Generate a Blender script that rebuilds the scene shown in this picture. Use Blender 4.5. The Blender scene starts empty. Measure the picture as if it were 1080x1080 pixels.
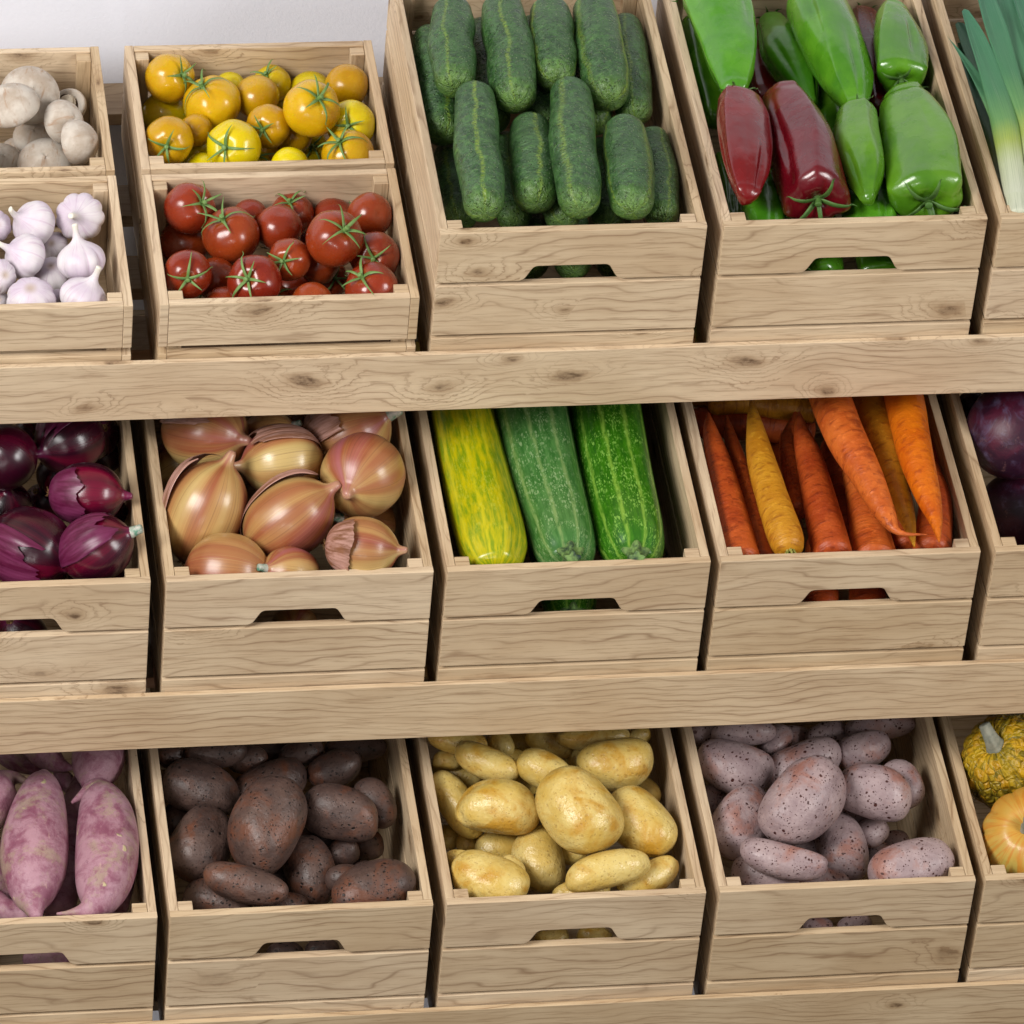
# Vegetable display: a three-step wooden rack with crates of vegetables, seen through a long lens.
# Everything is built in the rack's own frame (X along the rack, V into it along the tilted shelf, N off the shelf)
# and then tilted as one into world space.
import bpy, bmesh, math, random
import numpy as np
from mathutils import Matrix, Vector, Quaternion

C = bpy.context.scene.collection
TILT = math.radians(18)
RACK = Matrix.Translation((0.33, 0, 1.45)) @ Matrix.Rotation(TILT, 4, 'X')
DATA = dict(crates={
    'mushroom': ('small', -1.135, 0.2865, -0.1085, 0.348, 0.2755, 0.16),
    'garlic': ('small', -1.1348, 0.0, -0.1085, 0.348, 0.2755, 0.16),
    'yellow': ('small', -0.7508, 0.2865, -0.1085, 0.348, 0.2755, 0.16),
    'red': ('small', -0.751, 0.0, -0.1085, 0.348, 0.2755, 0.16),
    'cucumber': ('large', -0.3829, 0.0, 0.0, 0.36, 0.562, 0.2685),
    'pepper': ('large', -0.0, 0.0, 0.0, 0.36, 0.562, 0.2685),
    'leek': ('large', 0.3791, 0.0, 0.0, 0.36, 0.562, 0.2685),
    'redonion': ('large', -1.1325, -0.2166, -0.409, 0.36, 0.562, 0.2685),
    'onion': ('large', -0.7513, -0.2166, -0.409, 0.36, 0.562, 0.2685),
    'zucchini': ('large', -0.3725, -0.2166, -0.409, 0.36, 0.562, 0.2685),
    'carrot': ('large', 0.0016, -0.2166, -0.409, 0.36, 0.562, 0.2685),
    'beet': ('large', 0.3826, -0.2166, -0.409, 0.36, 0.562, 0.2685),
    'sweet': ('large', -1.1289, -0.4366, -0.8247, 0.36, 0.562, 0.2685),
    'dark': ('large', -0.7516, -0.4366, -0.8247, 0.36, 0.562, 0.2685),
    'potato': ('large', -0.3731, -0.4366, -0.8247, 0.36, 0.562, 0.2685),
    'mauve': ('large', 0.0062, -0.4366, -0.8247, 0.36, 0.562, 0.2685),
    'squash': ('large', 0.3801, -0.4366, -0.8247, 0.36, 0.562, 0.2685),},
  items=[
    {'crate': 'red', 'kind': 'red_tomato', 'label': 'red tomato in the front corner by the garlic crate, green star facing out', 'loc': [-0.7067, 0.0848, -0.1285], 'ax': [-0.064, -0.881, 0.469], 'roll': [-0.095, -0.762, 0.64], 'L': 0.0655, 'W': 0.0655},
    {'crate': 'red', 'kind': 'red_tomato', 'label': 'red tomato in the front corner by the cucumber crate, long calyx over its top', 'loc': [-0.4612, 0.0474, -0.1319], 'ax': [-0.484, -0.175, 0.857], 'roll': [-0.126, -0.758, 0.641], 'L': 0.0745, 'W': 0.0745},
    {'crate': 'red', 'kind': 'red_tomato', 'label': 'red tomato behind the front board, wide calyx facing out, beside the dark gap', 'loc': [-0.6176, 0.0663, -0.1285], 'ax': [-0.403, -0.619, 0.674], 'roll': [-0.106, -0.761, 0.641], 'L': 0.0734, 'W': 0.0734},
    {'crate': 'red', 'kind': 'red_tomato', 'label': 'red tomato mostly hidden by the front board with calyx just showing', 'loc': [-0.5899, 0.083, -0.1826], 'ax': [0.161, -0.245, 0.956], 'roll': [-0.109, -0.758, 0.643], 'L': 0.0585, 'W': 0.0585},
    {'crate': 'red', 'kind': 'red_tomato', 'label': 'red tomato of which only a cap shows above the front board, garlic side', 'loc': [-0.6565, 0.0703, -0.1764], 'ax': [0.343, 0.613, -0.712], 'roll': [-0.101, -0.758, 0.644], 'L': 0.0562, 'W': 0.0562},
    {'crate': 'red', 'kind': 'red_tomato', 'label': 'red tomato of which only a cap shows above the front board, cucumber side', 'loc': [-0.5413, 0.0385, -0.1441], 'ax': [0.095, 0.261, -0.961], 'roll': [-0.116, -0.757, 0.643], 'L': 0.0563, 'W': 0.0563},
    {'crate': 'red', 'kind': 'red_tomato', 'label': 'dim red tomato in the dark gap beside the front corner one, garlic side', 'loc': [-0.6619, 0.1247, -0.1708], 'ax': [-0.449, 0.321, -0.834], 'roll': [-0.1, -0.761, 0.64], 'L': 0.059, 'W': 0.059},
    {'crate': 'red', 'kind': 'red_tomato', 'label': 'large red tomato with raised calyx, topmost on the garlic side of its crate', 'loc': [-0.6374, 0.176, -0.1382], 'ax': [-0.422, -0.032, 0.906], 'roll': [-0.102, -0.766, 0.635], 'L': 0.0781, 'W': 0.0781},
    {'crate': 'red', 'kind': 'red_tomato', 'label': 'large red tomato on top of the pile toward the cucumbers, calyx facing up', 'loc': [-0.5062, 0.112, -0.0965], 'ax': [0.322, -0.444, 0.836], 'roll': [-0.12, -0.764, 0.634], 'L': 0.0793, 'W': 0.0793},
    {'crate': 'red', 'kind': 'red_tomato', 'label': 'smaller red tomato centred between the two largest, star on its lower face', 'loc': [-0.5652, 0.1086, -0.1275], 'ax': [-0.46, -0.732, 0.503], 'roll': [-0.112, -0.762, 0.637], 'L': 0.0605, 'W': 0.0605},
    {'crate': 'red', 'kind': 'red_tomato', 'label': 'red tomato against the cucumber side wall with calyx turned to the viewer', 'loc': [-0.4486, 0.1134, -0.1309], 'ax': [-0.211, -0.79, 0.576], 'roll': [-0.127, -0.761, 0.636], 'L': 0.0682, 'W': 0.0682},
    {'crate': 'red', 'kind': 'red_tomato', 'label': 'smooth red tomato without visible calyx between the two largest ones', 'loc': [-0.5713, 0.1911, -0.1402], 'ax': [-0.049, 0.005, -0.999], 'roll': [-0.111, -0.766, 0.633], 'L': 0.0639, 'W': 0.0639},
    {'crate': 'red', 'kind': 'red_tomato', 'label': 'smooth red tomato in the back corner by the cucumber crate', 'loc': [-0.4455, 0.1998, -0.1285], 'ax': [-0.337, 0.694, -0.636], 'roll': [-0.126, -0.766, 0.631], 'L': 0.0619, 'W': 0.0619},
    {'crate': 'red', 'kind': 'red_tomato', 'label': 'red tomato in the back corner by the garlic crate, calyx sideways', 'loc': [-0.6897, 0.2251, -0.1285], 'ax': [0.5, -0.506, 0.703], 'roll': [-0.096, -0.77, 0.631], 'L': 0.0721, 'W': 0.0721},
    {'crate': 'red', 'kind': 'red_tomato', 'label': 'smooth red tomato against the garlic side wall, midway front to back', 'loc': [-0.6922, 0.2307, -0.1963], 'ax': [0.257, 0.208, -0.944], 'roll': [-0.095, -0.766, 0.636], 'L': 0.0705, 'W': 0.0705},
    {'crate': 'red', 'kind': 'red_tomato', 'label': 'red tomato along the back board with calyx pointing up', 'loc': [-0.5472, 0.2423, -0.1602], 'ax': [-0.157, -0.136, 0.978], 'roll': [-0.113, -0.767, 0.632], 'L': 0.0618, 'W': 0.0618},
    {'crate': 'red', 'kind': 'red_tomato', 'label': 'red tomato half hidden behind the large one on the cucumber side', 'loc': [-0.4889, 0.2437, -0.1748], 'ax': [-0.005, 0.728, -0.686], 'roll': [-0.12, -0.766, 0.632], 'L': 0.064, 'W': 0.064},
    {'crate': 'red', 'kind': 'red_tomato', 'label': 'shaded red tomato low in the gap under the large one', 'loc': [-0.523, 0.13, -0.1554], 'ax': [0.417, 0.611, -0.673], 'roll': [-0.117, -0.761, 0.638], 'L': 0.0544, 'W': 0.0544},
    {'crate': 'red', 'kind': 'red_tomato', 'label': 'dark shaded red tomato low in the pile with a thin calyx showing', 'loc': [-0.5036, 0.15, -0.1992], 'ax': [0.242, -0.721, 0.649], 'roll': [-0.119, -0.759, 0.64], 'L': 0.0542, 'W': 0.0542},
    {'crate': 'red', 'kind': 'red_tomato', 'label': 'sliver of red tomato in the gap beside the largest one', 'loc': [-0.5257, 0.2624, -0.2112], 'ax': [-0.061, 0.456, -0.888], 'roll': [-0.115, -0.765, 0.634], 'L': 0.0513, 'W': 0.0513},
    {'crate': 'red', 'kind': 'red_tomato', 'label': 'red tomato peeping over the shoulder of the largest one, at the back board', 'loc': [-0.6067, 0.23, -0.1496], 'ax': [0.299, 0.023, -0.954], 'roll': [-0.106, -0.768, 0.632], 'L': 0.048, 'W': 0.048},
    {'crate': 'red', 'kind': 'red_tomato', 'label': 'dim red tomato low under the smaller centred one', 'loc': [-0.5518, 0.1565, -0.2172], 'ax': [0.145, 0.246, -0.958], 'roll': [-0.113, -0.759, 0.641], 'L': 0.0545, 'W': 0.0545},
    {'crate': 'yellow', 'kind': 'yellow_tomato', 'label': 'amber tomato in the front corner by the mushroom crate, green star facing out', 'loc': [-0.705, 0.3734, -0.1285], 'ax': [-0.2, -0.92, 0.336], 'roll': [-0.092, -0.777, 0.623], 'L': 0.0662, 'W': 0.0662, 'c': 0},
    {'crate': 'yellow', 'kind': 'yellow_tomato', 'label': 'amber tomato in the front corner by the cucumber crate, long calyx over its top', 'loc': [-0.4604, 0.3343, -0.1322], 'ax': [-0.44, -0.151, 0.885], 'roll': [-0.123, -0.772, 0.623], 'L': 0.0754, 'W': 0.0754, 'c': 0},
    {'crate': 'yellow', 'kind': 'yellow_tomato', 'label': 'lemon yellow tomato behind the front board, wide calyx facing out', 'loc': [-0.6175, 0.3539, -0.1285], 'ax': [-0.454, -0.689, 0.565], 'roll': [-0.103, -0.775, 0.623], 'L': 0.0743, 'W': 0.0743, 'c': 1},
    {'crate': 'yellow', 'kind': 'yellow_tomato', 'label': 'lemon yellow tomato mostly hidden by the front board with calyx just showing', 'loc': [-0.5885, 0.3743, -0.1794], 'ax': [0.358, -0.188, 0.915], 'roll': [-0.106, -0.773, 0.625], 'L': 0.0556, 'W': 0.0556, 'c': 1},
    {'crate': 'yellow', 'kind': 'yellow_tomato', 'label': 'lemon yellow tomato showing only a cap above the front board, mushroom side', 'loc': [-0.6575, 0.3597, -0.1747], 'ax': [0.506, 0.028, -0.862], 'roll': [-0.098, -0.773, 0.626], 'L': 0.0543, 'W': 0.0543, 'c': 1},
    {'crate': 'yellow', 'kind': 'yellow_tomato', 'label': 'lemon yellow tomato showing only a cap above the front board, cucumber side', 'loc': [-0.5423, 0.324, -0.1405], 'ax': [0.228, 0.672, -0.705], 'roll': [-0.113, -0.772, 0.625], 'L': 0.0533, 'W': 0.0533, 'c': 1},
    {'crate': 'yellow', 'kind': 'yellow_tomato', 'label': 'shaded amber tomato low behind the front corner one, mushroom side', 'loc': [-0.664, 0.4069, -0.1387], 'ax': [-0.214, 0.687, -0.695], 'roll': [-0.097, -0.778, 0.621], 'L': 0.0466, 'W': 0.0466, 'c': 0},
    {'crate': 'yellow', 'kind': 'yellow_tomato', 'label': 'dim lemon tomato low behind the front board cap, mushroom side', 'loc': [-0.6613, 0.4115, -0.1839], 'ax': [0.5, -0.016, -0.866], 'roll': [-0.097, -0.775, 0.624], 'L': 0.0489, 'W': 0.0489, 'c': 1},
    {'crate': 'yellow', 'kind': 'yellow_tomato', 'label': 'large amber tomato with raised calyx, topmost on the mushroom side of its crate', 'loc': [-0.6366, 0.4601, -0.1353], 'ax': [-0.446, 0.073, 0.892], 'roll': [-0.1, -0.78, 0.617], 'L': 0.0791, 'W': 0.0791, 'c': 0},
    {'crate': 'yellow', 'kind': 'yellow_tomato', 'label': 'large amber tomato on top of the pile toward the cucumbers, calyx facing up', 'loc': [-0.5071, 0.3959, -0.0965], 'ax': [0.253, -0.432, 0.866], 'roll': [-0.117, -0.778, 0.617], 'L': 0.078, 'W': 0.078, 'c': 0},
    {'crate': 'yellow', 'kind': 'yellow_tomato', 'label': 'smaller amber tomato centred in the pile, star on its lower face', 'loc': [-0.5649, 0.3975, -0.1279], 'ax': [-0.415, -0.803, 0.427], 'roll': [-0.109, -0.777, 0.62], 'L': 0.0599, 'W': 0.0599, 'c': 0},
    {'crate': 'yellow', 'kind': 'yellow_tomato', 'label': 'lemon yellow tomato against the cucumber side wall with wide calyx', 'loc': [-0.4482, 0.4006, -0.1292], 'ax': [-0.294, -0.805, 0.515], 'roll': [-0.123, -0.776, 0.619], 'L': 0.0678, 'W': 0.0678, 'c': 1},
    {'crate': 'yellow', 'kind': 'yellow_tomato', 'label': 'smooth amber tomato without visible calyx between the two largest ones', 'loc': [-0.5723, 0.4798, -0.1406], 'ax': [0.339, -0.033, -0.94], 'roll': [-0.107, -0.78, 0.616], 'L': 0.0622, 'W': 0.0622, 'c': 0},
    {'crate': 'yellow', 'kind': 'yellow_tomato', 'label': 'smooth amber tomato in the back corner by the cucumber crate', 'loc': [-0.4444, 0.4857, -0.1285], 'ax': [0.081, 0.421, -0.903], 'roll': [-0.123, -0.78, 0.614], 'L': 0.0601, 'W': 0.0601, 'c': 0},
    {'crate': 'yellow', 'kind': 'yellow_tomato', 'label': 'amber tomato in the back corner by the mushroom crate, calyx sideways', 'loc': [-0.6901, 0.5126, -0.1285], 'ax': [0.492, -0.605, 0.626], 'roll': [-0.093, -0.784, 0.614], 'L': 0.0706, 'W': 0.0706, 'c': 0},
    {'crate': 'yellow', 'kind': 'yellow_tomato', 'label': 'smooth lemon yellow tomato against the mushroom side wall', 'loc': [-0.6932, 0.5151, -0.1956], 'ax': [-0.311, 0.303, -0.901], 'roll': [-0.092, -0.78, 0.619], 'L': 0.0701, 'W': 0.0701, 'c': 1},
    {'crate': 'yellow', 'kind': 'yellow_tomato', 'label': 'lemon yellow tomato along the back board with calyx pointing up', 'loc': [-0.5447, 0.5259, -0.1546], 'ax': [-0.433, -0.164, 0.886], 'roll': [-0.11, -0.781, 0.614], 'L': 0.0541, 'W': 0.0541, 'c': 1},
    {'crate': 'yellow', 'kind': 'yellow_tomato', 'label': 'lemon yellow tomato half hidden behind the large amber one', 'loc': [-0.4912, 0.5186, -0.1678], 'ax': [0.431, 0.28, -0.857], 'roll': [-0.116, -0.78, 0.615], 'L': 0.0623, 'W': 0.0623, 'c': 1},
    {'crate': 'yellow', 'kind': 'yellow_tomato', 'label': 'shaded yellow tomato low in the gap under the large amber one', 'loc': [-0.5254, 0.4162, -0.1598], 'ax': [-0.306, 0.576, -0.758], 'roll': [-0.114, -0.776, 0.621], 'L': 0.0536, 'W': 0.0536, 'c': 0},
    {'crate': 'yellow', 'kind': 'yellow_tomato', 'label': 'dark shaded yellow tomato low in the pile with a thin calyx showing', 'loc': [-0.5016, 0.4395, -0.1985], 'ax': [0.17, -0.773, 0.612], 'roll': [-0.116, -0.774, 0.622], 'L': 0.0534, 'W': 0.0534, 'c': 1},
    {'crate': 'yellow', 'kind': 'yellow_tomato', 'label': 'sliver of lemon tomato in the gap beside the largest amber one', 'loc': [-0.526, 0.5414, -0.2019], 'ax': [0.005, 0.661, -0.75], 'roll': [-0.112, -0.779, 0.617], 'L': 0.0504, 'W': 0.0504, 'c': 1},
    {'crate': 'yellow', 'kind': 'yellow_tomato', 'label': 'lemon yellow tomato peeping over the largest amber one, at the back board', 'loc': [-0.6047, 0.5183, -0.1541], 'ax': [-0.269, 0.304, -0.914], 'roll': [-0.103, -0.782, 0.615], 'L': 0.047, 'W': 0.047, 'c': 1},
    {'crate': 'yellow', 'kind': 'yellow_tomato', 'label': 'dim amber tomato low under the smaller centred one', 'loc': [-0.5592, 0.4169, -0.1951], 'ax': [0.394, 0.436, -0.809], 'roll': [-0.109, -0.774, 0.624], 'L': 0.049, 'W': 0.049, 'c': 0},
    {'crate': 'garlic', 'kind': 'garlic_bulb', 'label': 'garlic bulb in the front corner, stem leaning toward the tomato crate', 'loc': [-0.8485, 0.0425, -0.1275], 'ax': [0.444, 0.221, 0.868], 'roll': [-0.077, -0.761, 0.644], 'L': 0.0651, 'W': 0.0651},
    {'crate': 'garlic', 'kind': 'garlic_bulb', 'label': 'garlic bulb in the front row, smooth with no stem showing', 'loc': [-0.919, 0.0422, -0.1297], 'ax': [0.053, 0.213, -0.976], 'roll': [-0.068, -0.762, 0.644], 'L': 0.065, 'W': 0.065},
    {'crate': 'garlic', 'kind': 'garlic_bulb', 'label': 'garlic bulb at the photo edge behind the front row', 'loc': [-0.9591, 0.0827, -0.1205], 'ax': [-0.398, 0.651, -0.646], 'roll': [-0.063, -0.765, 0.641], 'L': 0.0477, 'W': 0.0477},
    {'crate': 'garlic', 'kind': 'garlic_bulb', 'label': 'sliver of garlic bulb between the two front row bulbs', 'loc': [-0.8825, 0.0641, -0.1514], 'ax': [-0.355, 0.627, -0.693], 'roll': [-0.072, -0.761, 0.644], 'L': 0.0329, 'W': 0.0329},
    {'crate': 'garlic', 'kind': 'garlic_bulb', 'label': 'sliver of garlic at the photo edge in the front row', 'loc': [-0.96, 0.0767, -0.1567], 'ax': [-0.095, 0.712, -0.695], 'roll': [-0.063, -0.762, 0.644], 'L': 0.0292, 'W': 0.0292},
    {'crate': 'garlic', 'kind': 'garlic_bulb', 'label': 'garlic bulb with upright stem, against the tomato side of its crate', 'loc': [-0.848, 0.1025, -0.1122], 'ax': [-0.168, 0.434, 0.885], 'roll': [-0.077, -0.766, 0.639], 'L': 0.0646, 'W': 0.0646},
    {'crate': 'garlic', 'kind': 'garlic_bulb', 'label': 'pale garlic bulb on top of the pile with stem pointing away from the tomatoes', 'loc': [-0.9224, 0.1198, -0.1175], 'ax': [-0.791, -0.113, 0.601], 'roll': [-0.067, -0.767, 0.639], 'L': 0.0617, 'W': 0.0617},
    {'crate': 'garlic', 'kind': 'garlic_bulb', 'label': 'round garlic bulb in the back corner with its stem tip facing the viewer', 'loc': [-0.8417, 0.2024, -0.1205], 'ax': [-0.267, -0.703, 0.659], 'roll': [-0.077, -0.77, 0.633], 'L': 0.0669, 'W': 0.0669},
    {'crate': 'garlic', 'kind': 'garlic_bulb', 'label': 'garlic bulb in the back row with short side stem', 'loc': [-0.9055, 0.1905, -0.1205], 'ax': [-0.758, -0.202, 0.62], 'roll': [-0.069, -0.77, 0.634], 'L': 0.0638, 'W': 0.0638},
    {'crate': 'garlic', 'kind': 'garlic_bulb', 'label': 'garlic bulb in the back row cut by the photo edge', 'loc': [-0.9565, 0.1962, -0.1275], 'ax': [-0.066, 0.713, -0.699], 'roll': [-0.062, -0.77, 0.635], 'L': 0.0445, 'W': 0.0445},
    {'crate': 'garlic', 'kind': 'garlic_bulb', 'label': 'shaded garlic bulb deep in the middle under the upright stem one', 'loc': [-0.8839, 0.1237, -0.1575], 'ax': [0.121, 0.217, -0.969], 'roll': [-0.072, -0.764, 0.641], 'L': 0.0551, 'W': 0.0551},
    {'crate': 'garlic', 'kind': 'garlic_bulb', 'label': 'small shaded garlic bulb in the gap in front of the back corner one', 'loc': [-0.8762, 0.1912, -0.1608], 'ax': [0.293, 0.558, -0.776], 'roll': [-0.072, -0.767, 0.637], 'L': 0.0406, 'W': 0.0406},
    {'crate': 'mushroom', 'kind': 'mushroom', 'label': 'mushroom in the front corner by the tomatoes, ruffled stem turned sideways', 'loc': [-0.8297, 0.3615, -0.1185], 'ax': [0.771, -0.38, 0.511], 'roll': [-0.077, -0.778, 0.623], 'L': 0.0623, 'W': 0.0623},
    {'crate': 'mushroom', 'kind': 'mushroom', 'label': 'mushroom behind the front corner one, ruffled stem turned sideways', 'loc': [-0.8464, 0.4174, -0.1266], 'ax': [0.61, -0.469, 0.639], 'roll': [-0.075, -0.781, 0.621], 'L': 0.0609, 'W': 0.0609},
    {'crate': 'mushroom', 'kind': 'mushroom', 'label': 'broad mushroom cap in the front row cut by the crate board', 'loc': [-0.8712, 0.3942, -0.1835], 'ax': [-0.055, -0.455, 0.889], 'roll': [-0.071, -0.776, 0.626], 'L': 0.0778, 'W': 0.0778},
    {'crate': 'mushroom', 'kind': 'mushroom', 'label': 'mushroom cap in the front row at the photo edge', 'loc': [-0.9296, 0.4155, -0.1931], 'ax': [0.022, -0.445, 0.895], 'roll': [-0.064, -0.777, 0.626], 'L': 0.0538, 'W': 0.0538},
    {'crate': 'mushroom', 'kind': 'mushroom', 'label': 'large open mushroom with dark gill ring, lying on its stem at the photo edge', 'loc': [-0.9183, 0.4189, -0.0965], 'ax': [-0.268, 0.1, 0.958], 'roll': [-0.066, -0.783, 0.619], 'L': 0.075, 'W': 0.075, 'open': 1},
    {'crate': 'mushroom', 'kind': 'mushroom', 'label': 'largest mushroom, a smooth round cap in the back row', 'loc': [-0.8868, 0.4794, -0.1275], 'ax': [0.004, -0.607, 0.795], 'roll': [-0.069, -0.784, 0.617], 'L': 0.082, 'W': 0.082},
    {'crate': 'mushroom', 'kind': 'mushroom', 'label': 'shaded mushroom cap in the back row by the tomato side', 'loc': [-0.8327, 0.4908, -0.1571], 'ax': [0.264, 0.429, -0.864], 'roll': [-0.076, -0.782, 0.619], 'L': 0.0494, 'W': 0.0494},
    {'crate': 'mushroom', 'kind': 'mushroom', 'label': 'shaded mushroom cap behind the broad front one', 'loc': [-0.8841, 0.4652, -0.1913], 'ax': [0.023, -0.341, 0.94], 'roll': [-0.069, -0.779, 0.623], 'L': 0.0549, 'W': 0.0549},
    {'crate': 'mushroom', 'kind': 'mushroom', 'label': 'small mushroom cap between the broad front one and the photo edge', 'loc': [-0.9059, 0.4829, -0.2292], 'ax': [-0.044, -0.346, 0.937], 'roll': [-0.066, -0.778, 0.625], 'L': 0.044, 'W': 0.044},
    {'crate': 'cucumber', 'kind': 'cucumber', 'label': 'long cucumber in the front top row with yellow streak, by the tomato side', 'loc': [-0.3128, 0.1502, 0.0194], 'ax': [-0.073, -0.997, 0.0], 'roll': [-0.145, -0.77, 0.621], 'L': 0.2207, 'W': 0.0601, 'pts': [[0.0081, 0.1101, 0.0, 0.0301], [-0.0081, -0.1101, 0.0, 0.0294]]},
    {'crate': 'cucumber', 'kind': 'cucumber', 'label': 'long cucumber in the front top row between the two short ones', 'loc': [-0.1827, 0.1513, 0.0201], 'ax': [-0.089, -0.996, 0.0], 'roll': [-0.161, -0.768, 0.619], 'L': 0.2212, 'W': 0.0622, 'pts': [[0.0099, 0.1102, 0.0, 0.0311], [-0.0099, -0.1102, 0.0, 0.0304]]},
    {'crate': 'cucumber', 'kind': 'cucumber', 'label': 'short blunt cucumber between the two long ones of the front top row', 'loc': [-0.2381, 0.1494, -0.0028], 'ax': [-0.085, -0.996, 0.0], 'roll': [-0.154, -0.768, 0.622], 'L': 0.1308, 'W': 0.0636, 'pts': [[0.0056, 0.0652, 0.0, 0.0318], [-0.0056, -0.0652, 0.0, 0.0314]]},
    {'crate': 'cucumber', 'kind': 'cucumber', 'label': 'short blunt cucumber at the pepper end of the front top row', 'loc': [-0.1147, 0.1123, 0.0155], 'ax': [-0.077, -0.997, 0.0], 'roll': [-0.17, -0.765, 0.621], 'L': 0.1409, 'W': 0.0637, 'pts': [[0.0054, 0.0702, 0.0, 0.0319], [-0.0054, -0.0702, 0.0, 0.0314]]},
    {'crate': 'cucumber', 'kind': 'cucumber', 'label': 'pale blunt cucumber, second from the tomato side in the back top row', 'loc': [-0.2432, 0.367, 0.0168], 'ax': [-0.047, -0.999, 0.0], 'roll': [-0.15, -0.78, 0.607], 'L': 0.1832, 'W': 0.0652, 'pts': [[0.0043, 0.0915, 0.0, 0.0326], [-0.0043, -0.0915, 0.0, 0.032]]},
    {'crate': 'cucumber', 'kind': 'cucumber', 'label': 'pale blunt cucumber at the pepper end of the back top row', 'loc': [-0.1136, 0.3727, 0.0111], 'ax': [-0.042, -0.999, 0.0], 'roll': [-0.166, -0.778, 0.606], 'L': 0.1764, 'W': 0.0663, 'pts': [[0.0037, 0.0881, 0.0, 0.0331], [-0.0037, -0.0881, 0.0, 0.0326]]},
    {'crate': 'cucumber', 'kind': 'cucumber', 'label': 'cucumber at the tomato end of the back top row', 'loc': [-0.3176, 0.3849, 0.015], 'ax': [-0.105, -0.994, 0.0], 'roll': [-0.141, -0.782, 0.607], 'L': 0.143, 'W': 0.0612, 'pts': [[0.0075, 0.0711, 0.0, 0.0306], [-0.0075, -0.0711, 0.0, 0.0302]]},
    {'crate': 'cucumber', 'kind': 'cucumber', 'label': 'streaked cucumber between the two pale ones of the back top row', 'loc': [-0.1795, 0.3874, 0.0131], 'ax': [-0.088, -0.996, 0.0], 'roll': [-0.158, -0.78, 0.606], 'L': 0.1288, 'W': 0.0623, 'pts': [[0.0057, 0.0641, 0.0, 0.0312], [-0.0057, -0.0641, 0.0, 0.0308]]},
    {'crate': 'cucumber', 'kind': 'cucumber', 'label': 'dark cucumber in the lower layer against the tomato side, back half', 'loc': [-0.3396, 0.367, -0.0372], 'ax': [-0.037, -0.999, 0.0], 'roll': [-0.138, -0.778, 0.613], 'L': 0.1915, 'W': 0.0575, 'pts': [[0.0035, 0.0957, 0.0, 0.0287], [-0.0035, -0.0957, 0.0, 0.0282]]},
    {'crate': 'cucumber', 'kind': 'cucumber', 'label': 'dark cucumber in the lower layer against the pepper side, back half', 'loc': [-0.0698, 0.3762, -0.0261], 'ax': [-0.081, -0.997, 0.0], 'roll': [-0.17, -0.775, 0.608], 'L': 0.1779, 'W': 0.0559, 'pts': [[0.0072, 0.0887, 0.0, 0.028], [-0.0072, -0.0887, 0.0, 0.0275]]},
    {'crate': 'cucumber', 'kind': 'cucumber', 'label': 'dark cucumber in the lower layer at the front corner, tomato side', 'loc': [-0.3296, 0.2104, -0.0885], 'ax': [-0.044, -0.999, 0.0], 'roll': [-0.141, -0.767, 0.626], 'L': 0.1235, 'W': 0.0562, 'pts': [[0.0027, 0.0617, 0.0, 0.0281], [-0.0027, -0.0617, 0.0, 0.0278]]},
    {'crate': 'cucumber', 'kind': 'cucumber', 'label': 'dark cucumber in the lower layer at the front corner, pepper side', 'loc': [-0.066, 0.1445, -0.03], 'ax': [-0.072, -0.997, 0.0], 'roll': [-0.175, -0.763, 0.622], 'L': 0.1506, 'W': 0.0518, 'pts': [[0.0054, 0.0751, 0.0, 0.0259], [-0.0054, -0.0751, 0.0, 0.0255]]},
    {'crate': 'cucumber', 'kind': 'cucumber', 'label': 'shaded cucumber in the lower layer, seen between the first two of the back row', 'loc': [-0.2657, 0.3837, -0.0353], 'ax': [-0.061, -0.998, 0.0], 'roll': [-0.147, -0.778, 0.611], 'L': 0.1879, 'W': 0.0539, 'pts': [[0.0057, 0.0938, -0.0, 0.0269], [-0.0057, -0.0938, 0.0, 0.0264]]},
    {'crate': 'cucumber', 'kind': 'cucumber', 'label': 'shaded cucumber in the lower layer, seen beside the short one at the handle', 'loc': [-0.256, 0.2072, -0.0813], 'ax': [-0.048, -0.999, 0.0], 'roll': [-0.15, -0.766, 0.625], 'L': 0.1451, 'W': 0.0535, 'pts': [[0.0035, 0.0724, 0.0, 0.0268], [-0.0035, -0.0724, 0.0, 0.0264]]},
    {'crate': 'cucumber', 'kind': 'cucumber', 'label': 'shaded cucumber in the lower layer under the streaked back one', 'loc': [-0.1958, 0.3865, -0.0395], 'ax': [-0.073, -0.997, 0.0], 'roll': [-0.155, -0.777, 0.61], 'L': 0.1959, 'W': 0.0539, 'pts': [[0.0071, 0.0977, 0.0, 0.027], [-0.0071, -0.0977, 0.0, 0.0265]]},
    {'crate': 'cucumber', 'kind': 'cucumber', 'label': 'shaded cucumber in the lower layer beneath the pale pepper end one', 'loc': [-0.1221, 0.3857, -0.0457], 'ax': [-0.066, -0.998, 0.0], 'roll': [-0.164, -0.775, 0.61], 'L': 0.1843, 'W': 0.0539, 'pts': [[0.0061, 0.0919, 0.0, 0.027], [-0.0061, -0.0919, 0.0, 0.0265]]},
    {'crate': 'cucumber', 'kind': 'cucumber', 'label': 'shaded cucumber in the lower layer, its tip just above the handle hole', 'loc': [-0.2005, 0.1435, -0.0455], 'ax': [-0.046, -0.999, 0.0], 'roll': [-0.158, -0.764, 0.625], 'L': 0.1112, 'W': 0.0534, 'pts': [[0.0025, 0.0555, 0.0, 0.0267], [-0.0025, -0.0555, 0.0, 0.0264]]},
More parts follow.
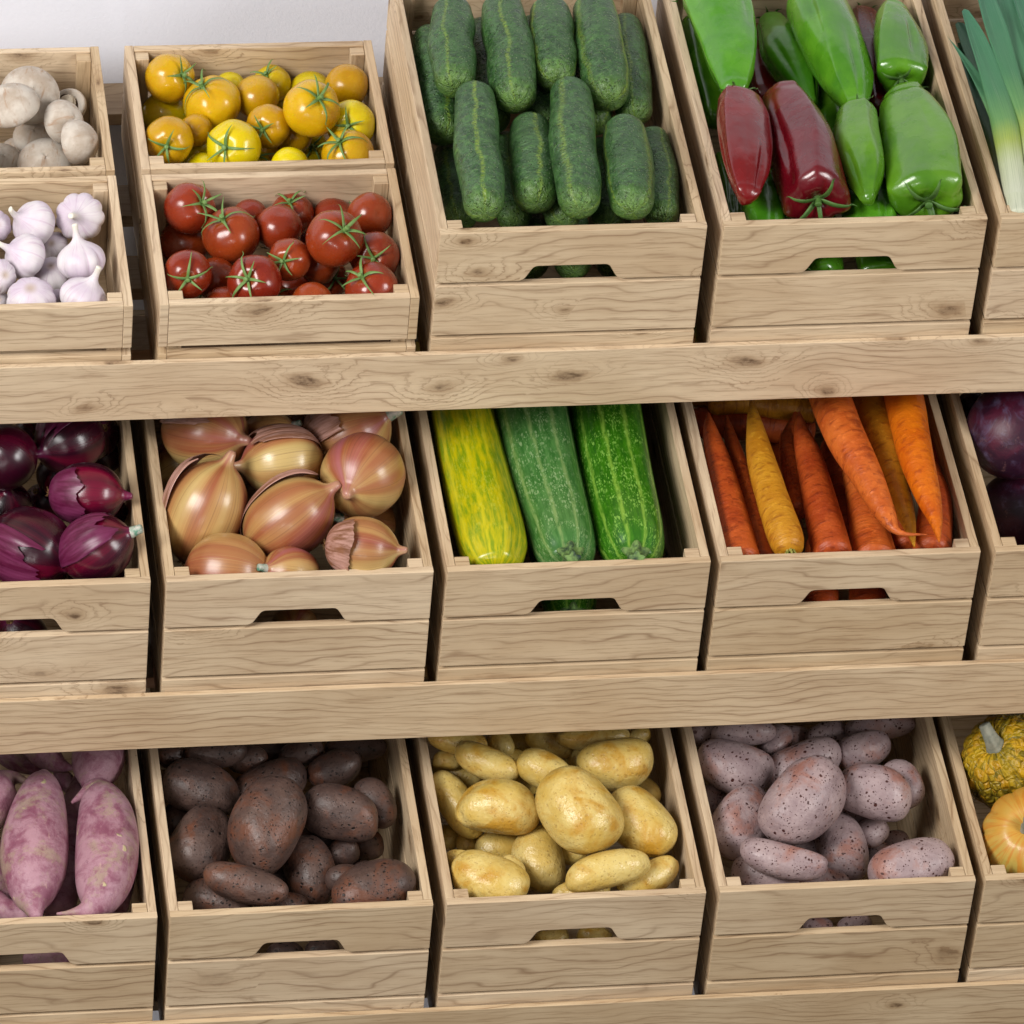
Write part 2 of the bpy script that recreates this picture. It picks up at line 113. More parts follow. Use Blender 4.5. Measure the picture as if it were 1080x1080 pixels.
    {'crate': 'cucumber', 'kind': 'cucumber', 'label': 'shaded cucumber in the lower layer under the short pepper end one', 'loc': [-0.1234, 0.2084, -0.092], 'ax': [-0.06, -0.998, 0.0], 'roll': [-0.166, -0.764, 0.624], 'L': 0.1324, 'W': 0.0535, 'pts': [[0.004, 0.0661, 0.0, 0.0268], [-0.004, -0.0661, 0.0, 0.0264]]},
    {'crate': 'cucumber', 'kind': 'cucumber', 'label': 'deep cucumber behind the handle hole, tomato side', 'loc': [-0.2373, 0.1436, -0.1287], 'ax': [-0.04, -0.999, 0.0], 'roll': [-0.152, -0.76, 0.632], 'L': 0.1027, 'W': 0.0562, 'pts': [[0.0021, 0.0513, 0.0, 0.0281], [-0.0021, -0.0513, 0.0, 0.0278]]},
    {'crate': 'cucumber', 'kind': 'cucumber', 'label': 'deep cucumber behind the middle of the handle hole', 'loc': [-0.1876, 0.1032, -0.0956], 'ax': [-0.047, -0.999, 0.0], 'roll': [-0.16, -0.759, 0.631], 'L': 0.1065, 'W': 0.0563, 'pts': [[0.0025, 0.0532, 0.0, 0.0282], [-0.0025, -0.0532, 0.0, 0.0279]]},
    {'crate': 'cucumber', 'kind': 'cucumber', 'label': 'deep cucumber behind the handle hole, pepper side', 'loc': [-0.1173, 0.16, -0.1433], 'ax': [-0.054, -0.999, 0.0], 'roll': [-0.167, -0.758, 0.631], 'L': 0.1103, 'W': 0.0564, 'pts': [[0.003, 0.0551, 0.0, 0.0282], [-0.003, -0.0551, 0.0, 0.0279]]},
    {'crate': 'pepper', 'kind': 'green_pepper', 'label': 'largest bright green pepper in the front corner by the leeks, calyx down', 'loc': [0.2948, 0.1777, -0.0037], 'ax': [0.048, 0.999, 0.0], 'roll': [-0.218, -0.76, 0.613], 'L': 0.2092, 'W': 0.097, 'cal': 1, 'pts': [[-0.0068, -0.1221, 0.0, 0.0485], [0.0019, -0.0245, 0.0, 0.0478], [0.0016, 0.0598, 0.0, 0.0361], [0.0032, 0.0868, 0.0, 0.0266]]},
    {'crate': 'pepper', 'kind': 'red_pepper', 'label': 'large dark red pepper at the front with its green calyx over the board', 'loc': [0.1304, 0.1726, 0.0064], 'ax': [-0.04, 0.999, 0.0], 'roll': [-0.199, -0.763, 0.615], 'L': 0.2055, 'W': 0.0904, 'cal': 1, 'pts': [[0.0034, -0.1194, 0.0, 0.0448], [0.0043, -0.0255, 0.0, 0.0452], [-0.003, 0.0589, 0.0, 0.0336], [-0.0047, 0.086, 0.0, 0.0265]]},
    {'crate': 'pepper', 'kind': 'green_pepper', 'label': 'short green pepper pointing down between the red one and the leek corner', 'loc': [0.2094, 0.1235, 0.0087], 'ax': [-0.106, -0.994, 0.0], 'roll': [-0.209, -0.759, 0.616], 'L': 0.1706, 'W': 0.0644, 'cal': 0, 'pts': [[0.0109, 0.0898, 0.0, 0.0283], [-0.0008, 0.0252, 0.0, 0.0322], [-0.0029, -0.0351, 0.0, 0.0266], [-0.0072, -0.0799, 0.0, 0.0118]]},
    {'crate': 'pepper', 'kind': 'red_pepper', 'label': 'smaller red pepper with creased skin against the cucumber side', 'loc': [0.0454, 0.1422, 0.022], 'ax': [-0.105, -0.994, 0.0], 'roll': [-0.189, -0.764, 0.617], 'L': 0.1898, 'W': 0.0666, 'cal': 0, 'pts': [[0.0098, 0.0917, 0.0, 0.0283], [0.0061, 0.0573, 0.0, 0.033], [0.0002, 0.0041, 0.0, 0.0333], [-0.0058, -0.0561, 0.0, 0.0279], [-0.0102, -0.097, 0.0, 0.017]]},
    {'crate': 'pepper', 'kind': 'green_pepper', 'label': 'wrinkled green pepper at the back by the leeks, calyx facing forward', 'loc': [0.3095, 0.4047, -0.0059], 'ax': [0.105, 0.994, 0.0], 'roll': [-0.215, -0.771, 0.6], 'L': 0.1393, 'W': 0.0695, 'cal': 1, 'pts': [[-0.0085, -0.082, 0.0, 0.0345], [-0.001, -0.0152, 0.0, 0.0347], [0.0033, 0.0406, 0.0, 0.0258], [0.0062, 0.0566, 0.0, 0.0209]]},
    {'crate': 'pepper', 'kind': 'green_pepper', 'label': 'long green pepper slanting down at the back centre', 'loc': [0.2186, 0.3628, -0.0022], 'ax': [0.06, -0.998, 0.0], 'roll': [-0.205, -0.771, 0.603], 'L': 0.2294, 'W': 0.0901, 'cal': 0, 'pts': [[-0.0084, 0.1209, 0.0, 0.0417], [-0.0011, 0.0408, 0.0, 0.0451], [0.0043, -0.0537, 0.0, 0.0338], [0.0053, -0.108, 0.0, 0.0168]]},
    {'crate': 'pepper', 'kind': 'green_pepper', 'label': 'long green pepper in the back corner by the cucumbers', 'loc': [0.0602, 0.3768, 0.0144], 'ax': [0.001, -1.0, 0.0], 'roll': [-0.187, -0.775, 0.603], 'L': 0.1893, 'W': 0.0927, 'cal': 0, 'pts': [[-0.0029, 0.0911, 0.0, 0.0441], [0.003, 0.0509, 0.0, 0.0463], [0.0024, -0.0438, 0.0, 0.0326], [-0.0026, -0.0982, 0.0, 0.0192]]},
    {'crate': 'pepper', 'kind': 'green_pepper', 'label': 'mid sized green pepper slanting beside the long back corner one', 'loc': [0.1713, 0.4191, -0.0586], 'ax': [0.153, -0.988, 0.0], 'roll': [-0.198, -0.771, 0.605], 'L': 0.176, 'W': 0.0681, 'cal': 0, 'pts': [[-0.014, 0.0912, 0.0, 0.022], [-0.0051, 0.0274, 0.0, 0.034], [0.0063, -0.0358, 0.0, 0.0266], [0.0128, -0.0827, 0.0, 0.0096]]},
    {'crate': 'pepper', 'kind': 'green_pepper', 'label': 'green pepper low at the front, under the two red ones', 'loc': [0.0772, 0.099, -0.0565], 'ax': [-0.066, -0.998, 0.0], 'roll': [-0.193, -0.757, 0.625], 'L': 0.1195, 'W': 0.064, 'cal': 0, 'pts': [[0.0031, 0.0598, 0.0, 0.0215], [0.0017, -0.0003, 0.0, 0.032], [-0.0048, -0.0595, 0.0, 0.0306]]},
    {'crate': 'pepper', 'kind': 'green_pepper', 'label': 'green pepper low at the front board behind the short pointed one', 'loc': [0.2192, 0.0807, -0.0497], 'ax': [-0.037, -0.999, 0.0], 'roll': [-0.21, -0.753, 0.623], 'L': 0.0673, 'W': 0.0711, 'cal': 0, 'pts': [[0.0013, 0.0336, 0.0, 0.0334], [-0.0013, -0.0336, 0.0, 0.0356]]},
    {'crate': 'pepper', 'kind': 'red_pepper', 'label': 'dark red pepper under the green ones at the back, cucumber side', 'loc': [0.1452, 0.4839, -0.1082], 'ax': [-0.102, -0.995, 0.0], 'roll': [-0.193, -0.772, 0.605], 'L': 0.1304, 'W': 0.0536, 'cal': 0, 'pts': [[0.0069, 0.063, -0.0, 0.0208], [-0.0005, 0.0037, -0.0, 0.0268], [-0.0064, -0.0667, -0.0, 0.0218]]},
    {'crate': 'pepper', 'kind': 'red_pepper', 'label': 'dark red pepper glimpsed behind the long slanting green one', 'loc': [0.2866, 0.4188, -0.0584], 'ax': [-0.064, -0.998, 0.0], 'roll': [-0.211, -0.769, 0.603], 'L': 0.1904, 'W': 0.0539, 'cal': 0, 'pts': [[0.0048, 0.0953, -0.0, 0.0247], [0.0024, -0.0006, -0.0, 0.027], [-0.0073, -0.0947, -0.0, 0.0194]]},
    {'crate': 'pepper', 'kind': 'green_pepper', 'label': 'dark green pepper low against the cucumber side wall, back half', 'loc': [0.0411, 0.3937, -0.0523], 'ax': [-0.042, -0.999, 0.0], 'roll': [-0.183, -0.773, 0.608], 'L': 0.1888, 'W': 0.054, 'cal': 0, 'pts': [[0.004, 0.0972, -0.0, 0.027], [-0.0, -0.0058, 0.0, 0.0267], [-0.0039, -0.0914, -0.0, 0.0193]]},
    {'crate': 'pepper', 'kind': 'green_pepper', 'label': 'dark green pepper low in the front corner by the cucumbers', 'loc': [0.0534, 0.1819, -0.0986], 'ax': [-0.021, -1.0, 0.0], 'roll': [-0.188, -0.759, 0.623], 'L': 0.1351, 'W': 0.0523, 'cal': 0, 'pts': [[-0.0002, 0.0677, 0.0, 0.0215], [0.0032, -0.0004, 0.0, 0.0261], [-0.003, -0.0673, 0.0, 0.0236]]},
    {'crate': 'pepper', 'kind': 'green_pepper', 'label': 'dark green pepper deep between the large red one and the short green', 'loc': [0.2097, 0.3072, -0.0927], 'ax': [-0.032, -1.0, 0.0], 'roll': [-0.204, -0.763, 0.613], 'L': 0.1697, 'W': 0.0531, 'cal': 0, 'pts': [[0.0035, 0.085, 0.0, 0.0244], [-0.0016, -0.0004, 0.0, 0.0266], [-0.0019, -0.0846, 0.0, 0.0216]]},
    {'crate': 'pepper', 'kind': 'green_pepper', 'label': 'dark green pepper deep beneath the largest one at the leek side', 'loc': [0.3226, 0.2908, -0.0526], 'ax': [0.023, -1.0, 0.0], 'roll': [-0.218, -0.762, 0.609], 'L': 0.1409, 'W': 0.0485, 'cal': 0, 'pts': [[-0.0016, 0.0705, 0.0, 0.0221], [0.0016, -0.0705, 0.0, 0.0243]]},
    {'crate': 'pepper', 'kind': 'green_pepper', 'label': 'dark green pepper deep between the two front red ones', 'loc': [0.1361, 0.3617, -0.1546], 'ax': [-0.095, -0.995, 0.0], 'roll': [-0.193, -0.764, 0.616], 'L': 0.17, 'W': 0.058, 'cal': 0, 'pts': [[0.0081, 0.0874, 0.0, 0.0244], [-0.0001, -0.0056, 0.0, 0.029], [-0.008, -0.0818, 0.0, 0.024]]},
    {'crate': 'pepper', 'kind': 'green_pepper', 'label': 'dark green pepper deep beside the short pointed one, leek side', 'loc': [0.2669, 0.2126, -0.0769], 'ax': [-0.214, -0.977, 0.0], 'roll': [-0.213, -0.758, 0.617], 'L': 0.1402, 'W': 0.0531, 'cal': 0, 'pts': [[0.0147, 0.0712, 0.0, 0.0219], [0.0006, -0.0054, 0.0, 0.0266], [-0.0153, -0.0657, 0.0, 0.0216]]},
    {'crate': 'pepper', 'kind': 'green_pepper', 'label': 'green pepper behind the handle hole with its calyx showing', 'loc': [0.2346, 0.0906, -0.1238], 'ax': [0.044, 0.999, 0.0], 'roll': [-0.211, -0.749, 0.628], 'L': 0.1062, 'W': 0.0568, 'cal': 1, 'pts': [[-0.0023, -0.053, 0.0, 0.0267], [0.0023, 0.053, 0.0, 0.0284]]},
    {'crate': 'pepper', 'kind': 'green_pepper', 'label': 'green pepper behind the handle hole on the cucumber side', 'loc': [0.1603, 0.0883, -0.1192], 'ax': [0.128, 0.992, 0.0], 'roll': [-0.202, -0.751, 0.629], 'L': 0.1065, 'W': 0.0553, 'cal': 0, 'pts': [[-0.0068, -0.0528, 0.0, 0.0262], [0.0068, 0.0528, 0.0, 0.0276]]},
    {'crate': 'leek', 'kind': 'leek', 'label': 'front leek with thick white shaft and single green leaf, beside the peppers', 'loc': [0.4093, 0.222, 0.0217], 'ax': [-0.031, 0.984, 0.177], 'roll': [-0.231, -0.761, 0.606], 'L': 0.3784, 'W': 0.0368, 'leaf': 1, 'pts': [[-0.0015, -0.2033, -0.0337, 0.0167], [0.0053, -0.1125, -0.0217, 0.0168], [0.0097, -0.032, -0.0097, 0.0184], [0.0043, 0.0571, 0.0083, 0.0144], [-0.0045, 0.1219, 0.0233, 0.0107], [-0.0132, 0.1689, 0.0333, 0.004]]},
    {'crate': 'leek', 'kind': 'leek', 'label': 'second leek whose leaf leans along the front one', 'loc': [0.4403, 0.2341, 0.0217], 'ax': [-0.023, 0.988, 0.153], 'roll': [-0.234, -0.761, 0.605], 'L': 0.4381, 'W': 0.0315, 'leaf': 1, 'pts': [[0.0014, -0.217, -0.0337, 0.0156], [0.0055, -0.126, -0.0217, 0.0157], [0.0055, -0.0453, -0.0097, 0.0136], [0.0009, 0.0439, 0.0083, 0.0134], [-0.0045, 0.1284, 0.0233, 0.0141], [-0.0089, 0.2159, 0.0333, 0.0093]]},
    {'crate': 'leek', 'kind': 'leek', 'label': 'third leek with a wide leaf at the photo edge', 'loc': [0.4686, 0.2729, 0.0187], 'ax': [-0.022, 0.988, 0.152], 'roll': [-0.237, -0.762, 0.602], 'L': 0.4608, 'W': 0.0328, 'leaf': 1, 'pts': [[0.0033, -0.2473, -0.0387, 0.0164], [0.0098, -0.1313, -0.0237, 0.0163], [0.0041, -0.0269, -0.0067, 0.0152], [-0.0048, 0.0486, 0.0113, 0.0145], [-0.0055, 0.1488, 0.0263, 0.0146], [-0.0069, 0.2081, 0.0313, 0.0093]]},
    {'crate': 'leek', 'kind': 'leek', 'label': 'dark blue green leek low against the pepper side wall', 'loc': [0.4173, 0.2706, -0.06], 'ax': [0.035, 0.998, 0.053], 'roll': [-0.23, -0.759, 0.61], 'L': 0.3747, 'W': 0.0273, 'leaf': 1, 'pts': [[-0.0119, -0.1929, -0.01, 0.012], [0.002, -0.0806, -0.005, 0.0137], [0.0053, 0.01, 0.0, 0.0122], [0.0032, 0.0825, 0.005, 0.0108], [0.0013, 0.1811, 0.01, 0.007]]},
    {'crate': 'leek', 'kind': 'leek', 'label': 'shaded leek under the front one, its leaf showing by the pepper side', 'loc': [0.4311, 0.34, -0.05], 'ax': [-0.056, 0.997, 0.054], 'roll': [-0.23, -0.763, 0.605], 'L': 0.3692, 'W': 0.0286, 'leaf': 1, 'pts': [[0.0068, -0.2238, -0.01, 0.0143], [0.0097, -0.0664, -0.005, 0.0138], [0.0021, 0.041, 0.0, 0.0139], [-0.0049, 0.105, 0.005, 0.0124], [-0.0137, 0.1443, 0.01, 0.0047]]},
    {'crate': 'leek', 'kind': 'leek', 'label': 'leek farther from the peppers with its leaf tip at the photo edge', 'loc': [0.4919, 0.2397, 0.02], 'ax': [-0.025, 0.99, 0.137], 'roll': [-0.24, -0.76, 0.604], 'L': 0.4365, 'W': 0.0328, 'leaf': 1, 'pts': [[0.0002, -0.2271, -0.03, 0.0164], [0.0089, -0.1052, -0.02, 0.0158], [0.0062, 0.0147, 0.0, 0.0144], [-0.0045, 0.1126, 0.02, 0.0123], [-0.0107, 0.2051, 0.03, 0.0093]]},
    {'crate': 'redonion', 'kind': 'red_onion', 'label': 'red onion in the front corner by the brown onions, greenish white neck', 'loc': [-0.8405, -0.1478, -0.409], 'ax': [0.771, -0.067, 0.634], 'roll': [-0.078, -0.733, 0.676], 'L': 0.1045, 'W': 0.0908, 'peel': [[-40, 1.5, -1.4, 0.95, 0.22]]},
    {'crate': 'redonion', 'kind': 'red_onion', 'label': 'broad red onion at the front board with glossy streaked peel', 'loc': [-0.9269, -0.1136, -0.433], 'ax': [0.757, -0.651, 0.05], 'roll': [-0.066, -0.734, 0.676], 'L': 0.1213, 'W': 0.1103, 'peel': [[30, 1.6, -1.5, 0.7, 0.1]]},
    {'crate': 'redonion', 'kind': 'red_onion', 'label': 'red onion low at the front board, only its top showing', 'loc': [-0.8378, -0.127, -0.4895], 'ax': [0.944, -0.325, 0.052], 'roll': [-0.077, -0.729, 0.68], 'L': 0.0834, 'W': 0.0834},
    {'crate': 'redonion', 'kind': 'red_onion', 'label': 'red onion at the front board and the photo edge', 'loc': [-0.974, -0.1104, -0.5014], 'ax': [-0.266, 0.518, -0.813], 'roll': [-0.06, -0.73, 0.681], 'L': 0.0637, 'W': 0.0637},
    {'crate': 'redonion', 'kind': 'red_onion', 'label': 'red onion with pointed tip toward the brown onions and a torn lilac peel', 'loc': [-0.8459, -0.0499, -0.397], 'ax': [0.959, -0.251, 0.13], 'roll': [-0.076, -0.739, 0.669], 'L': 0.1007, 'W': 0.0854, 'peel': [[10, 2.2, -1.5, -0.05, 0.14]]},
    {'crate': 'redonion', 'kind': 'red_onion', 'label': 'dark round red onion in the back row at the photo edge', 'loc': [-0.9484, 0.0419, -0.409], 'ax': [-0.65, 0.084, 0.755], 'roll': [-0.063, -0.744, 0.665], 'L': 0.0899, 'W': 0.0899},
    {'crate': 'redonion', 'kind': 'red_onion', 'label': 'red onion at the back with a long folded purple peel', 'loc': [-0.8567, 0.081, -0.414], 'ax': [-0.723, -0.678, 0.131], 'roll': [-0.074, -0.746, 0.662], 'L': 0.1039, 'W': 0.0928, 'peel': [[60, 1.3, -1.4, 1.1, 0.16]]},
    {'crate': 'redonion', 'kind': 'red_onion', 'label': 'red onion wedged between the broad front one and the photo edge', 'loc': [-0.9505, 0.0274, -0.4861], 'ax': [0.178, -0.164, 0.97], 'roll': [-0.062, -0.739, 0.671], 'L': 0.0745, 'W': 0.0745},
    {'crate': 'redonion', 'kind': 'red_onion', 'label': 'shaded red onion in the back corner by the brown onions', 'loc': [-0.8192, 0.1337, -0.4512], 'ax': [-0.36, 0.542, -0.76], 'roll': [-0.078, -0.746, 0.661], 'L': 0.0705, 'W': 0.0705},
    {'crate': 'redonion', 'kind': 'red_onion', 'label': 'shaded red onion low in the middle of its crate', 'loc': [-0.8714, 0.0875, -0.4853], 'ax': [0.21, 0.329, -0.921], 'roll': [-0.072, -0.742, 0.667], 'L': 0.0603, 'W': 0.0603},
    {'crate': 'redonion', 'kind': 'red_onion', 'label': 'shaded red onion low between the torn lilac one and the dark round one', 'loc': [-0.8894, 0.0909, -0.5398], 'ax': [0.401, 0.138, -0.906], 'roll': [-0.069, -0.739, 0.67], 'L': 0.06, 'W': 0.06},
    {'crate': 'redonion', 'kind': 'red_onion', 'label': 'shaded red onion low behind the folded purple peel, near the shelf edge', 'loc': [-0.903, 0.1415, -0.459], 'ax': [-0.078, 0.637, -0.767], 'roll': [-0.068, -0.747, 0.662], 'L': 0.0557, 'W': 0.0557},
    {'crate': 'redonion', 'kind': 'red_onion', 'label': 'dim red onion in the gap behind the low front one', 'loc': [-0.8738, -0.0814, -0.504], 'ax': [-0.089, 0.581, -0.809], 'roll': [-0.072, -0.731, 0.678], 'L': 0.042, 'W': 0.042},
    {'crate': 'redonion', 'kind': 'red_onion', 'label': 'dim red onion in the gap by the side wall between the two pointed necks', 'loc': [-0.8092, -0.0098, -0.469], 'ax': [0.144, 0.692, -0.707], 'roll': [-0.08, -0.737, 0.671], 'L': 0.05, 'W': 0.05},
    {'crate': 'redonion', 'kind': 'red_onion', 'label': 'dim red onion by the side wall behind the torn lilac one', 'loc': [-0.8035, 0.1402, -0.5001], 'ax': [0.495, 0.519, -0.697], 'roll': [-0.08, -0.743, 0.664], 'L': 0.048, 'W': 0.048},
    {'crate': 'redonion', 'kind': 'red_onion', 'label': 'red onion low behind the handle hole of its crate', 'loc': [-0.9386, -0.1457, -0.5669], 'ax': [0.408, 0.087, -0.909], 'roll': [-0.064, -0.724, 0.687], 'L': 0.0738, 'W': 0.0738},
    {'crate': 'onion', 'kind': 'brown_onion', 'label': 'brown onion in the front corner by the zucchini with torn pink peel', 'loc': [-0.4831, -0.1638, -0.41], 'ax': [0.937, -0.331, 0.108], 'roll': [-0.123, -0.729, 0.674], 'L': 0.0977, 'W': 0.0849, 'peel': [[0, 2.0, -1.5, -0.15, 0.18]]},
    {'crate': 'onion', 'kind': 'brown_onion', 'label': 'brown onion low at the front board on the red onion side', 'loc': [-0.6639, -0.157, -0.4505], 'ax': [0.95, -0.288, 0.124], 'roll': [-0.1, -0.728, 0.678], 'L': 0.115, 'W': 0.1045},
    {'crate': 'onion', 'kind': 'brown_onion', 'label': 'small brown onion low at the front board with green neck', 'loc': [-0.5769, -0.1712, -0.4461], 'ax': [-0.793, -0.247, 0.558], 'roll': [-0.111, -0.727, 0.678], 'L': 0.0845, 'W': 0.0735},
    {'crate': 'onion', 'kind': 'brown_onion', 'label': 'large brown onion against the red onion side, root end facing the viewer', 'loc': [-0.6855, -0.0593, -0.4314], 'ax': [0.402, 0.419, 0.814], 'roll': [-0.096, -0.735, 0.671], 'L': 0.1458, 'W': 0.1088, 'peel': [[-100, 1.5, -1.2, 1.1, 0.42]]},
    {'crate': 'onion', 'kind': 'brown_onion', 'label': 'brown onion in the middle with its neck pointing to the back', 'loc': [-0.5751, -0.09, -0.4198], 'ax': [0.78, 0.164, 0.604], 'roll': [-0.11, -0.733, 0.671], 'L': 0.1349, 'W': 0.1054, 'peel': [[-100, 1.3, -1.2, 1.0, 0.22]]},
    {'crate': 'onion', 'kind': 'brown_onion', 'label': 'round brown onion against the zucchini side, neck turned to the viewer', 'loc': [-0.4669, -0.0305, -0.397], 'ax': [-0.506, -0.822, 0.261], 'roll': [-0.123, -0.737, 0.665], 'L': 0.1146, 'W': 0.1146},
    {'crate': 'onion', 'kind': 'brown_onion', 'label': 'brown onion behind the middle one, neck pointing to the red onions', 'loc': [-0.5701, 0.0146, -0.409], 'ax': [-0.988, -0.15, -0.031], 'roll': [-0.11, -0.74, 0.664], 'L': 0.1108, 'W': 0.0989, 'peel': [[70, 1.2, -1.4, 0.7, 0.14]]},
    {'crate': 'onion', 'kind': 'brown_onion', 'label': 'brown onion in the back corner by the red onions with pink flaky peel', 'loc': [-0.6731, 0.0807, -0.409], 'ax': [0.746, -0.603, 0.283], 'roll': [-0.097, -0.745, 0.661], 'L': 0.1262, 'W': 0.1098, 'peel': [[-50, 1.7, -1.5, 0.3, 0.15]]},
    {'crate': 'onion', 'kind': 'brown_onion', 'label': 'brown onion in the back row by the zucchini side, green neck', 'loc': [-0.4761, 0.0746, -0.4159], 'ax': [0.799, -0.148, 0.582], 'roll': [-0.121, -0.742, 0.66], 'L': 0.1264, 'W': 0.1099, 'peel': [[-50, 1.7, -1.5, 0.2, 0.16]]},
    {'crate': 'onion', 'kind': 'brown_onion', 'label': 'small dark brown onion in the back row centre with green neck', 'loc': [-0.5837, 0.0904, -0.4267], 'ax': [0.799, -0.226, 0.558], 'roll': [-0.107, -0.743, 0.66], 'L': 0.0799, 'W': 0.0666},
    {'crate': 'onion', 'kind': 'brown_onion', 'label': 'shaded brown onion under the round one, green neck showing', 'loc': [-0.4595, -0.0244, -0.4922], 'ax': [-0.749, -0.395, 0.533], 'roll': [-0.123, -0.731, 0.671], 'L': 0.0987, 'W': 0.0858},
    {'crate': 'onion', 'kind': 'brown_onion', 'label': 'shaded brown onion deep between the two large ones', 'loc': [-0.6285, -0.0411, -0.4953], 'ax': [0.256, 0.635, -0.729], 'roll': [-0.103, -0.732, 0.674], 'L': 0.0745, 'W': 0.0745},
    {'crate': 'onion', 'kind': 'brown_onion', 'label': 'brown onion in the back row with frayed pink peel, under the shelf edge', 'loc': [-0.5099, 0.1489, -0.45], 'ax': [-0.048, 0.487, -0.872], 'roll': [-0.116, -0.744, 0.658], 'L': 0.0754, 'W': 0.0754, 'peel': [[0, 2.4, -1.5, 0.4, 0.15]]},
    {'crate': 'onion', 'kind': 'brown_onion', 'label': 'dim brown onion in the back row gap, behind the big neck', 'loc': [-0.613, 0.1229, -0.4749], 'ax': [0.029, 0.709, -0.704], 'roll': [-0.103, -0.742, 0.662], 'L': 0.0698, 'W': 0.0698},
    {'crate': 'onion', 'kind': 'brown_onion', 'label': 'dim brown onion in the gap between the middle one and the round one', 'loc': [-0.5026, 0.0245, -0.5272], 'ax': [-0.153, 0.35, -0.924], 'roll': [-0.117, -0.733, 0.671], 'L': 0.0691, 'W': 0.0691},
    {'crate': 'onion', 'kind': 'brown_onion', 'label': 'dim brown onion at the red onion wall behind the large one', 'loc': [-0.7022, 0.1014, -0.4852], 'ax': [-0.489, 0.328, -0.808], 'roll': [-0.092, -0.741, 0.665], 'L': 0.0755, 'W': 0.0755},
    {'crate': 'onion', 'kind': 'brown_onion', 'label': 'brown onion low behind the handle hole of its crate', 'loc': [-0.5639, -0.149, -0.5696], 'ax': [0.176, 0.679, -0.713], 'roll': [-0.111, -0.72, 0.685], 'L': 0.0672, 'W': 0.0672},
    {'crate': 'zucchini', 'kind': 'zucchini', 'label': 'yellow striped zucchini against the onion side', 'loc': [-0.3032, -0.0055, -0.439], 'ax': [0.017, -1.0, 0.0], 'roll': [-0.143, -0.734, 0.664], 'L': 0.4411, 'W': 0.0955, 'c': 0, 'pts': [[-0.005, 0.2668, -0.0, 0.04], [-0.0036, 0.1517, 0.0, 0.0446], [-0.0012, 0.0141, -0.0, 0.0477], [0.0039, -0.1112, -0.0, 0.0478], [0.0033, -0.1473, -0.0, 0.0436], [0.0026, -0.1742, -0.0, 0.0344]]},
    {'crate': 'zucchini', 'kind': 'zucchini', 'label': 'grey green speckled zucchini lying between the yellow and the bright green', 'loc': [-0.2045, -0.0041, -0.439], 'ax': [0.024, -1.0, 0.0], 'roll': [-0.155, -0.733, 0.663], 'L': 0.4311, 'W': 0.1094, 'c': 1, 'pts': [[-0.0055, 0.2608, -0.0, 0.0527], [-0.0051, 0.1583, 0.0, 0.0547], [-0.0031, 0.0078, -0.0, 0.0515], [0.0038, -0.1087, -0.0, 0.0456], [0.0049, -0.148, -0.0, 0.0406], [0.005, -0.1702, -0.0, 0.032]]},
    {'crate': 'zucchini', 'kind': 'zucchini', 'label': 'bright green zucchini with pale stripes, beside the empty dark gap', 'loc': [-0.1061, -0.0087, -0.439], 'ax': [-0.021, -1.0, 0.0], 'roll': [-0.167, -0.731, 0.662], 'L': 0.4307, 'W': 0.1037, 'c': 2, 'pts': [[0.0055, 0.2603, 0.0, 0.0506], [0.0025, 0.1578, 0.0, 0.0518], [-0.002, 0.0075, 0.0, 0.0516], [-0.001, -0.1089, 0.0, 0.0486], [-0.0013, -0.1464, 0.0, 0.0431], [-0.0036, -0.1703, 0.0, 0.0325]]},
    {'crate': 'zucchini', 'kind': 'zucchini', 'label': 'zucchini in the lower layer, seen through the handle hole', 'loc': [-0.1855, -0.0878, -0.544], 'ax': [-0.007, -1.0, -0.0], 'roll': [-0.157, -0.721, 0.675], 'L': 0.2503, 'W': 0.0845, 'c': 2, 'pts': [[-0.0004, 0.1577, 0.0, 0.0418], [0.0024, -0.0025, -0.0, 0.0422], [0.0001, -0.0627, -0.0, 0.0369], [-0.0021, -0.0925, -0.0, 0.0286]]},
    {'crate': 'carrot', 'kind': 'carrot', 'label': 'golden yellow carrot lying on top, cut crown toward the front board', 'loc': [0.0973, -0.0437, -0.4163], 'ax': [0.004, -1.0, 0.0], 'roll': [-0.192, -0.727, 0.659], 'L': 0.3054, 'W': 0.0489, 'c': 1, 'crown': 1, 'pts': [[0.0022, 0.1638, 0.0, 0.0019], [-0.0015, 0.1133, 0.0, 0.0111], [-0.0048, 0.0369, -0.0, 0.0198], [-0.0021, -0.0523, 0.0, 0.0232], [0.0026, -0.1201, 0.0, 0.0245], [0.0035, -0.1416, 0.0, 0.0208]]},
    {'crate': 'carrot', 'kind': 'carrot', 'label': 'thick orange carrot slanting across the pile with a long thin root', 'loc': [0.2255, -0.0651, -0.374], 'ax': [0.232, -0.973, 0.0], 'roll': [-0.208, -0.726, 0.656], 'L': 0.385, 'W': 0.0568, 'c': 0, 'pts': [[-0.0322, 0.2238, -0.0, 0.0253], [-0.0281, 0.1523, 0.0, 0.0284], [-0.0196, 0.0536, -0.0, 0.0281], [-0.0042, -0.0301, -0.0, 0.0224], [0.0076, -0.1056, -0.0, 0.0141], [0.0192, -0.1433, -0.0, 0.0045], [0.0572, -0.1507, -0.0, 0.0007]]},
    {'crate': 'carrot', 'kind': 'carrot', 'label': 'bright orange carrot with a sharp tip by the beetroot side', 'loc': [0.3016, -0.0545, -0.379], 'ax': [-0.021, -1.0, 0.0], 'roll': [-0.217, -0.725, 0.654], 'L': 0.3852, 'W': 0.0551, 'c': 2, 'pts': [[0.0047, 0.2138, -0.0, 0.0254], [0.0034, 0.1424, -0.0, 0.0275], [-0.0026, 0.0163, 0.0, 0.0249], [-0.0016, -0.0733, 0.0, 0.0183], [-0.0003, -0.1277, 0.0, 0.0096], [-0.0035, -0.1714, 0.0, 0.0011]]},
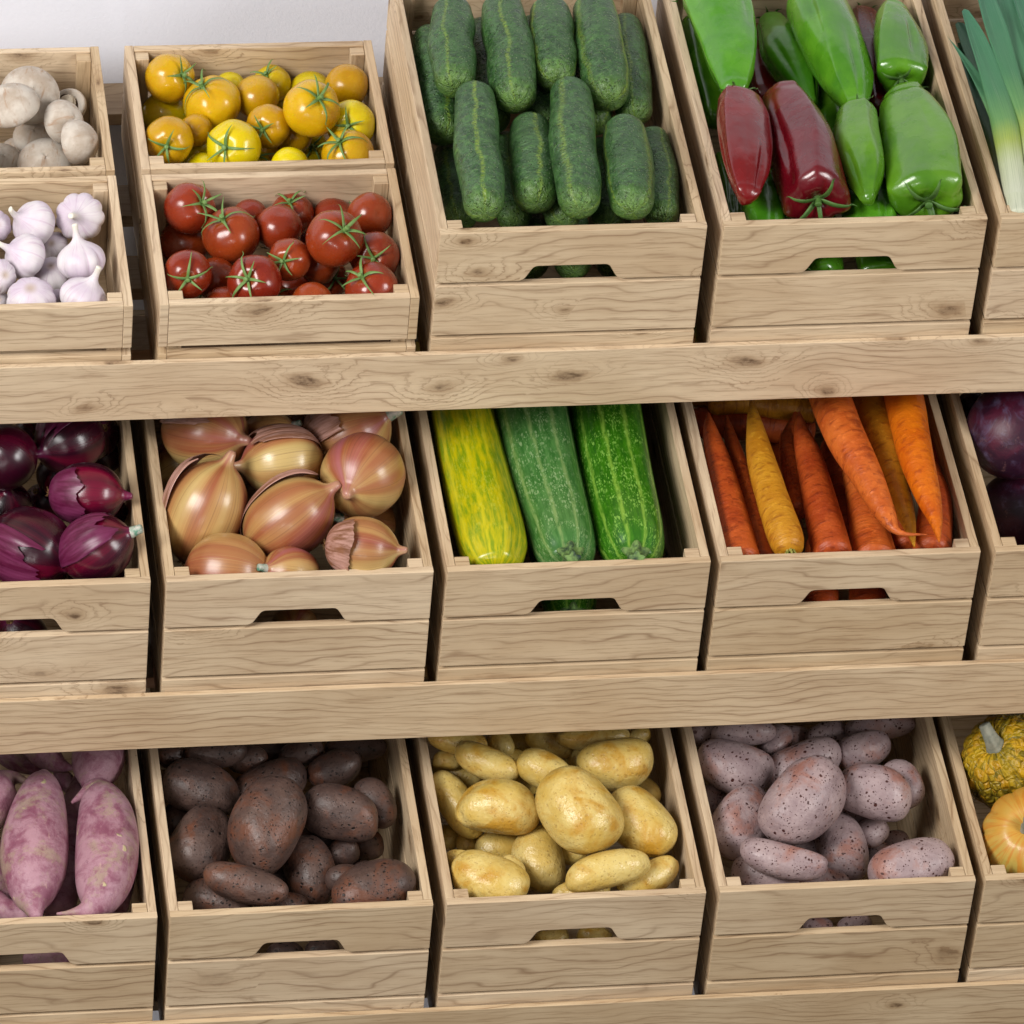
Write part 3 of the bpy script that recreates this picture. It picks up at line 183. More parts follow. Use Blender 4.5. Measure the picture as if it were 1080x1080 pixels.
    {'crate': 'carrot', 'kind': 'carrot', 'label': 'yellow carrot between the two orange ones, tip at the front board', 'loc': [0.2684, -0.0142, -0.4139], 'ax': [0.033, -0.999, 0.0], 'roll': [-0.212, -0.726, 0.655], 'L': 0.3973, 'W': 0.0524, 'c': 1, 'pts': [[-0.0078, 0.2154, 0.0, 0.0235], [-0.004, 0.1436, -0.0, 0.0262], [-0.0021, 0.0238, 0.0, 0.0259], [0.0025, -0.0663, 0.0, 0.0184], [0.0061, -0.1346, 0.0, 0.0096], [0.0052, -0.1818, 0.0, 0.0011]]},
    {'crate': 'carrot', 'kind': 'carrot', 'label': 'rust orange carrot behind the golden one, tip pointing to the back', 'loc': [0.1659, -0.0182, -0.4358], 'ax': [-0.012, -1.0, 0.0], 'roll': [-0.199, -0.726, 0.658], 'L': 0.2889, 'W': 0.0545, 'c': 3, 'pts': [[0.0019, 0.1274, -0.0, 0.0033], [-0.0006, 0.0853, 0.0, 0.0121], [0.0003, 0.0225, 0.0, 0.0198], [-0.0001, -0.0737, -0.0, 0.0247], [-0.0016, -0.1615, -0.0, 0.0272]]},
    {'crate': 'carrot', 'kind': 'carrot', 'label': 'rust orange carrot nearest the zucchini crate wall', 'loc': [0.0396, -0.0148, -0.4404], 'ax': [-0.005, -1.0, 0.0], 'roll': [-0.184, -0.728, 0.66], 'L': 0.3021, 'W': 0.0507, 'c': 3, 'pts': [[0.0011, 0.1355, 0.0, 0.0023], [-0.0014, 0.0934, 0.0, 0.0111], [0.0004, 0.0168, 0.0, 0.0184], [0.0002, -0.0791, 0.0, 0.0228], [-0.0003, -0.1666, 0.0, 0.0254]]},
    {'crate': 'carrot', 'kind': 'carrot', 'label': 'slim rust orange carrot beside the golden one on the zucchini side', 'loc': [0.0727, 0.0037, -0.4617], 'ax': [0.01, -1.0, 0.0], 'roll': [-0.188, -0.727, 0.66], 'L': 0.2989, 'W': 0.038, 'c': 3, 'pts': [[-0.0005, 0.1356, 0.0, 0.0019], [-0.0022, 0.09, 0.0, 0.0088], [-0.0007, 0.0134, -0.0, 0.0143], [0.0009, -0.0757, 0.0, 0.0178], [0.0025, -0.1633, 0.0, 0.019]]},
    {'crate': 'carrot', 'kind': 'carrot', 'label': 'rust orange carrot in the front corner by the beetroot', 'loc': [0.3206, -0.0937, -0.4377], 'ax': [-0.16, -0.987, 0.0], 'roll': [-0.219, -0.719, 0.66], 'L': 0.1653, 'W': 0.054, 'c': 3, 'pts': [[0.01, 0.0774, 0.0, 0.0163], [0.0063, 0.0084, 0.0, 0.0231], [-0.0164, -0.0858, 0.0, 0.027]]},
    {'crate': 'carrot', 'kind': 'carrot', 'label': 'broad orange carrot at the front board under the slanting one', 'loc': [0.2277, -0.0799, -0.4556], 'ax': [0.009, -1.0, 0.0], 'roll': [-0.208, -0.72, 0.662], 'L': 0.1776, 'W': 0.0638, 'c': 0, 'pts': [[-0.0027, 0.0823, 0.0, 0.0116], [0.0037, 0.013, 0.0, 0.023], [-0.001, -0.0953, 0.0, 0.0319]]},
    {'crate': 'carrot', 'kind': 'carrot', 'label': 'thin rust carrot tucked behind the rust one at the centre', 'loc': [0.1523, 0.0431, -0.4644], 'ax': [-0.147, -0.989, 0.0], 'roll': [-0.196, -0.728, 0.657], 'L': 0.203, 'W': 0.0322, 'c': 3, 'pts': [[0.0193, 0.0988, 0.0, 0.0033], [-0.0023, 0.0363, 0.0, 0.0121], [-0.0066, -0.0332, 0.0, 0.0153], [-0.0104, -0.1019, 0.0, 0.0161]]},
    {'crate': 'carrot', 'kind': 'carrot', 'label': 'dark shaded carrot deep under the thick slanting one', 'loc': [0.2163, -0.0017, -0.4984], 'ax': [-0.033, -0.999, 0.0], 'roll': [-0.204, -0.722, 0.661], 'L': 0.2271, 'W': 0.0412, 'c': 3, 'pts': [[0.0035, 0.1081, 0.0, 0.014], [0.0004, 0.0107, 0.0, 0.0194], [-0.0039, -0.1188, 0.0, 0.0206]]},
    {'crate': 'carrot', 'kind': 'carrot', 'label': 'dark shaded carrot deep below the yellow slanting one', 'loc': [0.284, -0.0835, -0.4676], 'ax': [-0.057, -0.998, -0.0], 'roll': [-0.214, -0.718, 0.662], 'L': 0.1096, 'W': 0.0414, 'c': 3, 'pts': [[0.0031, 0.0547, 0.0, 0.0139], [-0.0031, -0.0547, -0.0, 0.0207]]},
    {'crate': 'carrot', 'kind': 'carrot', 'label': 'yellow carrot lying crosswise at the back under the shelf edge', 'loc': [0.1324, 0.1678, -0.4709], 'ax': [0.992, -0.126, 0.0], 'roll': [-0.192, -0.735, 0.65], 'L': 0.1357, 'W': 0.0373, 'c': 1, 'pts': [[-0.0667, 0.005, 0.0, 0.014], [-0.0233, 0.01, 0.0, 0.0168], [0.022, -0.0028, -0.0, 0.0177], [0.0679, -0.0121, 0.0, 0.0187]]},
    {'crate': 'carrot', 'kind': 'carrot', 'label': 'dark red orange carrot lying crosswise behind the rust ones', 'loc': [0.1153, 0.1723, -0.5107], 'ax': [0.988, -0.156, 0.0], 'roll': [-0.189, -0.733, 0.653], 'L': 0.1645, 'W': 0.0488, 'c': 3, 'pts': [[-0.0808, 0.0084, 0.0, 0.0211], [-0.0283, 0.0094, 0.0, 0.0244], [0.0273, -0.0004, 0.0, 0.0244], [0.0817, -0.0173, 0.0, 0.0211]]},
    {'crate': 'carrot', 'kind': 'carrot', 'label': 'dim yellow carrot lying crosswise in the back corner by the zucchini', 'loc': [0.075, 0.2203, -0.4944], 'ax': [0.998, 0.063, 0.0], 'roll': [-0.184, -0.738, 0.65], 'L': 0.0964, 'W': 0.0328, 'c': 1, 'pts': [[-0.0477, -0.0008, -0.0, 0.0117], [-0.0008, -0.0045, 0.0, 0.0164], [0.0485, 0.0053, -0.0, 0.0141]]},
    {'crate': 'carrot', 'kind': 'carrot', 'label': 'dim rust carrot low at the beetroot wall under the bright one', 'loc': [0.3452, 0.0406, -0.4616], 'ax': [-0.036, -0.999, -0.0], 'roll': [-0.219, -0.725, 0.654], 'L': 0.1546, 'W': 0.0422, 'c': 3, 'pts': [[0.0039, 0.075, 0.0, 0.0189], [-0.0023, 0.0044, 0.0, 0.0211], [-0.0016, -0.0795, -0.0, 0.0186]]},
    {'crate': 'carrot', 'kind': 'carrot', 'label': 'dim rust carrot low in the gap beside the golden one', 'loc': [0.1527, 0.1002, -0.5474], 'ax': [-0.056, -0.998, 0.0], 'roll': [-0.194, -0.727, 0.659], 'L': 0.208, 'W': 0.0368, 'c': 3, 'pts': [[0.0055, 0.0926, 0.0, 0.014], [0.0007, 0.0225, 0.0, 0.0163], [-0.0062, -0.1151, 0.0, 0.0184]]},
    {'crate': 'carrot', 'kind': 'carrot', 'label': 'dark red carrot behind the handle hole, zucchini side', 'loc': [0.1652, -0.1424, -0.529], 'ax': [-0.158, -0.98, -0.124], 'roll': [-0.2, -0.713, 0.672], 'L': 0.1209, 'W': 0.0498, 'c': 3, 'pts': [[0.0104, 0.0656, 0.01, 0.0209], [-0.0017, -0.0128, -0.005, 0.0249], [-0.0087, -0.0528, -0.005, 0.023]]},
    {'crate': 'carrot', 'kind': 'carrot', 'label': 'dark red carrot behind the handle hole, beetroot side', 'loc': [0.2304, -0.1459, -0.529], 'ax': [-0.163, -0.979, -0.124], 'roll': [-0.208, -0.712, 0.671], 'L': 0.1211, 'W': 0.0517, 'c': 3, 'pts': [[0.0107, 0.0657, 0.01, 0.0232], [-0.0017, -0.0128, -0.005, 0.0259], [-0.009, -0.0529, -0.005, 0.023]]},
    {'crate': 'beet', 'kind': 'beetroot', 'label': 'upper of the two large dark purple beetroots with a hazy bloom', 'loc': [0.4635, 0.0425, -0.419], 'ax': [-0.502, -0.111, 0.858], 'roll': [-0.233, -0.725, 0.648], 'L': 0.141, 'W': 0.141},
    {'crate': 'beet', 'kind': 'beetroot', 'label': 'lower dark purple beetroot behind the front board', 'loc': [0.4798, -0.0031, -0.5393], 'ax': [0.083, -0.279, 0.957], 'roll': [-0.234, -0.715, 0.659], 'L': 0.1306, 'W': 0.1306},
    {'crate': 'beet', 'kind': 'beetroot', 'label': 'small shaded brown purple beetroot behind the upper large one', 'loc': [0.422, 0.1319, -0.449], 'ax': [0.571, 0.235, -0.787], 'roll': [-0.226, -0.729, 0.646], 'L': 0.0427, 'W': 0.0427},
    {'crate': 'sweet', 'kind': 'sweet_potato', 'label': 'large pink sweet potato with yellow scabs, second from the brown potatoes', 'loc': [-0.9201, -0.2892, -0.8326], 'ax': [-0.112, -0.994, 0.0], 'roll': [-0.066, -0.698, 0.713], 'L': 0.2713, 'W': 0.0934, 'pts': [[0.0192, 0.1427, -0.0, 0.0091], [0.0164, 0.1256, -0.0, 0.0228], [0.0102, 0.0831, -0.0, 0.0364], [-0.0011, 0.0117, -0.0, 0.0467], [-0.008, -0.0423, -0.0, 0.0435], [-0.0125, -0.0836, -0.0, 0.0314], [-0.013, -0.1103, -0.0, 0.0164], [-0.0113, -0.1269, -0.0, 0.0089]]},
    {'crate': 'sweet', 'kind': 'sweet_potato', 'label': 'large pink sweet potato against the brown potato side, curled tail at the front', 'loc': [-0.8523, -0.3087, -0.8291], 'ax': [-0.171, -0.985, -0.0], 'roll': [-0.075, -0.697, 0.713], 'L': 0.2146, 'W': 0.0874, 'pts': [[-0.0137, 0.103, 0.0, 0.0024], [0.0009, 0.1149, -0.0, 0.0076], [0.0213, 0.1236, -0.0, 0.0198], [0.03, 0.0812, -0.0, 0.0379], [0.0277, 0.0178, -0.0, 0.0437], [0.0199, -0.0404, -0.0, 0.0405], [0.0077, -0.0812, -0.0, 0.0299], [-0.0104, -0.1028, -0.0, 0.0134], [-0.0331, -0.1075, -0.0, 0.0045], [-0.0503, -0.1085, -0.0, 0.0021]]},
    {'crate': 'sweet', 'kind': 'sweet_potato', 'label': 'pink sweet potato tapering out from under the shelf by the brown potatoes', 'loc': [-0.8249, -0.12, -0.8437], 'ax': [-0.189, -0.982, 0.0], 'roll': [-0.077, -0.707, 0.703], 'L': 0.1113, 'W': 0.0748, 'pts': [[0.0143, 0.0669, 0.0, 0.0291], [0.0043, 0.0195, 0.0, 0.0374], [-0.0027, -0.0104, -0.0, 0.032], [-0.0091, -0.0337, 0.0, 0.0167], [-0.0068, -0.0424, 0.0, 0.0076]]},
    {'crate': 'sweet', 'kind': 'sweet_potato', 'label': 'pale sweet potato at the photo edge with a hooked white tip', 'loc': [-0.9533, -0.1612, -0.8442], 'ax': [0.75, 0.661, 0.0], 'roll': [-0.061, -0.706, 0.706], 'L': 0.0862, 'W': 0.0635, 'pts': [[-0.0303, -0.0453, -0.0, 0.0286], [-0.0154, -0.0037, -0.0, 0.0318], [-0.0021, 0.0148, 0.0, 0.0197], [0.0135, 0.0224, 0.0, 0.0091], [0.0344, 0.0118, -0.0, 0.0021]]},
    {'crate': 'sweet', 'kind': 'sweet_potato', 'label': 'sweet potato with pointed end under the shelf edge, centre back', 'loc': [-0.8848, -0.0902, -0.8548], 'ax': [0.697, -0.717, 0.0], 'roll': [-0.069, -0.709, 0.702], 'L': 0.0771, 'W': 0.0399, 'pts': [[-0.0273, 0.0326, 0.0, 0.0199], [-0.0079, 0.0053, 0.0, 0.0199], [0.0088, -0.0152, 0.0, 0.0122], [0.0265, -0.0227, 0.0, 0.0031]]},
    {'crate': 'sweet', 'kind': 'sweet_potato', 'label': 'dark pink sweet potato at the back by the photo edge', 'loc': [-0.9288, -0.0542, -0.8901], 'ax': [0.875, -0.483, -0.0], 'roll': [-0.063, -0.709, 0.702], 'L': 0.0505, 'W': 0.0369, 'pts': [[-0.0215, 0.0129, 0.0, 0.0139], [-0.0011, -0.0014, -0.0, 0.0185], [0.0227, -0.0115, -0.0, 0.0169]]},
    {'crate': 'sweet', 'kind': 'sweet_potato', 'label': 'shaded sweet potato low in the gap between the two large ones', 'loc': [-0.8697, -0.2166, -0.8932], 'ax': [-0.198, -0.98, 0.0], 'roll': [-0.071, -0.699, 0.712], 'L': 0.2486, 'W': 0.0606, 'pts': [[0.023, 0.1193, 0.0, 0.0092], [0.0111, 0.0466, 0.0, 0.026], [-0.0079, -0.0416, 0.0, 0.0303], [-0.0262, -0.1243, 0.0, 0.0241]]},
    {'crate': 'sweet', 'kind': 'sweet_potato', 'label': 'shaded sweet potato low in the front corner by the photo edge', 'loc': [-0.9684, -0.3529, -0.8739], 'ax': [0.698, -0.716, 0.0], 'roll': [-0.06, -0.692, 0.72], 'L': 0.0678, 'W': 0.033, 'pts': [[-0.0229, 0.0277, 0.0, 0.0135], [-0.0014, -0.0068, 0.0, 0.0165], [0.0244, -0.0209, 0.0, 0.0135]]},
    {'crate': 'sweet', 'kind': 'sweet_potato', 'label': 'pink sweet potato beside the large scabby one at the photo edge', 'loc': [-0.9786, -0.2887, -0.8934], 'ax': [0.346, -0.938, 0.0], 'roll': [-0.058, -0.695, 0.717], 'L': 0.0729, 'W': 0.0512, 'pts': [[-0.0134, 0.037, 0.0, 0.0242], [0.0016, -0.0057, 0.0, 0.0256], [0.0118, -0.0313, 0.0, 0.0165]]},
    {'crate': 'sweet', 'kind': 'sweet_potato', 'label': 'dim sweet potato tip in the gap behind the large scabby one', 'loc': [-0.8626, -0.0826, -0.9121], 'ax': [0.415, -0.91, -0.0], 'roll': [-0.071, -0.706, 0.705], 'L': 0.0442, 'W': 0.0246, 'pts': [[-0.0087, 0.0194, 0.0, 0.0092], [-0.0009, 0.0015, -0.0, 0.0123], [0.0096, -0.0209, -0.0, 0.0092]]},
    {'crate': 'sweet', 'kind': 'sweet_potato', 'label': 'dim sweet potato deep at the brown potato wall, front half', 'loc': [-0.8014, -0.2933, -0.8947], 'ax': [-0.194, -0.981, 0.0], 'roll': [-0.08, -0.693, 0.716], 'L': 0.1107, 'W': 0.0334, 'pts': [[0.0109, 0.0558, -0.0, 0.0122], [-0.0003, -0.003, 0.0, 0.0167], [-0.0106, -0.0528, -0.0, 0.0136]]},
    {'crate': 'sweet', 'kind': 'sweet_potato', 'label': 'sweet potato low behind the handle hole of its crate', 'loc': [-0.9124, -0.3931, -0.9447], 'ax': [0.99, -0.143, 0.0], 'roll': [-0.067, -0.684, 0.726], 'L': 0.0511, 'W': 0.0287, 'pts': [[-0.0253, 0.0037, 0.0, 0.0106], [-0.0, 0.0, 0.0, 0.0144], [0.0253, -0.0037, 0.0, 0.0121]]},
    {'crate': 'dark', 'kind': 'brown_potato', 'label': 'wide brown potato in the front corner by the yellow potatoes', 'loc': [-0.4663, -0.3815, -0.8447], 'ax': [0.953, 0.265, 0.149], 'roll': [-0.123, -0.688, 0.715], 'L': 0.1196, 'W': 0.0757},
    {'crate': 'dark', 'kind': 'brown_potato', 'label': 'flat brown potato under the kidney shaped one, near the front board', 'loc': [-0.6394, -0.3534, -0.8547], 'ax': [0.941, -0.332, -0.064], 'roll': [-0.101, -0.691, 0.716], 'L': 0.1205, 'W': 0.0513},
    {'crate': 'dark', 'kind': 'brown_potato', 'label': 'brown potato at the front board in the sweet potato corner', 'loc': [-0.6735, -0.3351, -0.9033], 'ax': [0.942, -0.33, -0.066], 'roll': [-0.096, -0.689, 0.718], 'L': 0.097, 'W': 0.0628},
    {'crate': 'dark', 'kind': 'brown_potato', 'label': 'brown potato just peeping over the front board at the handle', 'loc': [-0.5885, -0.3599, -0.8959], 'ax': [0.996, -0.084, 0.023], 'roll': [-0.107, -0.687, 0.719], 'L': 0.076, 'W': 0.0453},
    {'crate': 'dark', 'kind': 'brown_potato', 'label': 'dark brown potato low in the gap behind the wide front corner one', 'loc': [-0.5009, -0.3379, -0.8675], 'ax': [0.996, -0.087, 0.027], 'roll': [-0.118, -0.69, 0.715], 'L': 0.052, 'W': 0.0408},
    {'crate': 'dark', 'kind': 'brown_potato', 'label': 'largest brown potato, on top in the middle of its crate', 'loc': [-0.6034, -0.2704, -0.8227], 'ax': [0.604, 0.73, 0.321], 'roll': [-0.105, -0.698, 0.709], 'L': 0.1395, 'W': 0.1038},
    {'crate': 'dark', 'kind': 'brown_potato', 'label': 'big brown potato against the sweet potato side below the top one', 'loc': [-0.6886, -0.2484, -0.8794], 'ax': [0.533, 0.777, 0.335], 'roll': [-0.094, -0.696, 0.712], 'L': 0.1132, 'W': 0.0867},
    {'crate': 'dark', 'kind': 'brown_potato', 'label': 'big brown potato lying crosswise on the yellow potato side', 'loc': [-0.4956, -0.2342, -0.8434], 'ax': [0.952, -0.303, -0.047], 'roll': [-0.118, -0.698, 0.707], 'L': 0.1107, 'W': 0.0775},
    {'crate': 'dark', 'kind': 'brown_potato', 'label': 'kidney shaped brown potato standing in the front half', 'loc': [-0.5417, -0.2941, -0.8946], 'ax': [0.239, -0.909, -0.342], 'roll': [-0.112, -0.691, 0.714], 'L': 0.1028, 'W': 0.0711},
    {'crate': 'dark', 'kind': 'brown_potato', 'label': 'brown potato in the back half against the sweet potato side', 'loc': [-0.6818, -0.1532, -0.864], 'ax': [0.914, -0.396, -0.093], 'roll': [-0.094, -0.703, 0.705], 'L': 0.1114, 'W': 0.0755},
    {'crate': 'dark', 'kind': 'brown_potato', 'label': 'long brown potato behind the largest one', 'loc': [-0.5836, -0.1344, -0.8861], 'ax': [0.918, 0.355, 0.175], 'roll': [-0.106, -0.702, 0.704], 'L': 0.122, 'W': 0.0661},
    {'crate': 'dark', 'kind': 'brown_potato', 'label': 'small brown potato in the back half by the yellow potatoes', 'loc': [-0.4883, -0.1111, -0.8795], 'ax': [0.951, 0.271, 0.149], 'roll': [-0.117, -0.703, 0.701], 'L': 0.0806, 'W': 0.0521},
    {'crate': 'dark', 'kind': 'brown_potato', 'label': 'shaded brown potato behind the crosswise one at the yellow potato wall', 'loc': [-0.4398, -0.1977, -0.8641], 'ax': [0.391, -0.867, -0.31], 'roll': [-0.124, -0.698, 0.705], 'L': 0.0788, 'W': 0.0508},
    {'crate': 'dark', 'kind': 'brown_potato', 'label': 'reddish brown potato under the shelf edge, yellow potato side', 'loc': [-0.4532, -0.0663, -0.8833], 'ax': [0.998, 0.006, 0.059], 'roll': [-0.121, -0.705, 0.699], 'L': 0.0884, 'W': 0.0416},
    {'crate': 'dark', 'kind': 'brown_potato', 'label': 'brown potato under the shelf edge at the centre', 'loc': [-0.5325, -0.0793, -0.8779], 'ax': [0.975, 0.189, 0.118], 'roll': [-0.111, -0.706, 0.7], 'L': 0.0654, 'W': 0.0417},
    {'crate': 'dark', 'kind': 'brown_potato', 'label': 'brown potato under the shelf edge, sweet potato side', 'loc': [-0.6558, -0.1009, -0.8505], 'ax': [0.999, 0.015, 0.051], 'roll': [-0.097, -0.707, 0.701], 'L': 0.0881, 'W': 0.0414},
    {'crate': 'dark', 'kind': 'brown_potato', 'label': 'small shaded brown potato in the gap beside the kidney shaped one', 'loc': [-0.4923, -0.2578, -0.8995], 'ax': [0.787, 0.561, 0.257], 'roll': [-0.118, -0.693, 0.712], 'L': 0.0467, 'W': 0.0434},
    {'crate': 'dark', 'kind': 'brown_potato', 'label': 'dark shaded brown potato low against the sweet potato wall', 'loc': [-0.7094, -0.16, -0.9203], 'ax': [0.531, 0.778, 0.335], 'roll': [-0.089, -0.7, 0.709], 'L': 0.059, 'W': 0.0529},
    {'crate': 'dark', 'kind': 'brown_potato', 'label': 'dark brown potato in the back corner by the sweet potatoes', 'loc': [-0.714, -0.0884, -0.8641], 'ax': [0.991, 0.109, 0.079], 'roll': [-0.089, -0.707, 0.701], 'L': 0.0472, 'W': 0.0357},
    {'crate': 'dark', 'kind': 'brown_potato', 'label': 'very dark brown potato in the gap of the back row', 'loc': [-0.6093, -0.0863, -0.8787], 'ax': [0.997, -0.08, 0.021], 'roll': [-0.102, -0.706, 0.701], 'L': 0.0589, 'W': 0.0416},
    {'crate': 'dark', 'kind': 'brown_potato', 'label': 'very dark brown potato deep beneath the crosswise one', 'loc': [-0.4553, -0.2255, -0.9169], 'ax': [0.996, -0.088, 0.028], 'roll': [-0.122, -0.693, 0.71], 'L': 0.0523, 'W': 0.047},
    {'crate': 'dark', 'kind': 'brown_potato', 'label': 'deep brown potato low by the yellow potato wall', 'loc': [-0.4628, -0.2712, -0.9262], 'ax': [0.996, -0.088, 0.028], 'roll': [-0.121, -0.69, 0.714], 'L': 0.0463, 'W': 0.035},
    {'crate': 'dark', 'kind': 'brown_potato', 'label': 'very dark brown potato deep between the largest one and the kidney shaped one', 'loc': [-0.5788, -0.2646, -0.9377], 'ax': [0.881, 0.428, 0.201], 'roll': [-0.107, -0.691, 0.715], 'L': 0.0646, 'W': 0.0528},
    {'crate': 'dark', 'kind': 'brown_potato', 'label': 'very dark brown potato in the back row gap at the centre', 'loc': [-0.573, -0.0485, -0.8987], 'ax': [0.996, -0.081, 0.023], 'roll': [-0.106, -0.707, 0.7], 'L': 0.0771, 'W': 0.0479},
    {'crate': 'dark', 'kind': 'brown_potato', 'label': 'very dark brown potato deep beside the largest one', 'loc': [-0.5239, -0.2236, -0.905], 'ax': [0.881, 0.426, 0.204], 'roll': [-0.113, -0.695, 0.71], 'L': 0.0654, 'W': 0.0473},
    {'crate': 'dark', 'kind': 'brown_potato', 'label': 'brown potato low behind the handle hole, sweet potato side', 'loc': [-0.5818, -0.385, -0.9618], 'ax': [0.999, 0.007, 0.053], 'roll': [-0.107, -0.682, 0.724], 'L': 0.0536, 'W': 0.0352},
    {'crate': 'dark', 'kind': 'brown_potato', 'label': 'brown potato low behind the handle hole, yellow potato side', 'loc': [-0.5314, -0.3849, -0.9603], 'ax': [0.998, 0.004, 0.056], 'roll': [-0.113, -0.681, 0.723], 'L': 0.0489, 'W': 0.0352},
    {'crate': 'mauve', 'kind': 'mauve_potato', 'label': 'wide mauve potato in the front corner by the squash', 'loc': [0.287, -0.3841, -0.8457], 'ax': [0.945, 0.262, 0.194], 'roll': [-0.213, -0.677, 0.705], 'L': 0.1223, 'W': 0.0772},
    {'crate': 'mauve', 'kind': 'mauve_potato', 'label': 'flat reddish mauve potato under the kidney shaped one, near the front board', 'loc': [0.1117, -0.3536, -0.8547], 'ax': [0.944, -0.329, -0.02], 'roll': [-0.192, -0.681, 0.706], 'L': 0.1249, 'W': 0.0508},
    {'crate': 'mauve', 'kind': 'mauve_potato', 'label': 'mauve potato at the front board in the yellow potato corner', 'loc': [0.0934, -0.3364, -0.9044], 'ax': [0.932, -0.362, -0.033], 'roll': [-0.189, -0.68, 0.709], 'L': 0.0965, 'W': 0.0604},
    {'crate': 'mauve', 'kind': 'mauve_potato', 'label': 'mauve potato just peeping over the front board at the handle', 'loc': [0.1757, -0.3458, -0.9112], 'ax': [0.992, -0.115, 0.056], 'roll': [-0.198, -0.677, 0.708], 'L': 0.0773, 'W': 0.0463},
    {'crate': 'mauve', 'kind': 'mauve_potato', 'label': 'largest mauve potato, on top in the middle of its crate', 'loc': [0.1506, -0.2758, -0.8201], 'ax': [0.688, 0.648, 0.327], 'roll': [-0.196, -0.688, 0.699], 'L': 0.1408, 'W': 0.1001},
    {'crate': 'mauve', 'kind': 'mauve_potato', 'label': 'big mauve potato against the yellow potato side below the top one', 'loc': [0.0731, -0.2545, -0.8764], 'ax': [0.585, 0.731, 0.35], 'roll': [-0.185, -0.687, 0.703], 'L': 0.1164, 'W': 0.0843},
    {'crate': 'mauve', 'kind': 'mauve_potato', 'label': 'big mauve potato lying crosswise on the squash side', 'loc': [0.2585, -0.2404, -0.8399], 'ax': [0.942, -0.334, -0.016], 'roll': [-0.207, -0.687, 0.696], 'L': 0.1112, 'W': 0.0778},
    {'crate': 'mauve', 'kind': 'mauve_potato', 'label': 'kidney shaped mauve potato standing in the front half', 'loc': [0.2133, -0.2851, -0.904], 'ax': [0.236, -0.916, -0.324], 'roll': [-0.202, -0.681, 0.704], 'L': 0.1041, 'W': 0.0713},
    {'crate': 'mauve', 'kind': 'mauve_potato', 'label': 'mauve potato in the back half against the yellow potato side', 'loc': [0.0746, -0.1584, -0.8629], 'ax': [0.885, -0.46, -0.075], 'roll': [-0.184, -0.694, 0.696], 'L': 0.1117, 'W': 0.075},
    {'crate': 'mauve', 'kind': 'mauve_potato', 'label': 'long mauve potato behind the largest one', 'loc': [0.1761, -0.1439, -0.8797], 'ax': [0.925, 0.319, 0.207], 'roll': [-0.196, -0.692, 0.695], 'L': 0.1244, 'W': 0.0662},
    {'crate': 'mauve', 'kind': 'mauve_potato', 'label': 'small mauve potato in the back half by the squash', 'loc': [0.2705, -0.1188, -0.8784], 'ax': [0.955, 0.235, 0.182], 'roll': [-0.206, -0.692, 0.692], 'L': 0.0824, 'W': 0.0536},
    {'crate': 'mauve', 'kind': 'mauve_potato', 'label': 'shaded mauve potato behind the crosswise one at the squash wall', 'loc': [0.3124, -0.2026, -0.8627], 'ax': [0.357, -0.887, -0.293], 'roll': [-0.213, -0.687, 0.695], 'L': 0.077, 'W': 0.0516},
    {'crate': 'mauve', 'kind': 'mauve_potato', 'label': 'pinkish mauve potato under the shelf edge, squash side', 'loc': [0.3032, -0.0736, -0.8765], 'ax': [0.994, 0.028, 0.11], 'roll': [-0.209, -0.695, 0.688], 'L': 0.1021, 'W': 0.0398},
    {'crate': 'mauve', 'kind': 'mauve_potato', 'label': 'mauve potato under the shelf edge at the centre', 'loc': [0.2309, -0.0639, -0.8973], 'ax': [0.991, 0.067, 0.119], 'roll': [-0.2, -0.695, 0.69], 'L': 0.0673, 'W': 0.0379},
    {'crate': 'mauve', 'kind': 'mauve_potato', 'label': 'mauve potato under the shelf edge, yellow potato side', 'loc': [0.0962, -0.1046, -0.8467], 'ax': [0.996, -0.018, 0.083], 'roll': [-0.186, -0.698, 0.692], 'L': 0.0937, 'W': 0.0416},
    {'crate': 'mauve', 'kind': 'mauve_potato', 'label': 'shaded mauve potato behind the shelf edge one, yellow potato side', 'loc': [0.1465, -0.0968, -0.8757], 'ax': [0.559, 0.746, 0.362], 'roll': [-0.191, -0.696, 0.692], 'L': 0.0556, 'W': 0.0448},
    {'crate': 'mauve', 'kind': 'mauve_potato', 'label': 'small shaded mauve potato in the gap beside the kidney shaped one', 'loc': [0.2636, -0.2499, -0.9106], 'ax': [0.801, 0.525, 0.287], 'roll': [-0.207, -0.682, 0.701], 'L': 0.0492, 'W': 0.0432},
    {'crate': 'mauve', 'kind': 'mauve_potato', 'label': 'mauve potato low between the kidney shaped one and the wide corner one', 'loc': [0.2749, -0.266, -0.9487], 'ax': [0.276, 0.881, 0.385], 'roll': [-0.208, -0.679, 0.704], 'L': 0.0499, 'W': 0.0391},
    {'crate': 'mauve', 'kind': 'mauve_potato', 'label': 'dark reddish mauve potato low behind the wide corner one', 'loc': [0.3032, -0.232, -0.9513], 'ax': [0.991, -0.119, 0.06], 'roll': [-0.21, -0.68, 0.702], 'L': 0.0438, 'W': 0.0343},
    {'crate': 'mauve', 'kind': 'mauve_potato', 'label': 'small reddish mauve potato peeping behind the long one', 'loc': [0.1563, -0.09, -0.9117], 'ax': [0.797, 0.532, 0.285], 'roll': [-0.192, -0.694, 0.694], 'L': 0.0452, 'W': 0.0347},
    {'crate': 'mauve', 'kind': 'mauve_potato', 'label': 'mauve potato in the back corner by the yellow potatoes', 'loc': [0.0428, -0.0864, -0.8667], 'ax': [0.993, -0.107, 0.049], 'roll': [-0.179, -0.699, 0.693], 'L': 0.0444, 'W': 0.0348},
    {'crate': 'mauve', 'kind': 'mauve_potato', 'label': 'dark mauve potato in the gap of the back row', 'loc': [0.188, -0.0483, -0.9134], 'ax': [0.992, -0.112, 0.054], 'roll': [-0.195, -0.696, 0.691], 'L': 0.0445, 'W': 0.0299},
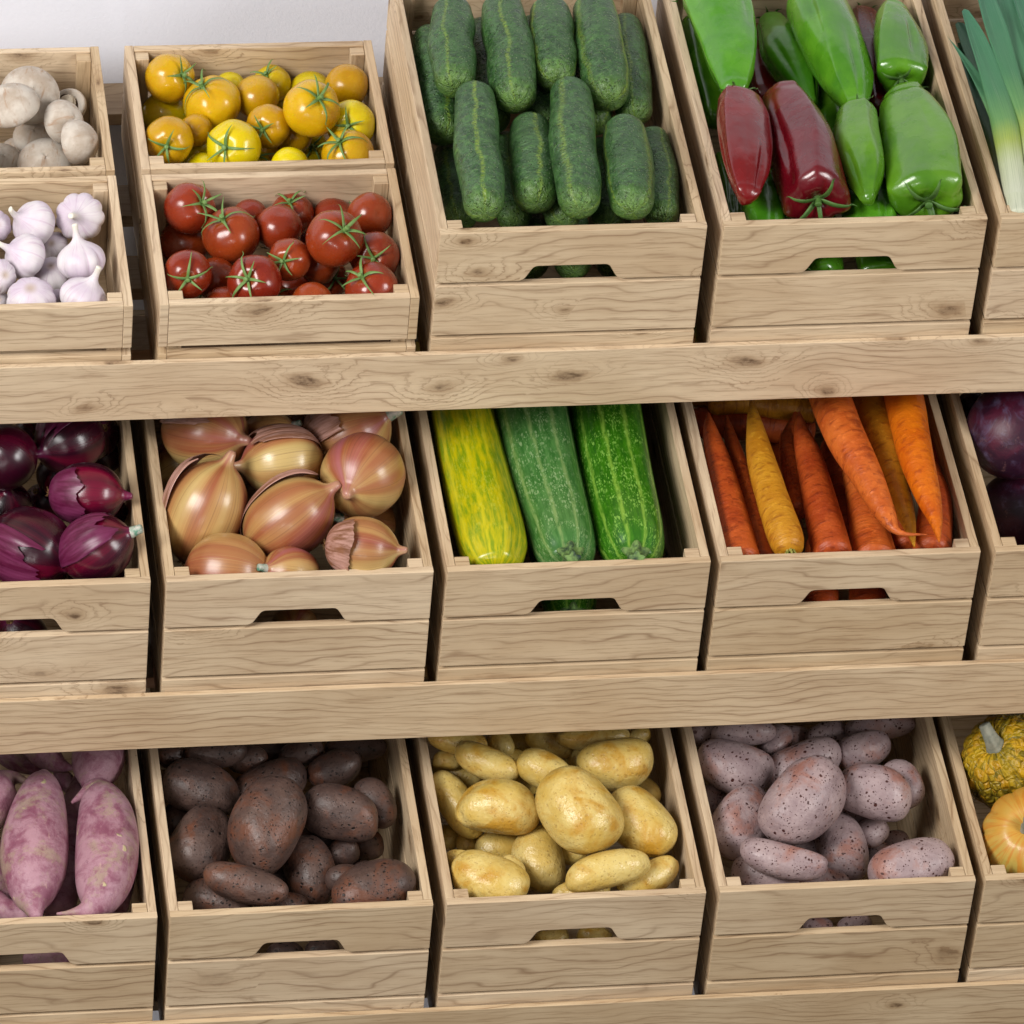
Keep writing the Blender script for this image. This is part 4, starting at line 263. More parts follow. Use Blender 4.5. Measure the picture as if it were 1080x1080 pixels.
    {'crate': 'mauve', 'kind': 'mauve_potato', 'label': 'dark mauve potato low against the yellow potato wall', 'loc': [0.0462, -0.172, -0.913], 'ax': [0.557, 0.751, 0.356], 'roll': [-0.18, -0.691, 0.7], 'L': 0.0445, 'W': 0.0393},
    {'crate': 'mauve', 'kind': 'mauve_potato', 'label': 'dark mauve potato deep between the largest one and the crosswise one', 'loc': [0.2429, -0.2134, -0.916], 'ax': [0.955, 0.235, 0.18], 'roll': [-0.204, -0.685, 0.7], 'L': 0.0647, 'W': 0.0446},
    {'crate': 'mauve', 'kind': 'mauve_potato', 'label': 'dark mauve potato deep under the largest one, front half', 'loc': [0.1786, -0.2473, -0.9417], 'ax': [0.955, 0.237, 0.176], 'roll': [-0.196, -0.682, 0.704], 'L': 0.0643, 'W': 0.0443},
    {'crate': 'mauve', 'kind': 'mauve_potato', 'label': 'mauve potato low behind the handle hole, squash side', 'loc': [0.2191, -0.3863, -0.9574], 'ax': [0.994, 0.027, 0.107], 'roll': [-0.203, -0.671, 0.713], 'L': 0.051, 'W': 0.0325},
    {'crate': 'mauve', 'kind': 'mauve_potato', 'label': 'mauve potato low behind the handle hole, yellow potato side', 'loc': [0.1666, -0.3873, -0.9583], 'ax': [0.996, -0.025, 0.086], 'roll': [-0.197, -0.672, 0.714], 'L': 0.044, 'W': 0.0305},
    {'crate': 'potato', 'kind': 'yellow_potato', 'label': 'long pale yellow potato behind the front board, handle side', 'loc': [-0.1412, -0.3739, -0.8347], 'ax': [0.981, 0.149, 0.128], 'roll': [-0.162, -0.685, 0.71], 'L': 0.1225, 'W': 0.0511},
    {'crate': 'potato', 'kind': 'yellow_potato', 'label': 'yellow potato in the front corner by the brown potatoes', 'loc': [-0.3065, -0.3759, -0.8447], 'ax': [0.855, -0.507, -0.11], 'roll': [-0.142, -0.686, 0.713], 'L': 0.1128, 'W': 0.0761},
    {'crate': 'potato', 'kind': 'yellow_potato', 'label': 'yellow potato in the front corner by the mauve potatoes', 'loc': [-0.0783, -0.3643, -0.8662], 'ax': [0.911, 0.358, 0.206], 'roll': [-0.169, -0.683, 0.711], 'L': 0.0941, 'W': 0.0503},
    {'crate': 'potato', 'kind': 'yellow_potato', 'label': 'yellow potato just peeping over the front board at the handle', 'loc': [-0.1732, -0.3729, -0.8799], 'ax': [0.992, 0.08, 0.102], 'roll': [-0.158, -0.683, 0.713], 'L': 0.082, 'W': 0.0433},
    {'crate': 'potato', 'kind': 'yellow_potato', 'label': 'small shaded yellow potato behind the front corner one, brown potato side', 'loc': [-0.3384, -0.3204, -0.8611], 'ax': [0.995, -0.094, 0.034], 'roll': [-0.137, -0.689, 0.711], 'L': 0.0386, 'W': 0.0329},
    {'crate': 'potato', 'kind': 'yellow_potato', 'label': 'dim yellow potato low between the front corner one and the upright one', 'loc': [-0.2695, -0.341, -0.8592], 'ax': [0.67, -0.714, -0.202], 'roll': [-0.146, -0.687, 0.712], 'L': 0.0389, 'W': 0.0347},
    {'crate': 'potato', 'kind': 'yellow_potato', 'label': 'largest yellow potato, on top in the middle of its crate', 'loc': [-0.1742, -0.2922, -0.7999], 'ax': [0.498, -0.825, -0.265], 'roll': [-0.158, -0.693, 0.704], 'L': 0.1338, 'W': 0.102},
    {'crate': 'potato', 'kind': 'yellow_potato', 'label': 'big oval yellow potato lying crosswise on the brown potato side', 'loc': [-0.2767, -0.247, -0.8303], 'ax': [0.982, -0.187, 0.006], 'roll': [-0.144, -0.695, 0.704], 'L': 0.1181, 'W': 0.0775},
    {'crate': 'potato', 'kind': 'yellow_potato', 'label': 'big yellow potato against the mauve potato side', 'loc': [-0.0825, -0.2874, -0.8354], 'ax': [0.595, -0.771, -0.226], 'roll': [-0.168, -0.69, 0.704], 'L': 0.1154, 'W': 0.0811},
    {'crate': 'potato', 'kind': 'yellow_potato', 'label': 'upright oval yellow potato in the front half, russet patch on it', 'loc': [-0.2233, -0.3005, -0.8869], 'ax': [0.096, -0.928, -0.359], 'roll': [-0.151, -0.688, 0.71], 'L': 0.0983, 'W': 0.0718},
    {'crate': 'potato', 'kind': 'yellow_potato', 'label': 'yellow potato behind the largest one, tilted toward the brown potatoes', 'loc': [-0.205, -0.1972, -0.8147], 'ax': [0.811, -0.569, -0.134], 'roll': [-0.152, -0.698, 0.699], 'L': 0.0859, 'W': 0.0535},
    {'crate': 'potato', 'kind': 'yellow_potato', 'label': 'large yellow potato in the back half by the mauve potatoes, russet patches', 'loc': [-0.1011, -0.1818, -0.8247], 'ax': [0.995, 0.044, 0.093], 'roll': [-0.164, -0.697, 0.698], 'L': 0.1104, 'W': 0.074},
    {'crate': 'potato', 'kind': 'yellow_potato', 'label': 'yellow potato in the back half on the brown potato side', 'loc': [-0.284, -0.1721, -0.8197], 'ax': [0.873, -0.477, -0.101], 'roll': [-0.143, -0.701, 0.699], 'L': 0.0972, 'W': 0.0465},
    {'crate': 'potato', 'kind': 'yellow_potato', 'label': 'pale yellow potato under the shelf edge, mauve potato side', 'loc': [-0.1267, -0.1282, -0.8225], 'ax': [0.994, -0.1, 0.042], 'roll': [-0.161, -0.701, 0.695], 'L': 0.1042, 'W': 0.0379},
    {'crate': 'potato', 'kind': 'yellow_potato', 'label': 'yellow potato against the brown potato wall behind the crosswise one', 'loc': [-0.3255, -0.1986, -0.8728], 'ax': [0.505, -0.819, -0.271], 'roll': [-0.137, -0.696, 0.705], 'L': 0.1102, 'W': 0.0524},
    {'crate': 'potato', 'kind': 'yellow_potato', 'label': 'yellow potato under the shelf edge at the centre', 'loc': [-0.1835, -0.1071, -0.8476], 'ax': [0.871, -0.481, -0.098], 'roll': [-0.153, -0.702, 0.696], 'L': 0.0695, 'W': 0.0371},
    {'crate': 'potato', 'kind': 'yellow_potato', 'label': 'yellow potato in the back corner by the brown potatoes', 'loc': [-0.3187, -0.1238, -0.8229], 'ax': [0.983, -0.184, 0.003], 'roll': [-0.138, -0.704, 0.697], 'L': 0.0855, 'W': 0.037},
    {'crate': 'potato', 'kind': 'yellow_potato', 'label': 'small yellow potato in the gap of the back row, brown potato side', 'loc': [-0.2542, -0.1077, -0.8447], 'ax': [0.382, -0.871, -0.309], 'roll': [-0.145, -0.703, 0.697], 'L': 0.0477, 'W': 0.0354},
    {'crate': 'potato', 'kind': 'yellow_potato', 'label': 'shaded yellow potato between the crosswise one and the upright one', 'loc': [-0.2689, -0.2484, -0.9097], 'ax': [0.995, -0.096, 0.037], 'roll': [-0.144, -0.69, 0.709], 'L': 0.0707, 'W': 0.0496},
    {'crate': 'potato', 'kind': 'yellow_potato', 'label': 'shaded yellow potato beneath the largest one', 'loc': [-0.1784, -0.2641, -0.8946], 'ax': [0.529, -0.81, -0.254], 'roll': [-0.155, -0.689, 0.708], 'L': 0.0664, 'W': 0.0435},
    {'crate': 'potato', 'kind': 'yellow_potato', 'label': 'dim yellow potato low against the brown potato wall', 'loc': [-0.3095, -0.2242, -0.9253], 'ax': [0.403, 0.838, 0.368], 'roll': [-0.139, -0.691, 0.709], 'L': 0.0394, 'W': 0.0348},
    {'crate': 'potato', 'kind': 'yellow_potato', 'label': 'greenish dim potato at the brown potato wall, low down', 'loc': [-0.3333, -0.2026, -0.9337], 'ax': [0.402, 0.838, 0.368], 'roll': [-0.136, -0.692, 0.709], 'L': 0.0348, 'W': 0.0348},
    {'crate': 'potato', 'kind': 'yellow_potato', 'label': 'dim yellow potato in the gap behind the crosswise one', 'loc': [-0.2306, -0.1131, -0.8727], 'ax': [0.96, -0.278, -0.025], 'roll': [-0.148, -0.7, 0.698], 'L': 0.0437, 'W': 0.0282},
    {'crate': 'potato', 'kind': 'yellow_potato', 'label': 'yellow potato under the shelf edge at the mauve potato wall', 'loc': [-0.0583, -0.1069, -0.8447], 'ax': [0.953, 0.251, 0.168], 'roll': [-0.168, -0.7, 0.694], 'L': 0.0401, 'W': 0.0267},
    {'crate': 'potato', 'kind': 'yellow_potato', 'label': 'greenish yellow potato low in the back corner', 'loc': [-0.3331, -0.1304, -0.8515], 'ax': [0.995, -0.092, 0.033], 'roll': [-0.136, -0.702, 0.699], 'L': 0.0393, 'W': 0.0282},
    {'crate': 'potato', 'kind': 'yellow_potato', 'label': 'shaded yellow potato in the gap behind the largest one', 'loc': [-0.138, -0.1205, -0.8671], 'ax': [0.885, 0.409, 0.222], 'roll': [-0.159, -0.699, 0.697], 'L': 0.0489, 'W': 0.0371},
    {'crate': 'potato', 'kind': 'yellow_potato', 'label': 'dim yellow potato deep in the back row gap at the centre', 'loc': [-0.219, -0.0791, -0.8747], 'ax': [0.995, -0.096, 0.038], 'roll': [-0.149, -0.702, 0.696], 'L': 0.0441, 'W': 0.0356},
    {'crate': 'potato', 'kind': 'yellow_potato', 'label': 'dim yellow potato deep behind the big crosswise one', 'loc': [-0.2273, -0.1592, -0.8747], 'ax': [0.995, -0.097, 0.038], 'roll': [-0.149, -0.697, 0.701], 'L': 0.0526, 'W': 0.0398},
    {'crate': 'potato', 'kind': 'yellow_potato', 'label': 'dim yellow potato deep at the brown potato wall, back half', 'loc': [-0.3154, -0.126, -0.8847], 'ax': [0.892, -0.444, -0.09], 'roll': [-0.138, -0.7, 0.701], 'L': 0.075, 'W': 0.0399},
    {'crate': 'potato', 'kind': 'yellow_potato', 'label': 'dim yellow potato deep at the mauve potato wall, back half', 'loc': [-0.0556, -0.1759, -0.8847], 'ax': [0.663, -0.722, -0.199], 'roll': [-0.169, -0.693, 0.7], 'L': 0.0534, 'W': 0.0399},
    {'crate': 'potato', 'kind': 'yellow_potato', 'label': 'yellow potato low behind the handle hole, brown potato side', 'loc': [-0.2097, -0.3851, -0.9578], 'ax': [0.992, 0.081, 0.1], 'roll': [-0.152, -0.678, 0.719], 'L': 0.0487, 'W': 0.0349},
    {'crate': 'potato', 'kind': 'yellow_potato', 'label': 'yellow potato low behind the handle hole, mauve potato side', 'loc': [-0.1489, -0.3848, -0.9596], 'ax': [0.981, -0.194, 0.012], 'roll': [-0.16, -0.677, 0.719], 'L': 0.0537, 'W': 0.0341},
    {'crate': 'squash', 'kind': 'orange_squash', 'label': 'smooth ribbed orange squash in the front half, touching the warty one', 'loc': [0.4642, -0.3471, -0.8347], 'ax': [-0.331, -0.416, 0.847], 'roll': [-0.233, -0.677, 0.698], 'L': 0.115, 'W': 0.1437},
    {'crate': 'squash', 'kind': 'warty_squash', 'label': 'warty yellow green squash with a grey curled stem, in the back half', 'loc': [0.4631, -0.1998, -0.8297], 'ax': [-0.562, -0.205, 0.801], 'roll': [-0.23, -0.687, 0.69], 'L': 0.1454, 'W': 0.1454},
    {'crate': 'garlic', 'kind': 'garlic_bulb', 'label': 'garlic bulb in the outer half of its crate, middle row beside the photo edge', 'loc': [-1.0075, 0.1206, -0.1205], 'ax': [0.418, -0.246, 0.874], 'roll': [-0.056, -0.767, 0.639], 'L': 0.0626, 'W': 0.0626},
    {'crate': 'garlic', 'kind': 'garlic_bulb', 'label': 'garlic bulb in the outer half of its crate, middle of that half', 'loc': [-1.0684, 0.1287, -0.1205], 'ax': [0.269, -0.305, 0.913], 'roll': [-0.049, -0.768, 0.639], 'L': 0.0626, 'W': 0.0626},
    {'crate': 'garlic', 'kind': 'garlic_bulb', 'label': 'garlic bulb in the outer half of its crate, middle row at the outer side wall', 'loc': [-1.1078, 0.1495, -0.1428], 'ax': [-0.111, -0.356, 0.928], 'roll': [-0.043, -0.768, 0.639], 'L': 0.0626, 'W': 0.0626},
    {'crate': 'garlic', 'kind': 'garlic_bulb', 'label': 'garlic bulb in the outer half of its crate, back row beside the photo edge', 'loc': [-1.0078, 0.1982, -0.1205], 'ax': [0.316, 0.046, 0.948], 'roll': [-0.056, -0.771, 0.634], 'L': 0.0631, 'W': 0.0631},
    {'crate': 'garlic', 'kind': 'garlic_bulb', 'label': 'garlic bulb in the outer half of its crate, back row of that half', 'loc': [-1.0651, 0.2154, -0.1279], 'ax': [-0.343, -0.092, 0.935], 'roll': [-0.049, -0.772, 0.634], 'L': 0.0631, 'W': 0.0631},
    {'crate': 'garlic', 'kind': 'garlic_bulb', 'label': 'garlic bulb in the outer half of its crate, back outer corner', 'loc': [-1.103, 0.24, -0.151], 'ax': [-0.235, -0.148, 0.961], 'roll': [-0.044, -0.772, 0.634], 'L': 0.0631, 'W': 0.0631},
    {'crate': 'garlic', 'kind': 'garlic_bulb', 'label': 'garlic bulb in the outer half of its crate, front row beside the photo edge', 'loc': [-1.0109, 0.1112, -0.1792], 'ax': [0.014, -0.345, 0.938], 'roll': [-0.056, -0.763, 0.644], 'L': 0.0621, 'W': 0.0621},
    {'crate': 'garlic', 'kind': 'garlic_bulb', 'label': 'garlic bulb in the outer half of its crate, front row of that half', 'loc': [-1.0711, 0.1074, -0.176], 'ax': [0.311, -0.236, 0.921], 'roll': [-0.048, -0.763, 0.644], 'L': 0.0621, 'W': 0.0621},
    {'crate': 'garlic', 'kind': 'garlic_bulb', 'label': 'garlic bulb in the outer half of its crate, front outer corner', 'loc': [-1.1086, 0.1338, -0.1988], 'ax': [-0.072, -0.36, 0.93], 'roll': [-0.043, -0.763, 0.645], 'L': 0.0621, 'W': 0.0621},
    {'crate': 'mushroom', 'kind': 'mushroom', 'label': 'mushroom in the outer half of its crate, back row beside the photo edge', 'loc': [-0.9809, 0.4791, -0.1235], 'ax': [-0.598, -0.456, 0.658], 'roll': [-0.058, -0.785, 0.617], 'L': 0.0679, 'W': 0.0679},
    {'crate': 'mushroom', 'kind': 'mushroom', 'label': 'mushroom in the outer half of its crate, back row of that half', 'loc': [-1.0356, 0.5023, -0.1493], 'ax': [-0.201, -0.189, 0.961], 'roll': [-0.051, -0.784, 0.618], 'L': 0.0678, 'W': 0.0678},
    {'crate': 'mushroom', 'kind': 'mushroom', 'label': 'mushroom in the outer half of its crate, back outer corner', 'loc': [-1.0864, 0.5366, -0.1701], 'ax': [0.41, -0.424, 0.807], 'roll': [-0.044, -0.785, 0.618], 'L': 0.0678, 'W': 0.0678},
    {'crate': 'mushroom', 'kind': 'mushroom', 'label': 'mushroom in the outer half of its crate, front row beside the photo edge', 'loc': [-0.9875, 0.3485, -0.1235], 'ax': [-0.089, -0.371, 0.924], 'roll': [-0.058, -0.778, 0.625], 'L': 0.067, 'W': 0.067},
    {'crate': 'mushroom', 'kind': 'mushroom', 'label': 'mushroom in the outer half of its crate, front row of that half', 'loc': [-1.0413, 0.3752, -0.1455], 'ax': [0.366, -0.506, 0.781], 'roll': [-0.051, -0.779, 0.626], 'L': 0.067, 'W': 0.067},
    {'crate': 'mushroom', 'kind': 'mushroom', 'label': 'mushroom in the outer half of its crate, front outer corner', 'loc': [-1.09, 0.4056, -0.1705], 'ax': [0.299, -0.493, 0.817], 'roll': [-0.045, -0.779, 0.626], 'L': 0.067, 'W': 0.067},
    {'crate': 'redonion', 'kind': 'red_onion', 'label': 'red onion in the outer half of its crate, back row beside the photo edge', 'loc': [-1.0159, 0.0658, -0.424], 'ax': [0.121, -0.204, 0.971], 'roll': [-0.054, -0.745, 0.665], 'L': 0.0751, 'W': 0.0751},
    {'crate': 'redonion', 'kind': 'red_onion', 'label': 'red onion in the outer half of its crate, back outer corner', 'loc': [-1.0761, 0.0962, -0.4484], 'ax': [-0.018, -0.243, 0.97], 'roll': [-0.047, -0.746, 0.665], 'L': 0.0751, 'W': 0.0751},
    {'crate': 'redonion', 'kind': 'red_onion', 'label': 'red onion in the outer half of its crate, middle row beside the photo edge', 'loc': [-1.0205, -0.0448, -0.424], 'ax': [0.255, -0.648, 0.718], 'roll': [-0.054, -0.739, 0.672], 'L': 0.0743, 'W': 0.0743},
    {'crate': 'redonion', 'kind': 'red_onion', 'label': 'red onion in the outer half of its crate, middle row at the outer side wall', 'loc': [-1.0839, -0.0218, -0.4418], 'ax': [-0.732, -0.324, 0.599], 'roll': [-0.046, -0.739, 0.672], 'L': 0.0743, 'W': 0.0743},
    {'crate': 'redonion', 'kind': 'red_onion', 'label': 'red onion in the outer half of its crate, front row beside the photo edge', 'loc': [-1.0268, -0.0797, -0.4851], 'ax': [-0.477, -0.446, 0.757], 'roll': [-0.053, -0.733, 0.678], 'L': 0.0736, 'W': 0.0736},
    {'crate': 'redonion', 'kind': 'red_onion', 'label': 'red onion in the outer half of its crate, front outer corner', 'loc': [-1.0843, -0.066, -0.4977], 'ax': [-0.715, -0.288, 0.637], 'roll': [-0.046, -0.733, 0.678], 'L': 0.0736, 'W': 0.0736},
    {'crate': 'sweet', 'kind': 'sweet_potato', 'label': 'pink sweet potato in the outer half of its crate, beside the photo edge', 'loc': [-1.0269, -0.2835, -0.8347], 'ax': [-0.052, -0.999, 0.0], 'roll': [-0.053, -0.699, 0.713], 'L': 0.2566, 'W': 0.0651, 'pts': [[0.0103, 0.1335, 0.0, 0.0092], [0.0054, 0.1036, 0.0, 0.0229], [-0.0022, 0.0316, 0.0, 0.0326], [-0.0058, -0.048, 0.0, 0.0293], [-0.0045, -0.0979, 0.0, 0.0135], [-0.0031, -0.1228, 0.0, 0.0036]]},
    {'crate': 'sweet', 'kind': 'sweet_potato', 'label': 'pink sweet potato in the outer half of its crate, at the outer side wall', 'loc': [-1.0834, -0.2794, -0.8347], 'ax': [-0.046, -0.999, 0.0], 'roll': [-0.046, -0.699, 0.713], 'L': 0.2564, 'W': 0.0651, 'pts': [[0.0094, 0.1334, -0.0, 0.0092], [0.0047, 0.1036, 0.0, 0.0229], [-0.0024, 0.0316, 0.0, 0.0326], [-0.0055, -0.048, 0.0, 0.0293], [-0.0039, -0.0979, 0.0, 0.0135], [-0.0024, -0.1227, 0.0, 0.0036]]},
    {'crate': 'sweet', 'kind': 'sweet_potato', 'label': 'pink sweet potato lying crosswise at the back of the outer half of its crate', 'loc': [-1.0397, -0.1083, -0.8447], 'ax': [0.981, -0.194, 0.0], 'roll': [-0.05, -0.709, 0.703], 'L': 0.095, 'W': 0.046, 'pts': [[-0.0467, 0.0071, 0.0, 0.0077], [-0.0194, 0.0055, 0.0, 0.02], [0.0197, -0.0011, 0.0, 0.023], [0.0465, -0.0114, 0.0, 0.0061]]},
    {'crate': 'beet', 'kind': 'beetroot', 'label': 'dark purple beetroot in the outer half of its crate, back row', 'loc': [0.589, 0.035, -0.429], 'ax': [-0.002, -0.403, 0.915], 'roll': [-0.248, -0.721, 0.647], 'L': 0.1246, 'W': 0.1246},
    {'crate': 'beet', 'kind': 'beetroot', 'label': 'dark purple beetroot in the outer half of its crate, front row', 'loc': [0.5587, -0.1474, -0.4302], 'ax': [0.005, -0.379, 0.925], 'roll': [-0.248, -0.711, 0.658], 'L': 0.1197, 'W': 0.1197},
    {'crate': 'beet', 'kind': 'beetroot', 'label': 'dark purple beetroot in the outer half of its crate, outer side wall', 'loc': [0.6568, -0.0618, -0.429], 'ax': [0.131, -0.173, 0.976], 'roll': [-0.258, -0.714, 0.651], 'L': 0.0844, 'W': 0.0844},
    {'crate': 'squash', 'kind': 'orange_squash', 'label': 'orange squash in the outer half of its crate, front outer corner', 'loc': [0.6151, -0.3566, -0.8447], 'ax': [-0.29, -0.286, 0.913], 'roll': [-0.25, -0.672, 0.696], 'L': 0.0969, 'W': 0.1212},
    {'crate': 'squash', 'kind': 'warty_squash', 'label': 'warty yellow squash in the outer half of its crate, back outer corner', 'loc': [0.6187, -0.2098, -0.8447], 'ax': [-0.359, -0.239, 0.902], 'roll': [-0.248, -0.682, 0.688], 'L': 0.1253, 'W': 0.1253},
    {'crate': 'leek', 'kind': 'leek', 'label': 'leek in the outer half of its crate, first past the photo edge', 'loc': [0.5329, 0.2684, 0.0203], 'ax': [-0.006, 0.99, 0.139], 'roll': [-0.244, -0.761, 0.601], 'L': 0.4662, 'W': 0.0313, 'leaf': 1, 'pts': [[-0.0026, -0.2514, -0.0353, 0.0157], [0.006, -0.1354, -0.0203, 0.0154], [0.0059, -0.025, -0.0083, 0.0146], [-0.0026, 0.0506, 0.0097, 0.0141], [-0.0012, 0.1509, 0.0247, 0.0139], [-0.0055, 0.2103, 0.0297, 0.0085]]},
    {'crate': 'leek', 'kind': 'leek', 'label': 'leek in the outer half of its crate, in the middle of that half', 'loc': [0.5699, 0.267, 0.0203], 'ax': [-0.003, 0.99, 0.139], 'roll': [-0.249, -0.76, 0.601], 'L': 0.4665, 'W': 0.0314, 'leaf': 1, 'pts': [[-0.0034, -0.2515, -0.0353, 0.0157], [0.0056, -0.1355, -0.0203, 0.0154], [0.0059, -0.025, -0.0083, 0.0146], [-0.0025, 0.0506, 0.0097, 0.0141], [-0.0008, 0.151, 0.0247, 0.0139], [-0.0048, 0.2104, 0.0297, 0.0085]]},
    {'crate': 'leek', 'kind': 'leek', 'label': 'leek in the outer half of its crate, near the outer side wall', 'loc': [0.607, 0.2656, 0.0203], 'ax': [-0.0, 0.99, 0.139], 'roll': [-0.253, -0.759, 0.6], 'L': 0.4667, 'W': 0.0314, 'leaf': 1, 'pts': [[-0.0041, -0.2516, -0.0353, 0.0157], [0.0052, -0.1356, -0.0203, 0.0154], [0.0058, -0.025, -0.0083, 0.0146], [-0.0024, 0.0506, 0.0097, 0.0141], [-0.0004, 0.151, 0.0247, 0.0139], [-0.0042, 0.2105, 0.0297, 0.0085]]},
    {'crate': 'leek', 'kind': 'leek', 'label': 'leek in the outer half of its crate, against the outer side wall', 'loc': [0.641, 0.2643, 0.0203], 'ax': [0.002, 0.99, 0.139], 'roll': [-0.257, -0.758, 0.6], 'L': 0.467, 'W': 0.0314, 'leaf': 1, 'pts': [[-0.0048, -0.2518, -0.0353, 0.0157], [0.0049, -0.1357, -0.0203, 0.0154], [0.0058, -0.025, -0.0083, 0.0147], [-0.0022, 0.0507, 0.0097, 0.0141], [0.0, 0.1511, 0.0247, 0.0139], [-0.0037, 0.2107, 0.0297, 0.0086]]},])
CAM = {'f': 6161.59, 'R': [[0.988308, -0.133009, 0.074535], [-0.034428, -0.670903, -0.740745], [0.148532, 0.729519, -0.667638]], 't': [0.283246, -0.381153, 7.793122], 'V': [0.0, -0.216573, -0.436568], 'N': [0.0, -0.409019, -0.824733]}

# ------------------------------------------------------------------ helpers
def lin(r, g, b):
    f = lambda c: (c/255/12.92) if c/255 <= .04045 else ((c/255+.055)/1.055)**2.4
    return (f(r), f(g), f(b), 1)

def tag(o, label=None, cat=None, group=None, kind=None):
    if label: o['label'] = label
    if cat: o['category'] = cat
    if group: o['group'] = group
    if kind: o['kind'] = kind
    return o

def empty(name, mat, parent=None):
    o = bpy.data.objects.new(name, None); o.empty_display_size = .05
    C.objects.link(o); o.matrix_world = mat
    return o

def link(name, me, mat, parent=None, world=None, smooth=True):
    o = bpy.data.objects.new(name, me); C.objects.link(o)
    if mat: me.materials.append(mat)
    if parent is not None: o.parent = parent
    if world is not None: o.matrix_world = world
    if smooth: me.polygons.foreach_set('use_smooth', [True]*len(me.polygons))
    return o

def grid_mesh(name, P, closed_u=True, uv=True):
    """P: (rings, segs, 3) array -> mesh; u runs round, v along the rings. Collapsed end rings make closed ends."""
    n, m, _ = P.shape
    V = P.reshape(-1, 3)
    i, j = np.meshgrid(np.arange(n-1), np.arange(m if closed_u else m-1), indexing='ij')
    j2 = (j+1) % m
    F = np.stack([i*m+j, i*m+j2, (i+1)*m+j2, (i+1)*m+j], -1).reshape(-1, 4)
    me = bpy.data.meshes.new(name)
    me.vertices.add(len(V)); me.vertices.foreach_set('co', V.ravel())
    me.loops.add(F.size); me.loops.foreach_set('vertex_index', F.ravel())
    me.polygons.add(len(F)); me.polygons.foreach_set('loop_start', np.arange(len(F))*4)
    me.update(calc_edges=True)
    l = me.uv_layers.new(name='UVMap')
    uu = np.stack([j/m, (j+1)/m, (j+1)/m, j/m], -1); vv = np.stack([i, i, i+1, i+1], -1)/(n-1)
    l.data.foreach_set('uv', np.stack([uu, vv], -1).ravel())
    return me

def join_meshes(name, mats_meshes):
    bm = bmesh.new()
    for me in mats_meshes: bm.from_mesh(me); bpy.data.meshes.remove(me)
    out = bpy.data.meshes.new(name); bm.to_mesh(out); bm.free()
    return out

def catmull(pts, n):
    P = np.array(pts, float)
    if len(P) == 2:
        t = np.linspace(0, 1, n)[:, None]; return P[0]*(1-t)+P[1]*t
    Q = np.vstack([2*P[0]-P[1], P, 2*P[-1]-P[-2]])
    d = np.concatenate([[0], np.cumsum(np.linalg.norm(np.diff(P[:, :3], axis=0), axis=1))])
    s = np.linspace(0, d[-1], n); out = []
    for x in s:
        k = min(np.searchsorted(d, x, side='right')-1, len(P)-2); t = (x-d[k])/(d[k+1]-d[k])
        a, b, c, e = Q[k:k+4]
        v = .5*((2*b)+(-a+c)*t+(2*a-5*b+4*c-e)*t*t+(-a+3*b-3*c+e)*t**3)
        out.append(v)
    return np.array(out)

def frames(S):
    T = np.gradient(S, axis=0); T /= np.linalg.norm(T, axis=1)[:, None]
    ref = np.array([0, 0, 1.]) if abs(T[0][2]) < .9 else np.array([1., 0, 0])
    U = []; u = ref-T[0]*(ref@T[0])
    for t in T:
        u = u-t*(u@t); u /= np.linalg.norm(u); U.append(u)
    U = np.array(U); W = np.cross(T, U)
    return T, U, W

def noise_fn(seed, k=5, lo=1., hi=3.):
    """smooth random function of a direction / position: a few cosine waves"""
    r = np.random.default_rng(seed)
    D = r.normal(size=(k, 3)); D /= np.linalg.norm(D, axis=1)[:, None]; D *= r.uniform(lo, hi, (k, 1)); ph = r.uniform(0, 6.28, k); A = r.uniform(.5, 1, k)/k
    return lambda p: (np.cos(p@D.T+ph)*A).sum(-1)

def tube(name, pts, segs=40, rings=60, cap0=1., cap1=1., mod=None, capn=9, sq0=1.):
    """skin along a curve of (x,y,z,r). The end points are the centres of rounded ends (cap: how far they bulge, in radii)."""
    Q = catmull(pts, rings); S, Rr = Q[:, :3], np.maximum(Q[:, 3], 2e-4)
    T, U, W = frames(S)
    a = np.linspace(0, math.pi/2, capn)[:-1]
    s0 = [(S[0]-T[0]*Rr[0]*cap0*math.cos(x), Rr[0]*math.sin(x)**sq0, T[0], U[0], W[0]) for x in a]
    s1 = [(S[-1]+T[-1]*Rr[-1]*cap1*math.cos(x), Rr[-1]*math.sin(x), T[-1], U[-1], W[-1]) for x in a[::-1]]
    allr = s0+[(S[i], Rr[i], T[i], U[i], W[i]) for i in range(rings)]+s1
    th = np.arange(segs)*2*math.pi/segs
    n = len(allr); P = np.zeros((n, segs, 3))
    L = np.array([x[0] for x in allr]); d = np.concatenate([[0], np.cumsum(np.linalg.norm(np.diff(L, axis=0), axis=1))]); d /= d[-1]
    for i, (c, r, t, u, w) in enumerate(allr):
        k = mod(d[i], th) if mod else 1.
        P[i] = c+((np.cos(th)*r*k)[:, None]*u+(np.sin(th)*r*k)[:, None]*w)
    me = grid_mesh(name, P)
    return me, allr

def revolve(name, prof, segs=48, mod=None):
    """prof: list of (z, r) from bottom to top; mod(t, theta, z, r) -> (dr factor, dz)"""
    pr = np.array(prof, float); n = len(pr); th = np.arange(segs)*2*math.pi/segs
    P = np.zeros((n, segs, 3))
    for i, (z, r) in enumerate(pr):
        k, dz = mod(i/(n-1), th, z, r) if mod else (1., 0.)
        P[i, :, 0] = np.cos(th)*r*k; P[i, :, 1] = np.sin(th)*r*k; P[i, :, 2] = z+dz
    return grid_mesh(name, P)

def smooth_prof(pts, n=40):
    Q = catmull([(x, y, 0) for x, y in pts], n)[:, :2]; Q[:, 1] = np.maximum(Q[:, 1], 1e-5)
    return Q

